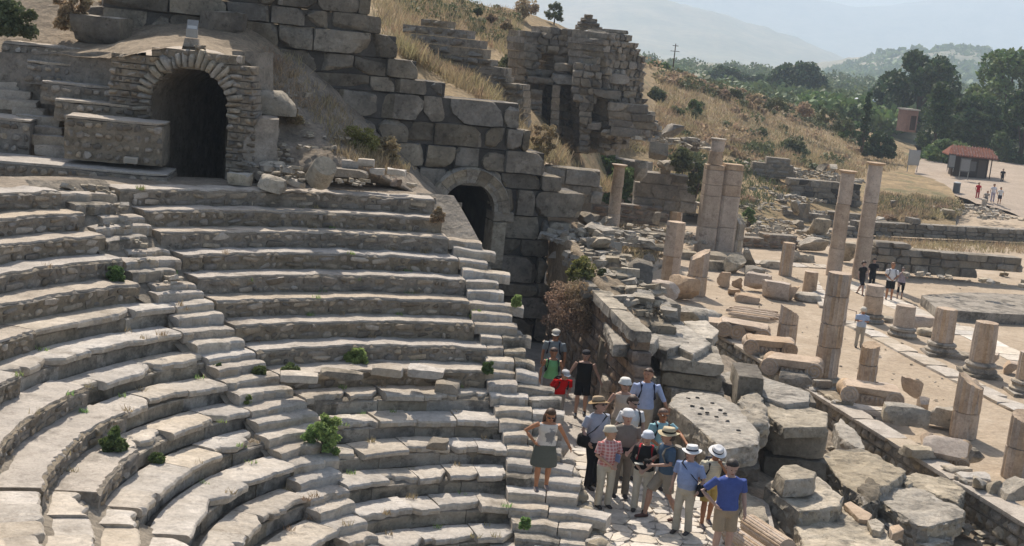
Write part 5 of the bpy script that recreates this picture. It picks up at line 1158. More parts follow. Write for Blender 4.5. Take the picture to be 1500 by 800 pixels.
# ------------------------------------------------------------------ foliage
def leafmat(name, c, trans=.25, var=.35):
    m = bpy.data.materials.new(name); m.use_nodes = True; nt = m.node_tree; L = nt.links; b = nt.nodes['Principled BSDF']
    g = nd(nt, 'ShaderNodeNewGeometry'); mr = nd(nt, 'ShaderNodeMapRange'); mr.inputs[3].default_value = 1-var; mr.inputs[4].default_value = 1+var; L.new(g.outputs['Random Per Island'], mr.inputs[0])
    n = nd(nt, 'ShaderNodeTexNoise'); n.inputs['Scale'].default_value = .5; L.new(g.outputs['Position'], n.inputs['Vector'])
    h = nd(nt, 'ShaderNodeHueSaturation'); h.inputs['Color'].default_value = (*c, 1); L.new(mr.outputs[0], h.inputs['Value'])
    m2 = nd(nt, 'ShaderNodeMapRange'); m2.inputs[1].default_value = .3; m2.inputs[2].default_value = .7; m2.inputs[3].default_value = .47; m2.inputs[4].default_value = .53; L.new(n.outputs['Fac'], m2.inputs[0]); L.new(m2.outputs[0], h.inputs['Hue'])
    L.new(h.outputs[0], b.inputs['Base Color']); b.inputs['Roughness'].default_value = .65; b.inputs['Specular IOR Level'].default_value = .25
    t = nd(nt, 'ShaderNodeBsdfTranslucent'); L.new(h.outputs[0], t.inputs['Color']); mx = nd(nt, 'ShaderNodeMixShader'); mx.inputs[0].default_value = trans
    out = nt.nodes['Material Output']; L.new(b.outputs[0], mx.inputs[1]); L.new(t.outputs[0], mx.inputs[2]); L.new(mx.outputs[0], out.inputs[0]); return m
LEAF = dict(dark=leafmat('dark_foliage', (.065, .10, .04)), mid=leafmat('green_foliage', (.13, .19, .065)), olive=leafmat('olive_foliage', (.13, .145, .07)), bright=leafmat('fresh_foliage', (.27, .37, .13), .5),
            dry=leafmat('dry_grass_blades', (.36, .285, .17), .3), far=leafmat('orchard_foliage', (.13, .17, .075), .2), yellow=leafmat('yellow_green_shrub', (.24, .23, .08), .3), brown=leafmat('dry_brown_shrub', (.34, .26, .165), .4), bark=mat('bark', (.12, .09, .065), island=0))
def leaf_quads(rg, centres, per, size, aspect=.6):
    """many small leaf faces spread through the volume of overlapping clumps"""
    n = len(centres)*per; C = np.repeat(np.array([c[:3] for c in centres]), per, 0); Rr_ = np.repeat(np.array([c[3] for c in centres]), per)
    r_ = np.random.RandomState(rg.randrange(99999)); d = r_.normal(size=(n, 3)); d /= np.linalg.norm(d, axis=1)[:, None]; q = r_.uniform(.35, 1.05, n)**.6
    P = C+d*(Rr_*q)[:, None]*np.array([1, 1, .85]); a = r_.normal(size=(n, 3)); a /= np.linalg.norm(a, axis=1)[:, None]
    b_ = np.cross(a, r_.normal(size=(n, 3))); b_ /= np.linalg.norm(b_, axis=1)[:, None]; s = (size*r_.uniform(.6, 1.3, n))[:, None]
    V = np.stack([P-a*s, P+b_*s*aspect, P+a*s, P-b_*s*aspect], 1).reshape(-1, 3); return V
def quads_mesh(name, V, m):
    n = len(V)//4; me = bpy.data.meshes.new(name); me.vertices.add(len(V)); me.vertices.foreach_set('co', V.astype(np.float32).ravel()); me.loops.add(n*4); me.polygons.add(n)
    me.loops.foreach_set('vertex_index', np.arange(n*4, dtype=np.int32)); me.polygons.foreach_set('loop_start', np.arange(0, n*4, 4, dtype=np.int32)); me.materials.append(m); me.update(calc_edges=True); return me
def tree(px, py, Y, wpx, hpx, m, label, seed, name='tree', clumps=60, per=90, leaf=.28, trunk=.18, cat='tree', shape='round', group=None, low=0.0):
    rg = random.Random(seed); p = PY(px, py, Y); w_ = wpx*mpp(Y); h = hpx*mpp(Y); t = thing(name, label, cat, p, 0, group)
    cs_ = []
    for i in range(clumps):
        a = rg.uniform(0, 2*pi); u = rg.random()
        if cat in ('bush', 'shrub'): zz = h*(.05+.85*u); prof = sqrt(max(.05, 1-((u-.15)/.9)**2))
        elif shape == 'round': zz = h*(low+.12+(.88-low)*u); prof = sqrt(max(0, 1-((u-.42)/.62)**2)) if u > .42 else .75+.25*u/.42
        elif shape == 'spire': zz = h*(.06+.92*u); prof = (1-u)**.6*.9+.08
        else: zz = h*(.15+.8*u); prof = .5+.5*sin(u*2.6)
        rad = w_/2*prof*rg.uniform(.35, 1.0)**.5*.86; cs_.append((cos(a)*rad, sin(a)*rad*.8, zz, w_*(rg.uniform(.07, .15) if clumps > 35 else rg.uniform(.13, .22)) if shape != 'spire' else w_*rg.uniform(.16, .28)))
    ob('crown', quads_mesh('crown', leaf_quads(rg, cs_, per, leaf), LEAF[m]), t)
    b = MB(); r0 = w_*.035*trunk/.18
    if cat in ('bush', 'shrub'):
        for i in range(5): c = cs_[i]; b.tube([(0, 0, -.2), (c[0]*.5, c[1]*.5, c[2]*.6), c[:3]], [.04, .03, .01], 5)
        b.build('stems', LEAF['bark'], t, .8); return t
    b.tube([(0, 0, -.4), (r0*.5, 0, h*.15), (-r0*.3, 0, h*.4), (0, 0, h*.8)], [r0*1.3, r0, r0*.7, r0*.2], 8)
    for i in range(6 if shape != 'spire' else 2):
        c = cs_[i*3 % len(cs_)]; b.tube([(0, 0, h*rg.uniform(.15, .4)), (c[0]*.5, c[1]*.5, c[2]*.7), (c[0], c[1], c[2])], [r0*.6, r0*.35, r0*.12], 6)
    b.build('trunk', LEAF['bark'], t, .8); return t
gt_ = 'dark trees at the edge of the site'
tree(1342, 178, 210, 118, 92, 'dark', 'big round dark tree behind the brown shed', 1, clumps=80, per=100, leaf=.38, group=gt_)
tree(1300, 172, 225, 50, 60, 'dark', 'left shoulder tree joined to the big dark one', 2, clumps=30, per=90, leaf=.38, group=gt_)
tree(1470, 200, 200, 130, 118, 'mid', 'tall spreading tree at the right edge behind the hut', 3, clumps=90, per=90, leaf=.36, group=gt_)
tree(1422, 232, 175, 100, 82, 'dark', 'dark pine hanging over the hut roof', 4, clumps=70, per=100, leaf=.3, group=gt_, low=.1)
tree(1490, 262, 165, 90, 125, 'dark', 'dense tree right of the hut, cut by the photo edge', 5, clumps=80, per=90, leaf=.3, group=gt_)
tree(1366, 222, 165, 50, 100, 'dark', 'narrow pine between the shed and the hut', 6, clumps=50, per=80, leaf=.26, shape='spire', group=gt_, trunk=.3)
tree(1385, 245, 155, 80, 40, 'mid', 'low bushes below the pine, left of the hut', 7, name='bush', clumps=40, per=90, leaf=.25, cat='bush')
tree(1262, 218, 150, 15, 84, 'dark', 'slim dark cypress standing alone on the field edge', 8, name='cypress_tree', clumps=40, per=60, leaf=.16, shape='spire', trunk=.7)
tree(1285, 228, 152, 56, 34, 'dark', 'wide dark bush right of the cypress', 9, name='bush', clumps=40, per=80, leaf=.22, cat='bush')
tree(1247, 200, 160, 34, 22, 'mid', 'green bush left of the cypress', 10, name='bush', clumps=20, per=80, leaf=.2, cat='bush')
tree(1165, 152, 300, 92, 52, 'dark', 'broad dark round tree in front of the far orchard', 11, clumps=60, per=90, leaf=.5)
tree(1060, 140, 330, 60, 38, 'dark', 'left dark tree of the far orchard edge', 12, clumps=40, per=80, leaf=.5)
tree(1100, 142, 340, 50, 34, 'dark', 'second dark tree of the far orchard edge', 13, clumps=40, per=80, leaf=.5)
tree(962, 112, 170, 34, 24, 'mid', 'grey-green bush on the ridge beside the power pole', 14, name='bush', clumps=24, per=80, leaf=.25, cat='bush')
tree(812, 30, 118, 26, 22, 'olive', 'small tree on the skyline above the ruined tower', 15, clumps=18, per=50, leaf=.12)
tree(768, 24, 112, 40, 26, 'brown', 'bare grey shrub on the skyline left of the small tree', 16, name='shrub', clumps=20, per=50, leaf=.13, cat='shrub')
tree(1016, 168, 126, 22, 20, 'mid', 'round green bush alone in the dry field', 17, name='bush', clumps=16, per=90, leaf=.15, cat='bush')
tree(962, 150, 122, 30, 20, 'olive', 'green bush beside the rounded tower end', 18, name='bush', clumps=18, per=80, leaf=.16, cat='bush')
tree(745, 105, 80, 34, 22, 'olive', 'green bush between the small ruined wall and the tower', 19, name='bush', clumps=18, per=80, leaf=.12, cat='bush')
tree(1160, 222, 130, 40, 16, 'olive', 'low dark bush in the dry field above the rubble', 20, name='bush', clumps=18, per=70, leaf=.15, cat='bush')
tree(1110, 208, 132, 36, 20, 'olive', 'pale green bush left of the low dark one', 21, name='bush', clumps=16, per=70, leaf=.15, cat='bush')
tree(1108, 282-70, 134, 16, 14, 'mid', 'tiny green bush at the field edge', 27, name='bush', clumps=8, per=60, leaf=.13, cat='bush')
tree(885, 268, 86, 56, 44, 'mid', 'leafy green fig bush in front of the grey block row', 22, name='bush', clumps=40, per=70, leaf=.12, cat='bush')
tree(912, 304, 83, 66, 62, 'mid', 'tall leafy bush hanging behind the slender column', 23, name='bush', clumps=46, per=80, leaf=.13, cat='bush')
tree(1000, 250, 76, 34, 32, 'olive', 'bush beside the top of the tall pier', 24, name='bush', clumps=26, per=80, leaf=.12, cat='bush')
tree(1020, 285, 78, 30, 50, 'olive', 'olive green bush left of the tall pier', 25, name='bush', clumps=26, per=80, leaf=.12, cat='bush')
tree(785, 222, 58, 24, 30, 'olive', 'wild green plant at the foot of the ruined tower', 26, name='bush', clumps=16, per=70, leaf=.09, cat='bush')
tree(1096, 328, 84, 22, 22, 'mid', 'small bush right of the tall pier foot', 28, name='bush', clumps=12, per=70, leaf=.1, cat='bush')
# dark scrub dots along the brow of the hill
_xs = [985, 1010, 1040, 1075, 1105, 1140, 1175, 1210, 1060, 950, 740, 700, 720, 690, 660, 1235, 735]; _ord = [sorted(_xs).index(v) for v in _xs]
for i, (x, y, w_, h_) in enumerate(((985, 120, 22, 9), (1010, 126, 20, 8), (1040, 134, 26, 9), (1075, 141, 24, 9), (1105, 150, 30, 10), (1140, 160, 34, 14), (1175, 168, 36, 16), (1210, 178, 34, 18), (1060, 140, 18, 7), (950, 112, 14, 8), (740, 40, 18, 10), (700, 20, 14, 7), (720, 30, 16, 8), (690, 48, 22, 10), (660, 22, 20, 8), (1235, 190, 34, 16), (735, 68, 26, 8))):
    tree(x, y, 150 if x > 900 else 95, w_, h_, 'olive' if i % 2 else 'brown', ('dark' if i % 2 else 'brown')+' scrub bush dotted on the hill, '+['first','second','third','fourth','fifth','sixth','seventh','eighth','ninth','tenth','eleventh','twelfth','thirteenth','fourteenth','fifteenth','sixteenth','last'][_ord[i]]+' from the left', 60+i, name='scrub_bush', clumps=12, per=50, leaf=.16 if x > 900 else .12, cat='bush', group='scrub bushes dotted along the brow of the hill')
# far orchard and wood: read as one mass
rg = random.Random(77); cs_ = []
for i in range(760):
    x = rg.uniform(930, 1560); Y = rg.uniform(225, 560); yb = 92+(x-1000)*.090+ (560-Y)*.135+rg.uniform(-5, 4); p = PY(x, yb, Y); s = rg.uniform(1.6, 3.6); cs_.append((p.x, p.y, p.z-1, s*1.3))
ob('far_orchard', quads_mesh('far_orchard', leaf_quads(rg, cs_, 130, .6, .8), LEAF['far']), kind='stuff', label='hazy green orchard and wood on the plain beyond the site')
rg = random.Random(78); cs_ = []
for i in range(260):
    x = rg.uniform(1180, 1330); Y = rg.uniform(200, 270); p = PY(x, 148+(x-1180)*.17+rg.uniform(-8, 6), Y); cs_.append((p.x, p.y, p.z-.6, rg.uniform(1, 2.4)))
ob('far_scrub', quads_mesh('far_scrub', leaf_quads(rg, cs_, 60, .5, .8), LEAF['mid']), kind='stuff', label='green scrub between the dry field and the parked bus')
# land under the wood
patch('plain', [[PY(x, y, Y) for x, y, Y in r] for r in (
    [(880, 100, 200), (1100, 152, 200), (1300, 205, 200), (1700, 260, 200)], [(880, 92, 330), (1100, 128, 330), (1300, 162, 330), (1700, 220, 330)], [(880, 84, 650), (1100, 104, 650), (1300, 124, 650), (1700, 165, 650)],
    [(880, 80, 1600), (1100, 97, 1600), (1300, 116, 1600), (1700, 154, 1600)], [(800, 74, 6000), (1100, 93, 6000), (1300, 112, 6000), (1800, 156, 6000)])], MAT['plain'], 6, .6, .02, kind='structure')
# far hills
MAT['hill'] = mat('far_hill_scrub', (.13, .135, .085), (.28, .245, .17), .012, bump=0, island=0, bscale=.03, fine=.3)
def hill(name, ridge, Y, depth, base, sub=10, amp=6, ns=.01):
    r0 = [PY(x, base(x), Y-depth) for x, y in ridge]; r1 = [PY(x, (y*.55+base(x)*.45), Y-depth*.5) for x, y in ridge]; r2_ = [PY(x, y, Y) for x, y in ridge]; r3 = [p+Vector((0, depth, -(p.z)*.9)) for p in r2_]
    patch(name, [r0, r1, r2_, r3], MAT['hill'], sub, amp, ns, kind='structure')
bs_ = lambda x: 66+(x-750)*.096+22
hill('wooded_hill', [(1200, 112), (1240, 92), (1270, 84), (1310, 78), (1370, 74), (1420, 76), (1455, 84), (1520, 86), (1600, 80), (1700, 95)], 1500, 600, bs_, 10, 3, .03)
hill('mountain', [(560, -40), (700, -25), (800, -8), (880, -4), (960, 0), (1000, 8), (1030, 14), (1070, 26), (1110, 42), (1150, 56), (1190, 70), (1230, 84), (1300, 104), (1500, 140)], 3600, 1200, bs_, 12, 14, .005)
hill('far_mountain', [(700, -60), (900, -52), (1000, -24), (1060, -20), (1130, -10), (1200, 4), (1260, 10), (1330, 6), (1400, -4), (1480, -18), (1600, -30), (1800, -30)], 6000, 1500, bs_, 12, 20, .003)
# trees on the wooded hill
rg = random.Random(79); cs_ = []
for i in range(1100):
    x = rg.uniform(1205, 1600); f = rg.random(); yr = 112-38*min(1, (x-1200)/120)+(8 if x > 1450 else 0); y = yr+(bs_(x)-yr)*f; p = PY(x, y-1, 1480-560*f); cs_.append((p.x, p.y, p.z, rg.uniform(4, 9)))
ob('hill_trees', quads_mesh('hill_trees', leaf_quads(rg, cs_, 30, 3.4, .8), LEAF['mid']), kind='stuff', label='dots of trees on the low wooded hill in the haze')
# ------------------------------------------------------------------ hut, board, shed, bus, pole, barrels
P_ = PY(1420, 262, 140); hut = thing('kiosk', 'small dark kiosk with a red tiled roof under the trees', 'kiosk', P_, -.12)
wd = flat('dark_wood', (.055, .035, .025)); white = flat('white_board', (.42, .42, .40)); tile = mat('red_roof_tile', (.21, .10, .075), (.16, .075, .06), 2, bump=.2, island=.2)
b = MB(); b.box((0, 1.5, 1.15), (3.4, 2.6, 2.3)); b.build('walls', wd, hut)
b = MB(); b.box((-.2, .17, 1.3), (1.4, .08, 1.0)); b.build('window', flat('hut_glass', (.12, .12, .12), .2, .5), hut)
b = MB(); b.box((1.1, .17, 1.0), (.8, .08, 2.0)); b.build('door', flat('hut_door', (.10, .07, .05)), hut)
rf = ob('roof', None, hut); 
b = MB(); b.add([(-2.5, -.5, 2.3), (2.5, -.5, 2.3), (2.0, 1.5, 3.15), (-2.0, 1.5, 3.15), (-2.5, 3.5, 2.3), (2.5, 3.5, 2.3), (-2.5, -.5, 2.2), (2.5, -.5, 2.2), (2.5, 3.5, 2.2), (-2.5, 3.5, 2.2)], ((0, 1, 2, 3), (3, 2, 5, 4), (1, 5, 2), (0, 3, 4), (6, 7, 1, 0), (7, 8, 5, 1), (6, 9, 8, 7), (9, 6, 0, 4), (8, 9, 4, 5)))
bpy.data.objects.remove(rf); rf = b.build('roof', tile, hut)
b = MB()
for r_ in range(7):
    for c_ in range(18):
        y = -.5+r_*.29; z = 2.33+r_*.122; x = -2.4+c_*.28; lim = 2.45-r_*.07
        if abs(x) < lim: b.tube([(x, y-.04, z+.02), (x, y+.3, z+.14)], .075, 6)
b.build('roof_tiles', tile, hut, kind='stuff')
for x in (-1.9, 1.9):
    b = MB(); b.tube([(x, -.2, 0), (x, -.2, 2.25)], .06, 6); b.build('post', wd, hut)
def board(px, py, Y, wpx, hpx, lift, label, m=white, rz=0):
    t = thing('notice_board', label, 'board', PY(px, py, Y), rz); w_ = wpx*mpp(Y); h = hpx*mpp(Y); z = lift*mpp(Y)
    b = MB(); b.box((0, 0, z+h/2), (w_, .06, h)); o = b.build('panel', m, t); b = MB(); b.box((0, -.045, z+h/2), (w_*.86, .02, h*.84)); b.build('sheet', flat('faded_sheet', (.26, .26, .25)) if 'kiosk' in label else flat('faded_sheet', (.45, .45, .42)), o)
    for x in (-w_*.42, w_*.42): b = MB(); b.tube([(x, .05, -.1), (x, .05, z+h)], .04, 6); b.build('post', flat('grey_post', (.3, .3, .28)), t)
board(1336, 252, 142, 19, 22, 10, 'white information board on posts in the dry field', rz=.3)
board(1411, 262, 136, 15, 20, 10, 'grey notice board in front of the kiosk', flat('grey_board', (.13, .13, .125)))
board(1392, 250, 139, 12, 20, 4, 'dark notice board left of the kiosk', flat('dark_board', (.10, .10, .10)), .3)
board(900, 382, 70, 18, 20, 8, 'small white sign panel among the rubble by the stage wall', rz=-.3)
t = thing('shed', 'small brown brick shed at the foot of the big dark tree', 'shed', PY(1333, 192, 185), .3); b = MB(); b.box((0, 1, 1.3), (1.7, 2.2, 2.9)); b.build('walls', mat('shed_brick', (.30, .16, .11), island=0), t); b = MB(); b.box((0, 1, 2.85), (2.0, 2.5, .2)); b.build('roof', MAT['tread'], t); b = MB(); b.box((.2, -.12, 1.1), (.8, .05, 1.9)); b.build('door', wd, t)
# parked bus, mostly hidden by scrub
t = thing('parked_bus', 'white bus parked beyond the scrub, mostly hidden', 'bus', PY(1278, 172, 240), .2); wh = flat('bus_white', (.62, .64, .66), .4, .5); dk = flat('bus_glass', (.05, .06, .07), .1, .6)
b = MB(); b.box((0, 0, 1.9), (7, 2.4, 2.4)); o = b.build('body', wh, t); q = o.modifiers.new('b', 'BEVEL'); q.width = .25; q.segments = 3
for i in range(5): b = MB(); b.box((-2.6+i*1.3, -1.21, 2.3), (1.15, .05, .9)); b.build('window', dk, t)
b = MB(); b.box((-3.51, 0, 2.2), (.05, 1.9, 1.2)); b.build('windscreen', dk, t)
for x in (-2.2, 2.2):
    b = MB(); b.tube([(x, -1.25, .45), (x, -.9, .45)], .45, 14); b.build('wheel', flat('tyre', (.03, .03, .03)), t)
t = thing('power_pole', 'thin dark power pole with two cross arms on the ridge', 'pole', PY(985, 106, 165)); b = MB(); b.tube([(0, 0, -.3), (0, 0, 3.4)], [.09, .06], 6); b.build('pole', wd, t)
for z in (2.5, 3.15): b = MB(); b.box((0, 0, z), (1.1 if z < 3 else .7, .07, .07)); b.build('cross_arm', wd, t)
for (x, y, Y, lab) in ((1400, 284, 124, 'grey barrel-shaped bin on the sandy forecourt'), (1440, 308, 116, 'short pale stone post by the track')):
    t = thing('bin' if x == 1400 else 'stone_post', lab, 'bin' if x == 1400 else 'post', PY(x, y, Y)); r_ = .32 if x == 1400 else .22; hh_ = .95
    lathe(t, [(r_, 0), (r_*1.05, .1), (r_, .5), (r_*1.02, hh_), (r_*.8, hh_+.03)], flat('bin_grey', (.13, .14, .14)) if x == 1400 else MAT['limestone'], 'body', 12)
    if x == 1400: lathe(t, [(r_*1.1, hh_+.02), (r_*1.1, hh_+.08), (r_*.5, hh_+.16)], flat('bin_lid', (.4, .42, .42)), 'lid', 12)
# rope barrier posts
rp = thing('rope_barrier', 'low rope strung between small posts set in stones across the square', 'barrier', PZ(1400, 400, SZ))
pts = [PZ(1335, 395, SZ), PZ(1383, 400, SZ), PZ(1470, 405, SZ), PZ(1560, 415, SZ)]
for i, p in enumerate(pts):
    b = MB(); b.tube([p, p+Vector((0, 0, .85))], .035, 6); o = b.build('post', flat('pale_post', (.4, .33, .25)), rp); o.matrix_parent_inverse = Matrix.Translation(-rp.location)
    me = stone_mesh(.5, .5, .3, MAT['limestone'], i, .2, .3, 5, .03, .3); me.transform(Matrix.Translation(p+Vector((0, 0, .1)))); o = ob('foot_stone', me, rp); o.matrix_parent_inverse = Matrix.Translation(-rp.location)
for a_, b_ in zip(pts[:-1], pts[1:]):
    b = MB(); b.tube([a_.lerp(b_, f)+Vector((0, 0, .8-.22*4*f*(1-f))) for f in np.linspace(0, 1, 9)], .018, 5); o = b.build('rope', flat('rope', (.35, .3, .24)), rp); o.matrix_parent_inverse = Matrix.Translation(-rp.location)
rl = thing('metal_rail', 'low thin metal rail frame beside the marble kerb near the man in the sun hat', 'rail', PZ(1235, 470, SZ)); b = MB(); q0 = Vector((0, 0, 0)); q1 = PZ(1252, 475, SZ)-rl.location
b.tube([q0, q0+Vector((0, 0, .55)), q1+Vector((0, 0, .55)), q1], .02, 6); b.build('frame', flat('rust_rail', (.2, .15, .12)), rl)
# ------------------------------------------------------------------ grass, shrubs, weeds near the theatre
def blades(name, label, spots, m, seed, hgt=.35, kind='stuff', lean=.35, wid=.012):
    r_ = np.random.RandomState(seed); V = []
    for (c, rx, ry, n, up) in spots:
        a = r_.uniform(0, 2*pi, n); q = np.sqrt(r_.rand(n)); P = np.array(c)[None, :]+np.stack([np.cos(a)*q*rx, np.sin(a)*q*ry, up(np.cos(a)*q*rx, np.sin(a)*q*ry) if up else np.zeros(n)], 1)
        h = hgt*r_.uniform(.4, 1.2, n); d = r_.normal(size=(n, 2))*lean*h[:, None]; T_ = P+np.stack([d[:, 0], d[:, 1], h], 1); an = r_.uniform(0, pi, n); s = np.stack([np.cos(an), np.sin(an), 0*an], 1)*wid*r_.uniform(.7, 1.5, n)[:, None]
        V.append(np.stack([P-s, P+s, T_+s*.3, T_-s*.3], 1).reshape(-1, 3))
    V = np.concatenate(V); return ob(name, quads_mesh(name, V, LEAF[m]), kind=kind, label=label)
from mathutils.bvhtree import BVHTree
def dropper(obj):
    bv = BVHTree.FromPolygons([tuple(v.co) for v in obj.data.vertices], [tuple(p.vertices) for p in obj.data.polygons])
    def f(x, y):
        h = bv.ray_cast(Vector((x, y, 60)), Vector((0, 0, -1))); return h[0].z if h[0] else None
    return f
def grass_on(obj, name, label, areas, m, seed, hgt, dens, wid, lean=.4):
    """areas: photo-pixel polygons read on the ground sheet; blades are rooted on the sheet itself"""
    f = dropper(obj); bv = BVHTree.FromPolygons([tuple(v.co) for v in obj.data.vertices], [tuple(p.vertices) for p in obj.data.polygons]); rg = random.Random(seed); roots = []
    for poly_, n in areas:
        x0, x1 = min(p[0] for p in poly_), max(p[0] for p in poly_); y0, y1 = min(p[1] for p in poly_), max(p[1] for p in poly_); P2 = Poly(poly_); k = 0; tr = 0
        while k < n and tr < n*4:
            tr += 1; x, y = rg.uniform(x0, x1), rg.uniform(y0, y1)
            if not any(a <= x <= b_ for a, b_ in P2.xs(y)): continue
            h = bv.ray_cast(Vector((0, 0, CAM_H)), ray(x, y).normalized())
            if h[0] is None: continue
            k += 1
            for j in range(dens): roots.append((h[0].x+rg.gauss(0, hgt*.5), h[0].y+rg.gauss(0, hgt*.5), h[0].z-.02))
    P = np.array(roots); n = len(P); r_ = np.random.RandomState(seed); h = hgt*r_.uniform(.4, 1.3, n); d = r_.normal(size=(n, 2))*lean*h[:, None]; T_ = P+np.stack([d[:, 0], d[:, 1], h], 1); an = r_.uniform(0, pi, n); s = np.stack([np.cos(an), np.sin(an), 0*an], 1)*wid*r_.uniform(.7, 1.5, n)[:, None]
    V = np.stack([P-s, P+s, T_+s*.3, T_-s*.3], 1).reshape(-1, 3); ob(name, quads_mesh(name, V, LEAF[m]), kind='stuff', label=label)
grass_on(slope, 'dry_grass', 'dry straw grass on the dirt slope beside the ashlar wall', [([(360, 85), (420, 100), (470, 130), (530, 190), (600, 250), (570, 255), (510, 215), (440, 160), (370, 120)], 420), ([(340, 60), (450, 90), (440, 120), (350, 90)], 160), ([(480, 190), (600, 250), (560, 260), (490, 225)], 260)], 'dry', 1, .18, 5, .010)
hs_ = bpy.data.objects['hillside']
grass_on(hs_, 'dry_grass', 'dry golden grass covering the hill behind the ashlar wall', [([(545, 0), (640, -10), (760, 160), (700, 140), (560, 40)], 1500), ([(560, 60), (600, 70), (700, 130), (760, 190), (690, 140), (585, 80)], 1800), ([(765, 195), (800, 215), (830, 240), (800, 250), (770, 240)], 500), ([(640, 0), (760, 20), (765, 100), (700, 60)], 700)], 'dry', 2, .5, 5, .02)
grass_on(hs_, 'dry_grass', 'dry grass between the ruins beyond the street', [([(860, 270), (1000, 250), (1010, 300), (870, 300)], 500), ([(960, 180), (1100, 200), (1250, 240), (1260, 262), (1100, 230), (960, 220)], 1500), ([(1280, 285), (1430, 300), (1430, 320), (1290, 320)], 900), ([(905, 195), (960, 200), (960, 225), (900, 220)], 200), ([(960, 110), (1100, 150), (1300, 212), (1350, 240), (1260, 262), (1100, 232), (960, 215)], 3500)], 'dry', 3, .45, 4, .035)
grass_on(hs_, 'green_weeds', 'olive weeds among the ruins beyond the street', [([(960, 225), (1100, 240), (1160, 290), (1080, 310), (960, 290)], 500), ([(1280, 290), (1420, 300), (1420, 316), (1290, 312)], 300)], 'olive', 4, .45, 4, .04)
# low scrub and weeds spread over the dry slopes
def scrub(obj, label, areas, m, seed, smin, smax, per, leaf):
    bv = BVHTree.FromPolygons([tuple(v.co) for v in obj.data.vertices], [tuple(p.vertices) for p in obj.data.polygons]); rg = random.Random(seed); cs_ = []
    for poly_, n in areas:
        x0, x1 = min(p[0] for p in poly_), max(p[0] for p in poly_); y0, y1 = min(p[1] for p in poly_), max(p[1] for p in poly_); P2 = Poly(poly_); k = 0; tr = 0
        while k < n and tr < n*6:
            tr += 1; x, y = rg.uniform(x0, x1), rg.uniform(y0, y1)
            if not any(a <= x <= b_ for a, b_ in P2.xs(y)): continue
            h = bv.ray_cast(Vector((0, 0, CAM_H)), ray(x, y).normalized())
            if h[0] is None: continue
            k += 1; s_ = rg.uniform(smin, smax)*(1 if rg.random() < .8 else 1.6)
            for j in range(3): cs_.append((h[0].x+rg.uniform(-1, 1)*s_*1.2, h[0].y+rg.uniform(-1, 1)*s_, h[0].z+s_*.2, s_*rg.uniform(.5, 1)))
    ob('scrub', quads_mesh('scrub', leaf_quads(rg, cs_, per, leaf, .7), LEAF[m]), kind='stuff', label=label)
brow = [(950, 98), (1060, 128), (1160, 156), (1260, 196), (1260, 214), (1160, 178), (1060, 146), (960, 118)]
field = [(960, 130), (1100, 170), (1260, 215), (1330, 235), (1280, 262), (1100, 235), (960, 215)]
scrub(hs_, 'brown and rusty scrub along the brow of the dry hill', [(brow, 90), ([(1000, 185), (1110, 190), (1100, 215), (1010, 210)], 16), (field, 14)], 'brown', 31, .35, .8, 40, .17)
scrub(hs_, 'dark green scrub patches over the dry hill and field', [(brow, 90), (field, 12), ([(1080, 205), (1240, 235), (1230, 250), (1090, 225)], 16), ([(960, 215), (1100, 240), (1150, 262), (1000, 250)], 16)], 'olive', 32, .35, .85, 45, .17)
scrub(hs_, 'scrub on the high slope at the top of the photo', [([(600, -10), (760, 18), (766, 60), (700, 60), (640, 26)], 70), ([(560, -10), (620, 0), (640, 30), (590, 20)], 20)], 'olive', 33, .2, .5, 45, .1)
scrub(hs_, 'dry brown weeds among the far ruins', [([(960, 200), (1260, 262), (1250, 300), (1060, 300), (960, 270)], 60), ([(1270, 280), (1430, 300), (1430, 325), (1280, 322)], 50)], 'brown', 34, .2, .45, 45, .1)
sg = bpy.data.objects['street_ground']
grass_on(sg, 'dry_grass', 'thin dry grass around the fallen stones beside the stage wall', [([(880, 330), (960, 325), (1000, 345), (960, 385), (900, 380)], 700), ([(1280, 350), (1500, 358), (1500, 372), (1290, 366)], 700), ([(1050, 392), (1075, 380), (1065, 372)], 60)], 'dry', 5, .3, 4, .02)
def shrub(px, py, Y, wpx, hpx, m, label, seed, leaf=.03, clumps=34, per=120, cat='bush', name='bush', stems=10):
    rg = random.Random(seed); p = PY(px, py, Y); w_ = wpx*mpp(Y); h = hpx*mpp(Y); t = thing(name, label, cat, p)
    cs_ = [(w_*.42*cos(a)*q, w_*.34*sin(a)*q, h*(.02+.86*u**1.25*(1-.4*q*q)), w_*rg.uniform(.08, .17)) for a, q, u in ((rg.uniform(0, 6.3), rg.random()**.6, rg.random()) for _ in range(clumps))]
    ob('leaves', quads_mesh('leaves', leaf_quads(rg, cs_, per, leaf, .55), LEAF[m]), t); b = MB()
    for i in range(stems): c = cs_[i]; b.tube([(0, 0, -.03), (c[0]*.4, c[1]*.4, c[2]*.5), (c[0], c[1], c[2])], [.008, .006, .003], 5)
    b.build('stems', LEAF['bark'], t); return t
def zy(px, py, z): return PZ(px, py, z).y
def plant(px, py, u, wpx, hpx, m, label, seed, **k): return shrub(px, py, zy(px, py, Zr(u)), wpx, hpx, m, label, seed, **k)
plant(470, 663, 11, 60, 78, 'bright', 'biggest green plant in the seating, beside the narrow stair', 1, clumps=34, leaf=.035)
plant(521, 531, 8, 38, 26, 'bright', 'green plant with flower stalks on the last rubble row', 2)
plant(166, 660, 9, 38, 38, 'mid', 'dark green leafy plant at the left among the seats', 3, leaf=.05)
plant(168, 411, 4, 32, 22, 'mid', 'green tuft at the ruined stair on the left wedge', 4, leaf=.04)
plant(66, 459, 5, 16, 12, 'bright', 'tiny green tuft on the left marble row', 5)
plant(153, 469, 6, 14, 12, 'bright', 'tiny tuft under the overhanging slab near the stair', 6)
plant(220, 551, 8, 24, 14, 'mid', 'small green patch under the slabs at the left', 7)
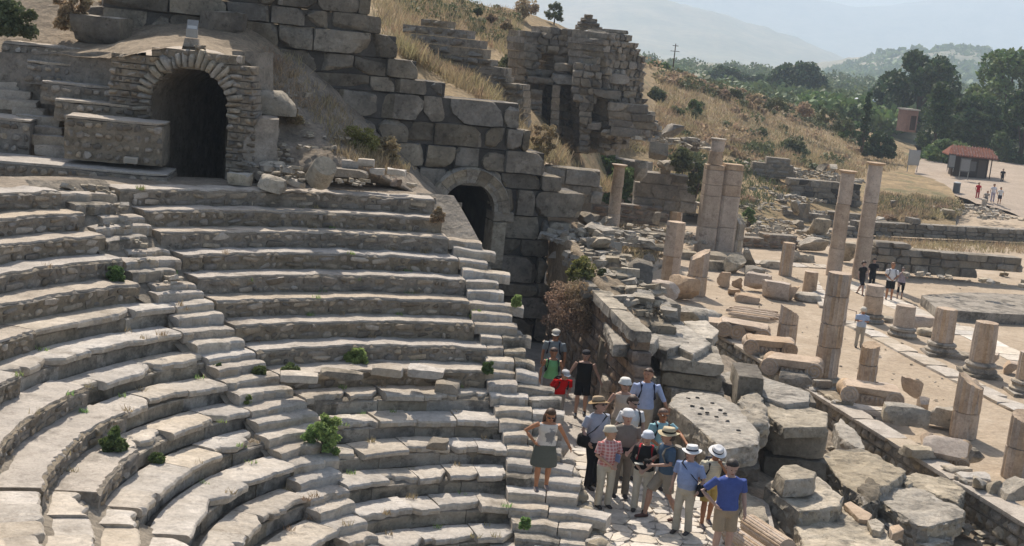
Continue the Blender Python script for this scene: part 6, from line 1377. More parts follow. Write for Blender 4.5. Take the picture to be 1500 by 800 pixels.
plant(318, 549, 8, 16, 20, 'mid', 'small dark tuft at the stair edge, middle left', 8)
plant(361, 590, 9, 14, 16, 'bright', 'small fresh tuft on the stair', 9)
plant(640, 560, 9, 22, 20, 'mid', 'small tuft beside the two-lobed block', 10)
plant(697, 468, 6, 20, 16, 'bright', 'small tuft at the end of a rubble row by the right stair', 11)
plant(714, 546, 8, 16, 22, 'mid', 'dark weed at the top of the marble rows by the right stair', 12)
plant(756, 448, 5, 16, 22, 'bright', 'bright weed hanging on the outer edge of the right stair', 13)
plant(768, 774, 13.5, 18, 20, 'bright', 'bright weed at the bottom of the seating near the path', 14)
plant(230, 676, 10, 26, 14, 'mid', 'low weed under the slab at the lower left', 15)
plant(425, 545, 8, 30, 12, 'mid', 'weeds behind the pointed loose slab', 16)
plant(606, 338, 2, 14, 10, 'mid', 'tiny weed at the foot of the third riser', 17)
plant(380, 548, 8, 22, 14, 'mid', 'weed at the joint of stair and middle wedge', 18)
rg = random.Random(91); sp1 = []; sp2 = []
for i in range(15):
    for k in range(9):
        t_ = rg.uniform(WR[i]+.5, 186 if i < 10 else 170); c = CP(Rr(i)+rg.choice((.60, .02, .58)), t_, Zr(i)+(.0 if rg.random() < .8 else -.1)); (sp1 if rg.random() < .6 else sp2).append((c, .10, .05, rg.randint(8, 34), None))
blades('joint_weeds', 'dry straw weeds rooted along the joints of the seat rows', sp1, 'dry', 92, .10, wid=.006)
blades('joint_weeds', 'short green weeds rooted along the joints of the seat rows', sp2, 'bright', 93, .08, wid=.008)
shrub(527, 226, 34.8, 66, 48, 'yellow', 'yellow-green bush on the dirt slope below the ashlar wall', 19, leaf=.04, clumps=40)
shrub(560, 232, 35.6, 60, 36, 'dry', 'dry straw shrub right of the yellow-green bush', 20, leaf=.05, clumps=30, name='shrub', cat='shrub')
shrub(850, 436, 36.6, 52, 66, 'yellow', 'tall yellowish bush on the stage wall', 21, leaf=.05, clumps=46, per=90)
shrub(836, 478, 35.4, 86, 84, 'brown', 'large dry brown bush hanging over the stage wall', 22, leaf=.035, clumps=60, per=110, name='shrub', cat='shrub')
shrub(876, 440, 36.4, 34, 60, 'olive', 'dark weeds right of the tall yellowish bush', 23, leaf=.05)
shrub(20, 48, 34.4, 66, 56, 'olive', 'dark green bush in the top left corner', 24, leaf=.06, clumps=40)
shrub(105, 40, 35.4, 60, 70, 'dry', 'dry straw tuft behind the left boulder', 25, leaf=.06, clumps=30, name='shrub', cat='shrub')
shrub(180, 18, 38, 60, 40, 'dry', 'dry grass clump at the top left bank', 26, leaf=.06, clumps=24, name='shrub', cat='shrub')
shrub(640, 325, 31.5, 22, 24, 'dry', 'dry tuft beside the foot of the arched doorway', 27, leaf=.03, name='shrub', cat='shrub')
shrub(430, 180, 34, 30, 24, 'brown', 'brown dry weed under the flat-topped block', 28, leaf=.03, name='shrub', cat='shrub')
shrub(795, 225, 50, 40, 56, 'dry', 'dry golden brush at the end of the ashlar wall', 29, leaf=.05, clumps=34, name='shrub', cat='shrub')
shrub(1250, 580, 40.8, 30, 12, 'olive', 'small grey weed by the base of the nearest tall column', 30, leaf=.03)
# ================================================================== PEOPLE
_cm = {}
def cloth(c, pat=None):
    key = (tuple(c), pat)
    if key in _cm: return _cm[key]
    m = flat('cloth', c, .9, .08, .12); nt = m.node_tree; L = nt.links; b = nt.nodes['Principled BSDF']
    if pat:
        tc = nd(nt, 'ShaderNodeTexCoord'); sp = nd(nt, 'ShaderNodeSeparateXYZ'); L.new(tc.outputs['Object'], sp.inputs[0]); col = b.inputs['Base Color'].links[0].from_socket
        kind, c2, fr = pat
        if kind == 'blotch':
            n_ = nd(nt, 'ShaderNodeVectorMath', operation='DISTANCE'); n_.inputs[1].default_value = (.05, -.17, 1.16); ma = nd(nt, 'ShaderNodeVectorMath', operation='MULTIPLY'); ma.inputs[1].default_value = (1, 1, .55); L.new(tc.outputs['Object'], ma.inputs[0]); n_.inputs[1].default_value = (.04, -.17, .64)
            nz = nd(nt, 'ShaderNodeTexNoise'); nz.inputs['Scale'].default_value = 14; L.new(tc.outputs['Object'], nz.inputs['Vector']); L.new(ma.outputs[0], n_.inputs[0]); su = nd(nt, 'ShaderNodeMath', operation='MULTIPLY_ADD'); su.inputs[1].default_value = .12; L.new(nz.outputs['Fac'], su.inputs[0]); L.new(n_.outputs['Value'], su.inputs[2])
            mr = nd(nt, 'ShaderNodeMapRange'); mr.inputs[1].default_value = .15; mr.inputs[2].default_value = .17; mr.inputs[3].default_value = .9; mr.inputs[4].default_value = 0; L.new(su.outputs[0], mr.inputs[0]); mx = nd(nt, 'ShaderNodeMixRGB'); mx.inputs[2].default_value = (*c2, 1); L.new(mr.outputs[0], mx.inputs[0]); L.new(col, mx.inputs[1]); col = mx.outputs[0]
        for ax in ((0, 2) if kind == 'plaid' else (2,) if kind == 'stripe' else ()):
            mu = nd(nt, 'ShaderNodeMath', operation='MULTIPLY'); mu.inputs[1].default_value = fr; L.new(sp.outputs[ax], mu.inputs[0]); sn = nd(nt, 'ShaderNodeMath', operation='SINE'); L.new(mu.outputs[0], sn.inputs[0])
            mr = nd(nt, 'ShaderNodeMapRange'); mr.inputs[1].default_value = .1; mr.inputs[2].default_value = .6; mr.inputs[4].default_value = .55; L.new(sn.outputs[0], mr.inputs[0])
            mx = nd(nt, 'ShaderNodeMixRGB'); mx.inputs[2].default_value = (*c2, 1); L.new(mr.outputs[0], mx.inputs[0]); L.new(col, mx.inputs[1]); col = mx.outputs[0]
        L.new(col, b.inputs['Base Color'])
    _cm[key] = m; return m
SKIN = {k: flat('skin', v, .55, .3, .05) for k, v in dict(tan=(.42, .23, .15), light=(.52, .32, .22), dark=(.30, .16, .10)).items()}
def remeshed(name, mb, vox, m, parent, sm=3):
    """several overlapping closed forms fused into one continuous surface"""
    me = mesh(name, mb.v, mb.f, m); bm = bmesh.new(); bm.from_mesh(me); bmesh.ops.recalc_face_normals(bm, faces=bm.faces); bm.to_mesh(me); bm.free()
    o = ob(name, me, parent); r = o.modifiers.new('fuse', 'REMESH'); r.mode = 'VOXEL'; r.voxel_size = vox; r.use_smooth_shade = True
    s = o.modifiers.new('smooth', 'SMOOTH'); s.factor = .5; s.iterations = sm; return o
def loft(mb, secs, n=16):
    """stack of ellipses: (centre, rx, ry)"""
    k0 = len(mb.v)
    for c, rx, ry in secs:
        for i in range(n): a = 2*pi*i/n; mb.v.append((c[0]+cos(a)*rx, c[1]+sin(a)*ry, c[2]))
    for k in range(len(secs)-1):
        for i in range(n): mb.f.append([k0+k*n+i, k0+k*n+(i+1) % n, k0+(k+1)*n+(i+1) % n, k0+(k+1)*n+i]); mb.mi.append(0)
    mb.f.append([k0+i for i in range(n)][::-1]); mb.f.append([k0+(len(secs)-1)*n+i for i in range(n)]); mb.mi += [0, 0]
def person(px, py, z, top, label, face=0, shirt=(.5, .5, .5), spat=None, sleeve=.5, legs=(.4, .37, .3), legtype='trousers', hat=None, hatc=(.7, .67, .6), band=None, hair=(.05, .035, .025), longhair=False, skin='tan',
           armL='down', armR='down', lean=0, headyaw=0, headpitch=0, step=.0, shoes=(.06, .05, .045), glasses=False, belly=0, pack=None, bag=None, female=False, Y=None, near=True, extra=None, group=None, crouch=0):
    P = PZ(px, py, z) if Y is None else PY(px, py, Y)
    v = ray(px, top); H = CAM_H+v.z/v.y*P.y-P.z; s = H/1.75/(1-.30*crouch)
    t = thing('person', label, 'person', P, radians(face), group); vox = .0095 if near else .022
    T = lambda p: _lean(Vector(p), lean)
    sh = .185 if not female else .165; hp = .085 if not female else .095; cr = crouch*.35
    # ---- legs
    hips = [Vector((-hp, 0, .92-cr)), Vector((hp, 0, .92-cr))]; ank = [Vector((-.10, -step*.5, .08)), Vector((.10, step*.5, .08))]
    kne = [(hips[i]+ank[i])/2+Vector((0, -.03-abs(step)*.12-crouch*.3, .02)) for i in (0, 1)]
    # ---- arms: elbow and hand positions in body frame (x towards the person's left)
    def arm(kind, sg):
        S0 = Vector((sg*sh, 0, 1.42))
        tab = dict(down=((.25, .02, 1.15), (.26, -.05, .90)), fwd=((.24, -.05, 1.16), (.12, -.26, 1.12)), clasp=((.24, -.02, 1.15), (.05, -.24, 1.0)), hip=((.38, .05, 1.20), (.22, -.06, 1.02)), read=((.22, -.06, 1.16), (.09, -.27, 1.22)),
                   face=((.24, -.16, 1.22), (.05, -.20, 1.50)), out=((.30, -.02, 1.18), (.40, -.08, .97)), bagside=((.27, .03, 1.16), (.26, -.12, .98)), point=((.32, -.12, 1.28), (.36, -.36, 1.18)), back=((.27, .1, 1.16), (.2, .16, .92)))
        e, w_ = tab[kind]; return S0, Vector((sg*e[0], e[1], e[2])), Vector((sg*w_[0], w_[1], w_[2]))
    arms = [arm(armR, -1), arm(armL, 1)]
    arms = [[T(q)-Vector((0, 0, cr)) for q in a] for a in arms]
    def TT(p): return T(p)-Vector((0, 0, cr))
    # ---- body (skin)
    mb = MB(); bl = belly
    def torso(mb, g, z0=.86, z1=1.47, n=18):
        prof = [(.86, .15, .105), (.95, .162 if not female else .175, .115), (1.05, .145+bl*.03, .11+bl*.05), (1.15, .142+bl*.03 if not female else .128, .108+bl*.06), (1.27, .165 if not female else .148, .115+bl*.02+(.02 if female else 0)), (1.37, .18 if not female else .16, .11), (1.43, .155 if not female else .14, .092), (1.47, .085, .07)]
        secs = []
        for zz, rx, ry in prof:
            if zz < z0-.001 or zz > z1+.001: continue
            secs.append((TT((0, -bl*.03 if 1.0 < zz < 1.3 else 0, zz)), rx+g, ry+g))
        loft(mb, secs, n)
    torso(mb, 0); mb.tube([TT((0, .005, 1.44)), TT((0, -.005, 1.56))], [.062, .054], 10)
    for i in (0, 1):
        h_, k_, a_ = hips[i], kne[i], ank[i]
        mb.tube([h_+Vector((0, 0, .02)), h_.lerp(k_, .5), k_, k_.lerp(a_, .35)+Vector((0, .012, 0)), a_.lerp(k_, .2), a_-Vector((0, 0, .03))], [.085, .072, .052, .055, .038, .036], 10)
        S0, E0, W0 = arms[i]; mb.tube([S0+Vector((0, 0, -.01)), S0.lerp(E0, .4), E0, E0.lerp(W0, .35), W0], [.05, .045, .034, .036, .024], 9)
        # hand: palm, four fingers of unequal length, thumb from the side
        d = (W0-E0).normalized(); up = Vector((0, -1, .2)) if kindc(armR if i == 0 else armL) else Vector((1 if i == 0 else -1, 0, .1)); side = d.cross(up).normalized(); pn = side.cross(d).normalized(); curl = .55
        mb.tube([W0, W0+d*.045, W0+d*.085], [(.026, .018), (.036, .016), (.036, .015)], 8) if False else mb.tube([W0, W0+d*.05, W0+d*.085], [.024, .028, .026], 8)
        if near:
            for f in range(4):
                o_ = side*((f-1.5)*.019); b0 = W0+d*.075+o_; L_ = (.062, .075, .070, .055)[f]
                mb.tube([b0, b0+d*L_*.5+pn*L_*.12*curl, b0+d*L_*.8+pn*L_*.45*curl, b0+d*L_*.95+pn*L_*.85*curl], [.0095, .009, .0085, .0075], 6)
            b0 = W0+d*.03+side*.024; mb.tube([b0, b0+side*.022+d*.025, b0+side*.026+d*.055+pn*.01], [.012, .0105, .009], 6)
    # head
    hc = TT((0, -.012, 1.635)); Rh = Matrix.Rotation(radians(headyaw), 3, 'Z')@Matrix.Rotation(radians(headpitch), 3, 'X')@Matrix.Scale(1.1, 3)
    def hd(p): return hc+Rh@Vector(p)
    k0 = len(mb.v); rings = [(-.125, .02, -.02), (-.11, .045, -.018), (-.08, .058, -.008), (-.04, .068, 0), (0, .075, .004), (.04, .077, .008), (.075, .068, .012), (.10, .045, .014), (.112, .015, .014)]; n = 14
    for zz, r_, yo in rings:
        for i in range(n): a = 2*pi*i/n; mb.v.append(tuple(hd((cos(a)*r_, yo+sin(a)*r_*1.22, zz))))
    for k in range(len(rings)-1):
        for i in range(n): mb.f.append([k0+k*n+i, k0+k*n+(i+1) % n, k0+(k+1)*n+(i+1) % n, k0+(k+1)*n+i]); mb.mi.append(0)
    mb.f.append([k0+i for i in range(n)][::-1]); mb.f.append([k0+(len(rings)-1)*n+i for i in range(n)]); mb.mi += [0, 0]
    if near:
        mb.tube([hd((0, -.085, .01)), hd((0, -.105, -.03)), hd((0, -.088, -.042))], [.010, .017, .008], 6)
        for sg in (-1, 1): mb.tube([hd((sg*.07, .01, .02)), hd((sg*.085, .018, .0)), hd((sg*.072, .01, -.03))], [.012, .018, .01], 6)
    body = remeshed('body', mb, vox, SKIN[skin], t, 2)
    if near:
        fm = MB()
        for sg in (-1, 1): fm.tube([hd((sg*.030-.009, -.088, .012)), hd((sg*.030, -.0925, .012)), hd((sg*.030+.009, -.088, .012))], [.004, .0065, .004], 6)
        fm.build('eyes', flat('eye_dark', (.03, .025, .02), .3), t); fm = MB(); fm.tube([hd((-.022, -.083, -.066)), hd((0, -.09, -.067)), hd((.022, -.083, -.066))], [.003, .0065, .003], 6); fm.build('mouth', flat('lip', (.28, .10, .08)), t)
        if glasses:
            fm = MB()
            for sg in (-1, 1): fm.tube([hd((sg*.012, -.097, .014)), hd((sg*.033, -.099, .012)), hd((sg*.056, -.086, .014))], [.010, .017, .010], 8)
            fm.tube([hd((-.06, -.084, .018)), hd((-.078, 0, .02))], .004, 5); fm.tube([hd((.06, -.084, .018)), hd((.078, 0, .02))], .004, 5); fm.build('sunglasses', flat('dark_lens', (.015, .015, .018), .15, .6), t)
    # hair
    if hair:
        hm = MB(); k = len(hm.v); n = 16; rg_ = random.Random(px)
        for zz, r_, yo in ((-.07 if not longhair else -.10, .066, .035), (-.02, .079, .025), (.03, .084, .016), (.07, .078, .014), (.10, .056, .014), (.122, .02, .014)):
            for i in range(n): a = 2*pi*i/n; rr = r_*(1+.05*rg_.uniform(-1, 1)); yy = yo+sin(a)*rr*1.2; zq = zz; 
            for i in range(n):
                a = 2*pi*i/n; rr = r_*(1+.04*rg_.uniform(-1, 1)); y_ = yo+sin(a)*rr*1.2; front = sin(a) < -.35
                hm.v.append(tuple(hd((cos(a)*rr*(1 if not (front and zz < .05) else .9), max(y_, -.045) if (front and zz < .06) else y_, zz))))
        for q in range(5):
            for i in range(n): hm.f.append([k+q*n+i, k+q*n+(i+1) % n, k+(q+1)*n+(i+1) % n, k+(q+1)*n+i]); hm.mi.append(0)
        hm.f.append([k+i for i in range(n)][::-1]); hm.f.append([k+5*n+i for i in range(n)]); hm.mi += [0, 0]
        if longhair:
            for sg in (-1, 0, 1): hm.tube([hd((sg*.055, .03, .03)), hd((sg*.075, .02, -.08)), hd((sg*.08, .0 if sg else .05, -.19)), hd((sg*.075, -.02 if sg else .05, -.26))], [.035, .038, .034, .015], 8)
        hm.build('hair', flat('hair', hair, .6, .3, .2), t, 1.2)
    # ---- clothes
    g = .014; sm_ = MB(); hem = .86 if legtype != 'none' else .9
    torso(sm_, g, .86, 1.47 if sleeve > 0 else 1.44)
    S_ = []
    for i in (0, 1):
        S0, E0, W0 = arms[i]
        if sleeve > 0:
            f = min(sleeve, 1.0); e1 = S0.lerp(E0, min(1, f*1.6)) if f <= .62 else E0; pts = [S0+Vector((0, 0, .0)), S0.lerp(e1, .5), e1]; rr = [.064, .060, .060]
            if f > .62: pts.append(E0.lerp(W0, (f-.62)/.38*.95)); rr = [.064, .058, .050, .042]
            sm_.tube(pts, rr, 10)
    so_ = remeshed('shirt', sm_, .012 if near else .024, cloth(shirt, spat), t, 4)
    lm_ = MB()
    hipsec = [((0, 0, z_-cr), rx, ry) for z_, rx, ry in ((.80, .15, .105), (.88, .172 if not female else .182, .128), (.98, .166 if not female else .17, .125), (1.03, .15+bl*.03, .118+bl*.04))]
    if legtype == 'skirt':
        loft(lm_, [((0, -.01, .50), .235, .17), ((0, 0, .56), .24, .175), ((0, 0, .75), .215, .155), ((0, 0, .92), .185, .135), ((0, 0, 1.02), .15, .115)], 24)
    else:
        loft(lm_, hipsec, 18)
        for i in (0, 1):
            h_, k_, a_ = hips[i], kne[i], ank[i]
            if legtype == 'shorts': e = h_.lerp(k_, .93); lm_.tube([h_, h_.lerp(e, .5), e], [.098, .094, .092], 12)
            elif legtype == 'capri': e = k_.lerp(a_, .35); lm_.tube([h_, k_, e], [.095, .068, .062], 12)
            else: lm_.tube([h_, h_.lerp(k_, .5), k_, k_.lerp(a_, .5), a_+Vector((0, 0, -.03))], [.096, .086, .07, .066, .07], 12)
    remeshed({'skirt': 'skirt', 'shorts': 'shorts'}.get(legtype, 'trousers'), lm_, .012 if near else .024, cloth(legs), t, 3)
    for i in (0, 1):
        a_ = ank[i]; fb_ = MB(); fb_.tube([a_+Vector((0, .055, -.045)), a_+Vector((0, 0, -.035)), a_+Vector((0, -.08, -.052)), a_+Vector((0, -.15, -.058)), a_+Vector((0, -.175, -.06))], [(.03, .03), (.042, .045), (.043, .033), (.04, .024), (.02, .016)], 10)
        fb_.build('shoe', flat('shoe', shoes), t, 1.0)
    # ---- hats
    if hat:
        hb = hd((0, .012, .062)); X, Yv, Zv = Rh@Vector((1, 0, 0)), Rh@Vector((0, 1, 0)), Rh@Vector((0, 0, 1))
        def hat_mesh(name, prof, col, n=24, wav=.0):
            hm = MB(); k0 = len(hm.v)
            for r_, zz in prof:
                for i in range(n): a = 2*pi*i/n; w_ = zz+wav*sin(2*a)*(r_/.16)**2; p = hb+X*cos(a)*r_+Yv*sin(a)*r_*1.12+Zv*w_; hm.v.append(tuple(p))
            for k in range(len(prof)-1):
                for i in range(n): hm.f.append([k0+k*n+i, k0+k*n+(i+1) % n, k0+(k+1)*n+(i+1) % n, k0+(k+1)*n+i]); hm.mi.append(0)
            hm.f.append([k0+(len(prof)-1)*n+i for i in range(n)]); hm.mi.append(0); return hm.build(name, cloth(col), t, 1.0)
        if hat == 'brim': 
            ho = hat_mesh('hat', [(.085, -.014), (.146, -.020), (.149, -.012), (.092, .0), (.088, .05), (.078, .085), (.05, .092), (.02, .082)], hatc, wav=.02)
            if band: hb2 = hat_mesh('hat_band', [(.0945, .002), (.0945, .028), (.088, .03)], band)
        elif hat == 'bucket': hat_mesh('hat', [(.09, -.03), (.116, -.042), (.118, -.036), (.094, .0), (.09, .04), (.07, .066), (.03, .072)], hatc)
        elif hat == 'cap':
            hat_mesh('cap', [(.088, -.01), (.091, .01), (.084, .04), (.06, .062), (.02, .07)], hatc)
            vm = MB(); vs = []
            for j, (r_, dz) in enumerate(((.085, .0), (.165, -.012), (.165, -.018), (.085, -.008))):
                for i in range(9): a = -pi/2-.75+1.5*i/8; k_ = 1 if j in (0, 3) else (1-.25*abs(i-4)/4); vs.append(hb+X*cos(a)*r_*k_+Yv*sin(a)*r_*k_*1.12+Zv*dz)
            vm.add(vs, [[j*9+i, j*9+i+1, ((j+1) % 4)*9+i+1, ((j+1) % 4)*9+i] for j in range(4) for i in range(8)]); vm.build('cap_peak', cloth(hatc), t)
        elif hat == 'bandana': hat_mesh('bandana', [(.084, -.02), (.088, .012), (.080, .04), (.055, .058), (.02, .064)], hatc)
    if pack:      # backpack and its shoulder straps
        for sg in (-1, 1):
            pk = MB(); pk.tube([TT((sg*.09, .13, 1.40)), TT((sg*.11, .04, 1.475)), TT((sg*.115, -.09, 1.43)), TT((sg*.12, -.135, 1.32)), TT((sg*.15, -.10, 1.16)), TT((sg*.16, .05, 1.08))], [(.022, .008)]*6, 8); pk.build('pack_strap', cloth(pack), t, 1.0)
        pk = MB(); loft(pk, [(TT((0, .20, 1.02)), .12, .07), (TT((0, .21, 1.08)), .15, .09), (TT((0, .205, 1.30)), .145, .08), (TT((0, .19, 1.42)), .10, .05)], 14); pk.build('backpack', cloth(pack), t, 1.0)
    if bag:
        sg = bag[0]; c = TT((sg*.27, -.02, .98)); pk = MB(); loft(pk, [(c+Vector((0, 0, -.12)), .07, .12), (c+Vector((0, 0, -.09)), .085, .14), (c+Vector((0, 0, .06)), .08, .135), (c+Vector((0, 0, .10)), .05, .10)], 14); o_ = pk.build('shoulder_bag', cloth(bag[1]), t, .8)
        pk = MB(); pk.tube([c+Vector((0, -.03, .08)), TT((sg*.17, -.145, 1.2)), TT((bag[2]*.10, -.11, 1.44)), TT((bag[2]*.10, .02, 1.495)), TT((bag[2]*.08, .11, 1.40)), TT((sg*.14, .135, 1.2)), c+Vector((0, .05, .08))], [(.016, .006)]*7, 6); pk.build('bag_strap', cloth(bag[1]), o_, 1.0)
    if spat and spat[0] == 'print': pass
    for ex in (extra or ()):
        kind, p, size, col = ex; pk = MB(); pk.box(TT(p), size, .3); o_ = pk.build(kind, cloth(col), t); q = o_.modifiers.new('b', 'BEVEL'); q.width = min(size)*.2
    t.scale = (s*1.16, s*1.16, s)
    return t
def kindc(k): return k in ('fwd', 'clasp', 'read', 'face')
def _lean(p, lean):
    if not lean or p.z < .9: return p
    f = min(1, (p.z-.9)/.25); a = radians(lean)*f; q = Matrix.Rotation(a, 3, 'X')@(p-Vector((0, 0, .95))); return q+Vector((0, 0, .95))
GP = 'visitors gathered on the paved path'; CREAM = (.56, .52, .43)
person(792, 716, Zr(11.5)-.02, 592, 'woman in white sleeveless top and olive skirt looking down on the steps', face=8, shirt=(.62, .60, .56), sleeve=0, spat=('blotch', (.16, .17, .19), 0), legs=(.12, .125, .095), legtype='skirt', longhair=True, hair=(.08, .045, .025), skin='tan', armR='hip', armL='out', lean=15, headpitch=28, glasses=True, female=True, step=.12, shoes=(.2, .17, .16), group=GP)
person(864, 713, FZ, 583, 'man in grey-blue shirt, straw hat and black trousers with a black shoulder bag', face=38, shirt=(.33, .37, .46), sleeve=.5, legs=(.02, .02, .024), hat='brim', hatc=(.36, .26, .15), band=(.2, .15, .1), headyaw=15, headpitch=-12, armR='bagside', armL='down', bag=(-1, (.02, .02, .02), 1), glasses=True, belly=.7, step=.1, group=GP)
person(882, 742, FZ, 624, 'woman in a red and white checked shirt, cream sun hat and cream trousers', face=22, shirt=(.52, .09, .08), spat=('plaid', (.7, .55, .5), 95), sleeve=.55, legs=CREAM, hat='bucket', hatc=(.6, .54, .42), headyaw=35, headpitch=-10, armR='clasp', armL='clasp', female=True, hair=(.35, .25, .15), extra=(('booklet', (.10, -.2, 1.14), (.02, .12, .17), (.15, .2, .35)),), belly=.5, skin='light', group=GP)
person(906, 726, FZ, 600, 'man in taupe shirt and grey trousers with a white bucket hat', face=5, shirt=(.20, .18, .15), sleeve=.5, legs=(.19, .175, .15), hat='bucket', hatc=(.75, .74, .72), armL='clasp', armR='down', belly=.7, skin='light', extra=(('waist_pack', (0, -.16, 1.0), (.22, .08, .12), (.02, .02, .02)),), group=GP)
person(936, 748, FZ, 632, 'woman in black top with red backpack straps, white hat and cream trousers', face=-12, shirt=(.02, .02, .02), sleeve=.85, legs=CREAM, hat='bucket', hatc=(.66, .70, .76), armL='clasp', armR='clasp', female=True, pack=(.35, .03, .04), skin='light', extra=(('booklet', (-.08, -.24, 1.12), (.16, .1, .02), (.5, .5, .42)),), headpitch=5, group=GP)
person(968, 760, FZ, 628, 'man in dark teal shirt, khaki shorts and straw hat, seen from the side', face=-72, shirt=(.045, .10, .17), sleeve=.5, legs=(.30, .25, .18), legtype='shorts', hat='brim', hatc=(.55, .46, .30), band=(.02, .02, .02), armR='fwd', armL='fwd', step=.5, shoes=(.10, .045, .035), lean=4, glasses=True, extra=(('camera', (0, -.34, 1.15), (.13, .09, .09), (.02, .02, .02)),), pack=(.30, .26, .2), group=GP)
person(998, 780, FZ, 654, 'man in light blue shirt, white banded hat and cream trousers with shoulder bag', face=-30, shirt=(.27, .34, .52), sleeve=.55, legs=(.46, .42, .34), hat='brim', hatc=(.78, .77, .74), band=(.03, .03, .05), armL='bagside', armR='down', bag=(1, (.015, .015, .018), -1), belly=.8, step=.08, skin='tan', headyaw=-15, group=GP)
person(1032, 768, FZ, 649, 'man in pale striped polo and yellowish shorts bowing his head under a white hat', face=10, shirt=(.62, .58, .46), spat=('stripe', (.42, .42, .36), 120), sleeve=.5, legs=(.42, .32, .15), legtype='shorts', hat='brim', hatc=(.78, .77, .75), band=(.03, .03, .03), armL='face', armR='down', lean=14, headpitch=28, step=.25, shoes=(.16, .13, .12), pack=(.04, .04, .05), skin='dark', group=GP)
person(1054, 822, FZ, 672, 'man in bright blue polo shirt and khaki shorts, hand on hip', face=14, shirt=(.012, .055, .30), sleeve=.5, legs=(.33, .26, .18), legtype='shorts', hair=(.03, .022, .018), armR='hip', armL='down', headpitch=22, headyaw=-8, skin='tan', group=GP, shoes=(.2, .17, .14))
person(958, 716, FZ, 598, 'woman in a pale turquoise top with sunglasses, behind the straw hat man', face=12, shirt=(.32, .50, .53), sleeve=.4, legs=(.16, .15, .13), hair=(.16, .08, .04), female=True, armR='clasp', armL='point', glasses=True, pack=(.03, .03, .04), skin='tan', belly=.5, group=GP)
person(914, 700, FZ, 579, 'person in a plain white t-shirt with short dark hair, looking down', face=20, shirt=(.68, .69, .70), sleeve=.5, legs=(.3, .28, .24), hair=(.05, .03, .02), headpitch=20, headyaw=20, glasses=True, armR='down', armL='down', pack=(.03, .03, .04), group=GP, female=True)
person(903, 672, FZ, 554, 'woman in a beige tank top and white sun hat at the back of the group', face=8, shirt=(.48, .41, .34), sleeve=0, legs=(.3, .26, .2), hat='bucket', hatc=(.7, .69, .65), female=True, glasses=True, armR='out', armL='down', skin='tan', group=GP)
person(936, 660, FZ, 539, 'tall man in light blue long-sleeved shirt with dark backpack straps', face=8, shirt=(.33, .41, .62), sleeve=.8, legs=(.45, .38, .29), hair=(.07, .04, .025), headyaw=-30, headpitch=-6, armR='down', armL='out', pack=(.02, .025, .05), skin='tan', group=GP)
person(849, 607, FZ, 513, 'muscular man in a black tank top, black shorts and bandana walking towards the group', face=-4, shirt=(.015, .015, .015), sleeve=0, legs=(.015, .015, .016), legtype='shorts', hat='bandana', hatc=(.05, .05, .055), armR='out', armL='out', step=.25, belly=.4, shoes=(.08, .08, .09), headpitch=12, headyaw=-10, group=GP)
person(813, 622, FZ, 534, 'man in a red t-shirt and pale grey cap stooping forward beside the stair', face=20, shirt=(.42, .02, .02), sleeve=.5, legs=(.25, .23, .2), hat='cap', hatc=(.5, .5, .5), lean=26, headpitch=15, armL='fwd', armR='down', pack=(.03, .03, .03), group=GP)
person(802, 602, FZ, 509, 'person in a bright green vest behind the stooping man', face=5, shirt=(.10, .46, .12), sleeve=0, legs=(.2, .2, .2), hair=(.1, .05, .03), headpitch=18, armR='down', armL='down', skin='tan', female=True, pack=(.03, .03, .04), group=GP)
person(805, 578, FZ, 483, 'man in a grey t-shirt and pale cap with backpack straps, farthest back', face=-8, shirt=(.27, .31, .33), sleeve=.5, legs=(.2, .2, .2), hat='cap', hatc=(.55, .52, .46), headpitch=12, armR='down', armL='down', pack=(.03, .03, .05), glasses=True, group=GP)
GS = 'visitors on the sandy street'
person(1257, 509, SZ, 450, 'man in pale blue shirt and sun hat standing alone, reading', face=-5, shirt=(.44, .52, .66), sleeve=.5, legs=(.40, .34, .25), hat='bucket', hatc=(.6, .54, .42), armR='read', armL='read', headpitch=28, belly=.6, near=False, group=GS)
person(1259, 432, SZ, 382, 'walker in a black top and black shorts, left of the pair in black', face=35, shirt=(.02, .02, .02), sleeve=.4, legs=(.025, .025, .03), legtype='shorts', armL='clasp', armR='down', headpitch=20, step=.5, near=False, female=True, group=GS)
person(1275, 424, SZ, 378, 'walker all in black with long trousers, right of the pair in black', face=20, shirt=(.015, .015, .02), sleeve=.5, legs=(.02, .02, .025), armL='fwd', armR='down', headpitch=15, near=False, group=GS)
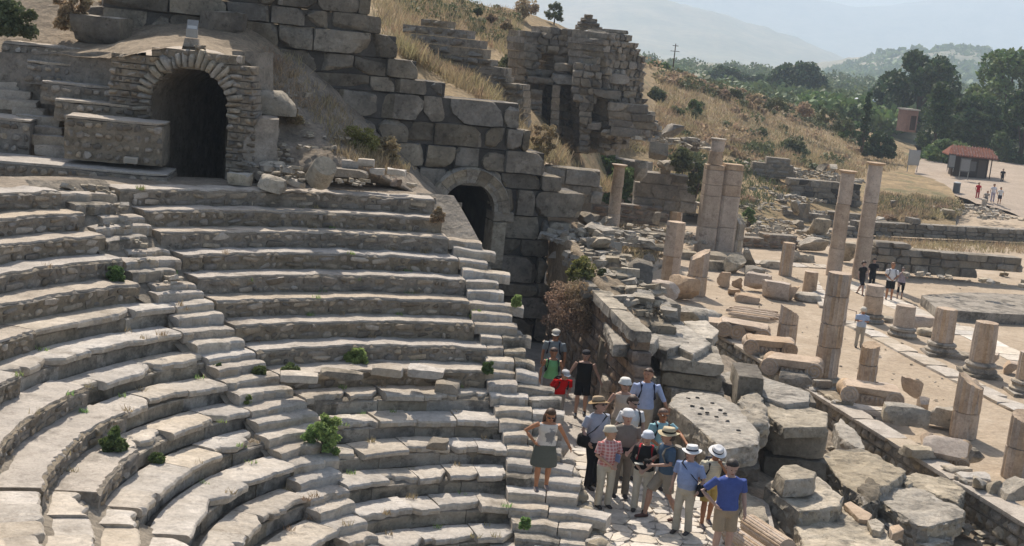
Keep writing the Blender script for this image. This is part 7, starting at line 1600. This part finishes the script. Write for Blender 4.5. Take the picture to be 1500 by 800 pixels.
person(1301, 440, SZ, 384, 'man in a white t-shirt with backpack straps and black shorts', face=-5, shirt=(.70, .70, .70), sleeve=.5, legs=(.02, .02, .02), legtype='shorts', armL='clasp', armR='clasp', pack=(.05, .05, .06), belly=.5, hair=(.2, .12, .08), near=False, group=GS)
person(1317, 438, SZ, 391, 'woman in a mauve top and black cropped trousers holding something to her face', face=-15, shirt=(.34, .30, .36), sleeve=.3, legs=(.02, .02, .022), legtype='capri', armR='face', armL='face', female=True, step=.35, near=False, group=GS)
GH = 'distant visitors near the kiosk'
person(1431, 291, None, 267, 'distant visitor in a red top and red skirt near the stone post', shirt=(.45, .03, .04), legs=(.4, .03, .04), near=False, Y=121, sleeve=.5, group=GH, female=True)
person(1453, 296, None, 269, 'distant visitor in white top and pale trousers, left of two in white', shirt=(.7, .68, .72), legs=(.45, .4, .5), near=False, Y=119, sleeve=.5, group=GH, female=True)
person(1463, 299, None, 274, 'distant visitor in a white top and dark shorts, right of two in white', shirt=(.7, .7, .68), legs=(.04, .04, .06), legtype='shorts', near=False, Y=118, sleeve=.5, group=GH)
person(1443, 298, None, 280, 'distant visitor crouching in dark trousers beside the two in white', shirt=(.3, .3, .3), legs=(.06, .06, .07), near=False, Y=119, sleeve=.5, crouch=.8, lean=25, group=GH)
person(1467, 268, None, 247, 'distant visitor in dark clothes in the shade right of the kiosk', shirt=(.03, .03, .035), legs=(.03, .03, .04), near=False, Y=138, sleeve=.5, group=GH)
# ------------------------------------------------------------------ haze
hz = bpy.data.materials.new('air_haze'); hz.use_nodes = True; n_ = hz.node_tree; n_.nodes.remove(n_.nodes['Principled BSDF']); v = n_.nodes.new('ShaderNodeVolumePrincipled')
v.inputs['Color'].default_value = (.70, .84, 1, 1); v.inputs['Density'].default_value = HAZE; v.inputs['Anisotropy'].default_value = 0.0
n_.links.new(v.outputs[0], n_.nodes['Material Output'].inputs['Volume'])
b = MB(); b.box((0, 3600, 278), (17000, 8400, 562)); b.build('haze', hz, kind='stuff', label='pale blue summer haze over the plain')
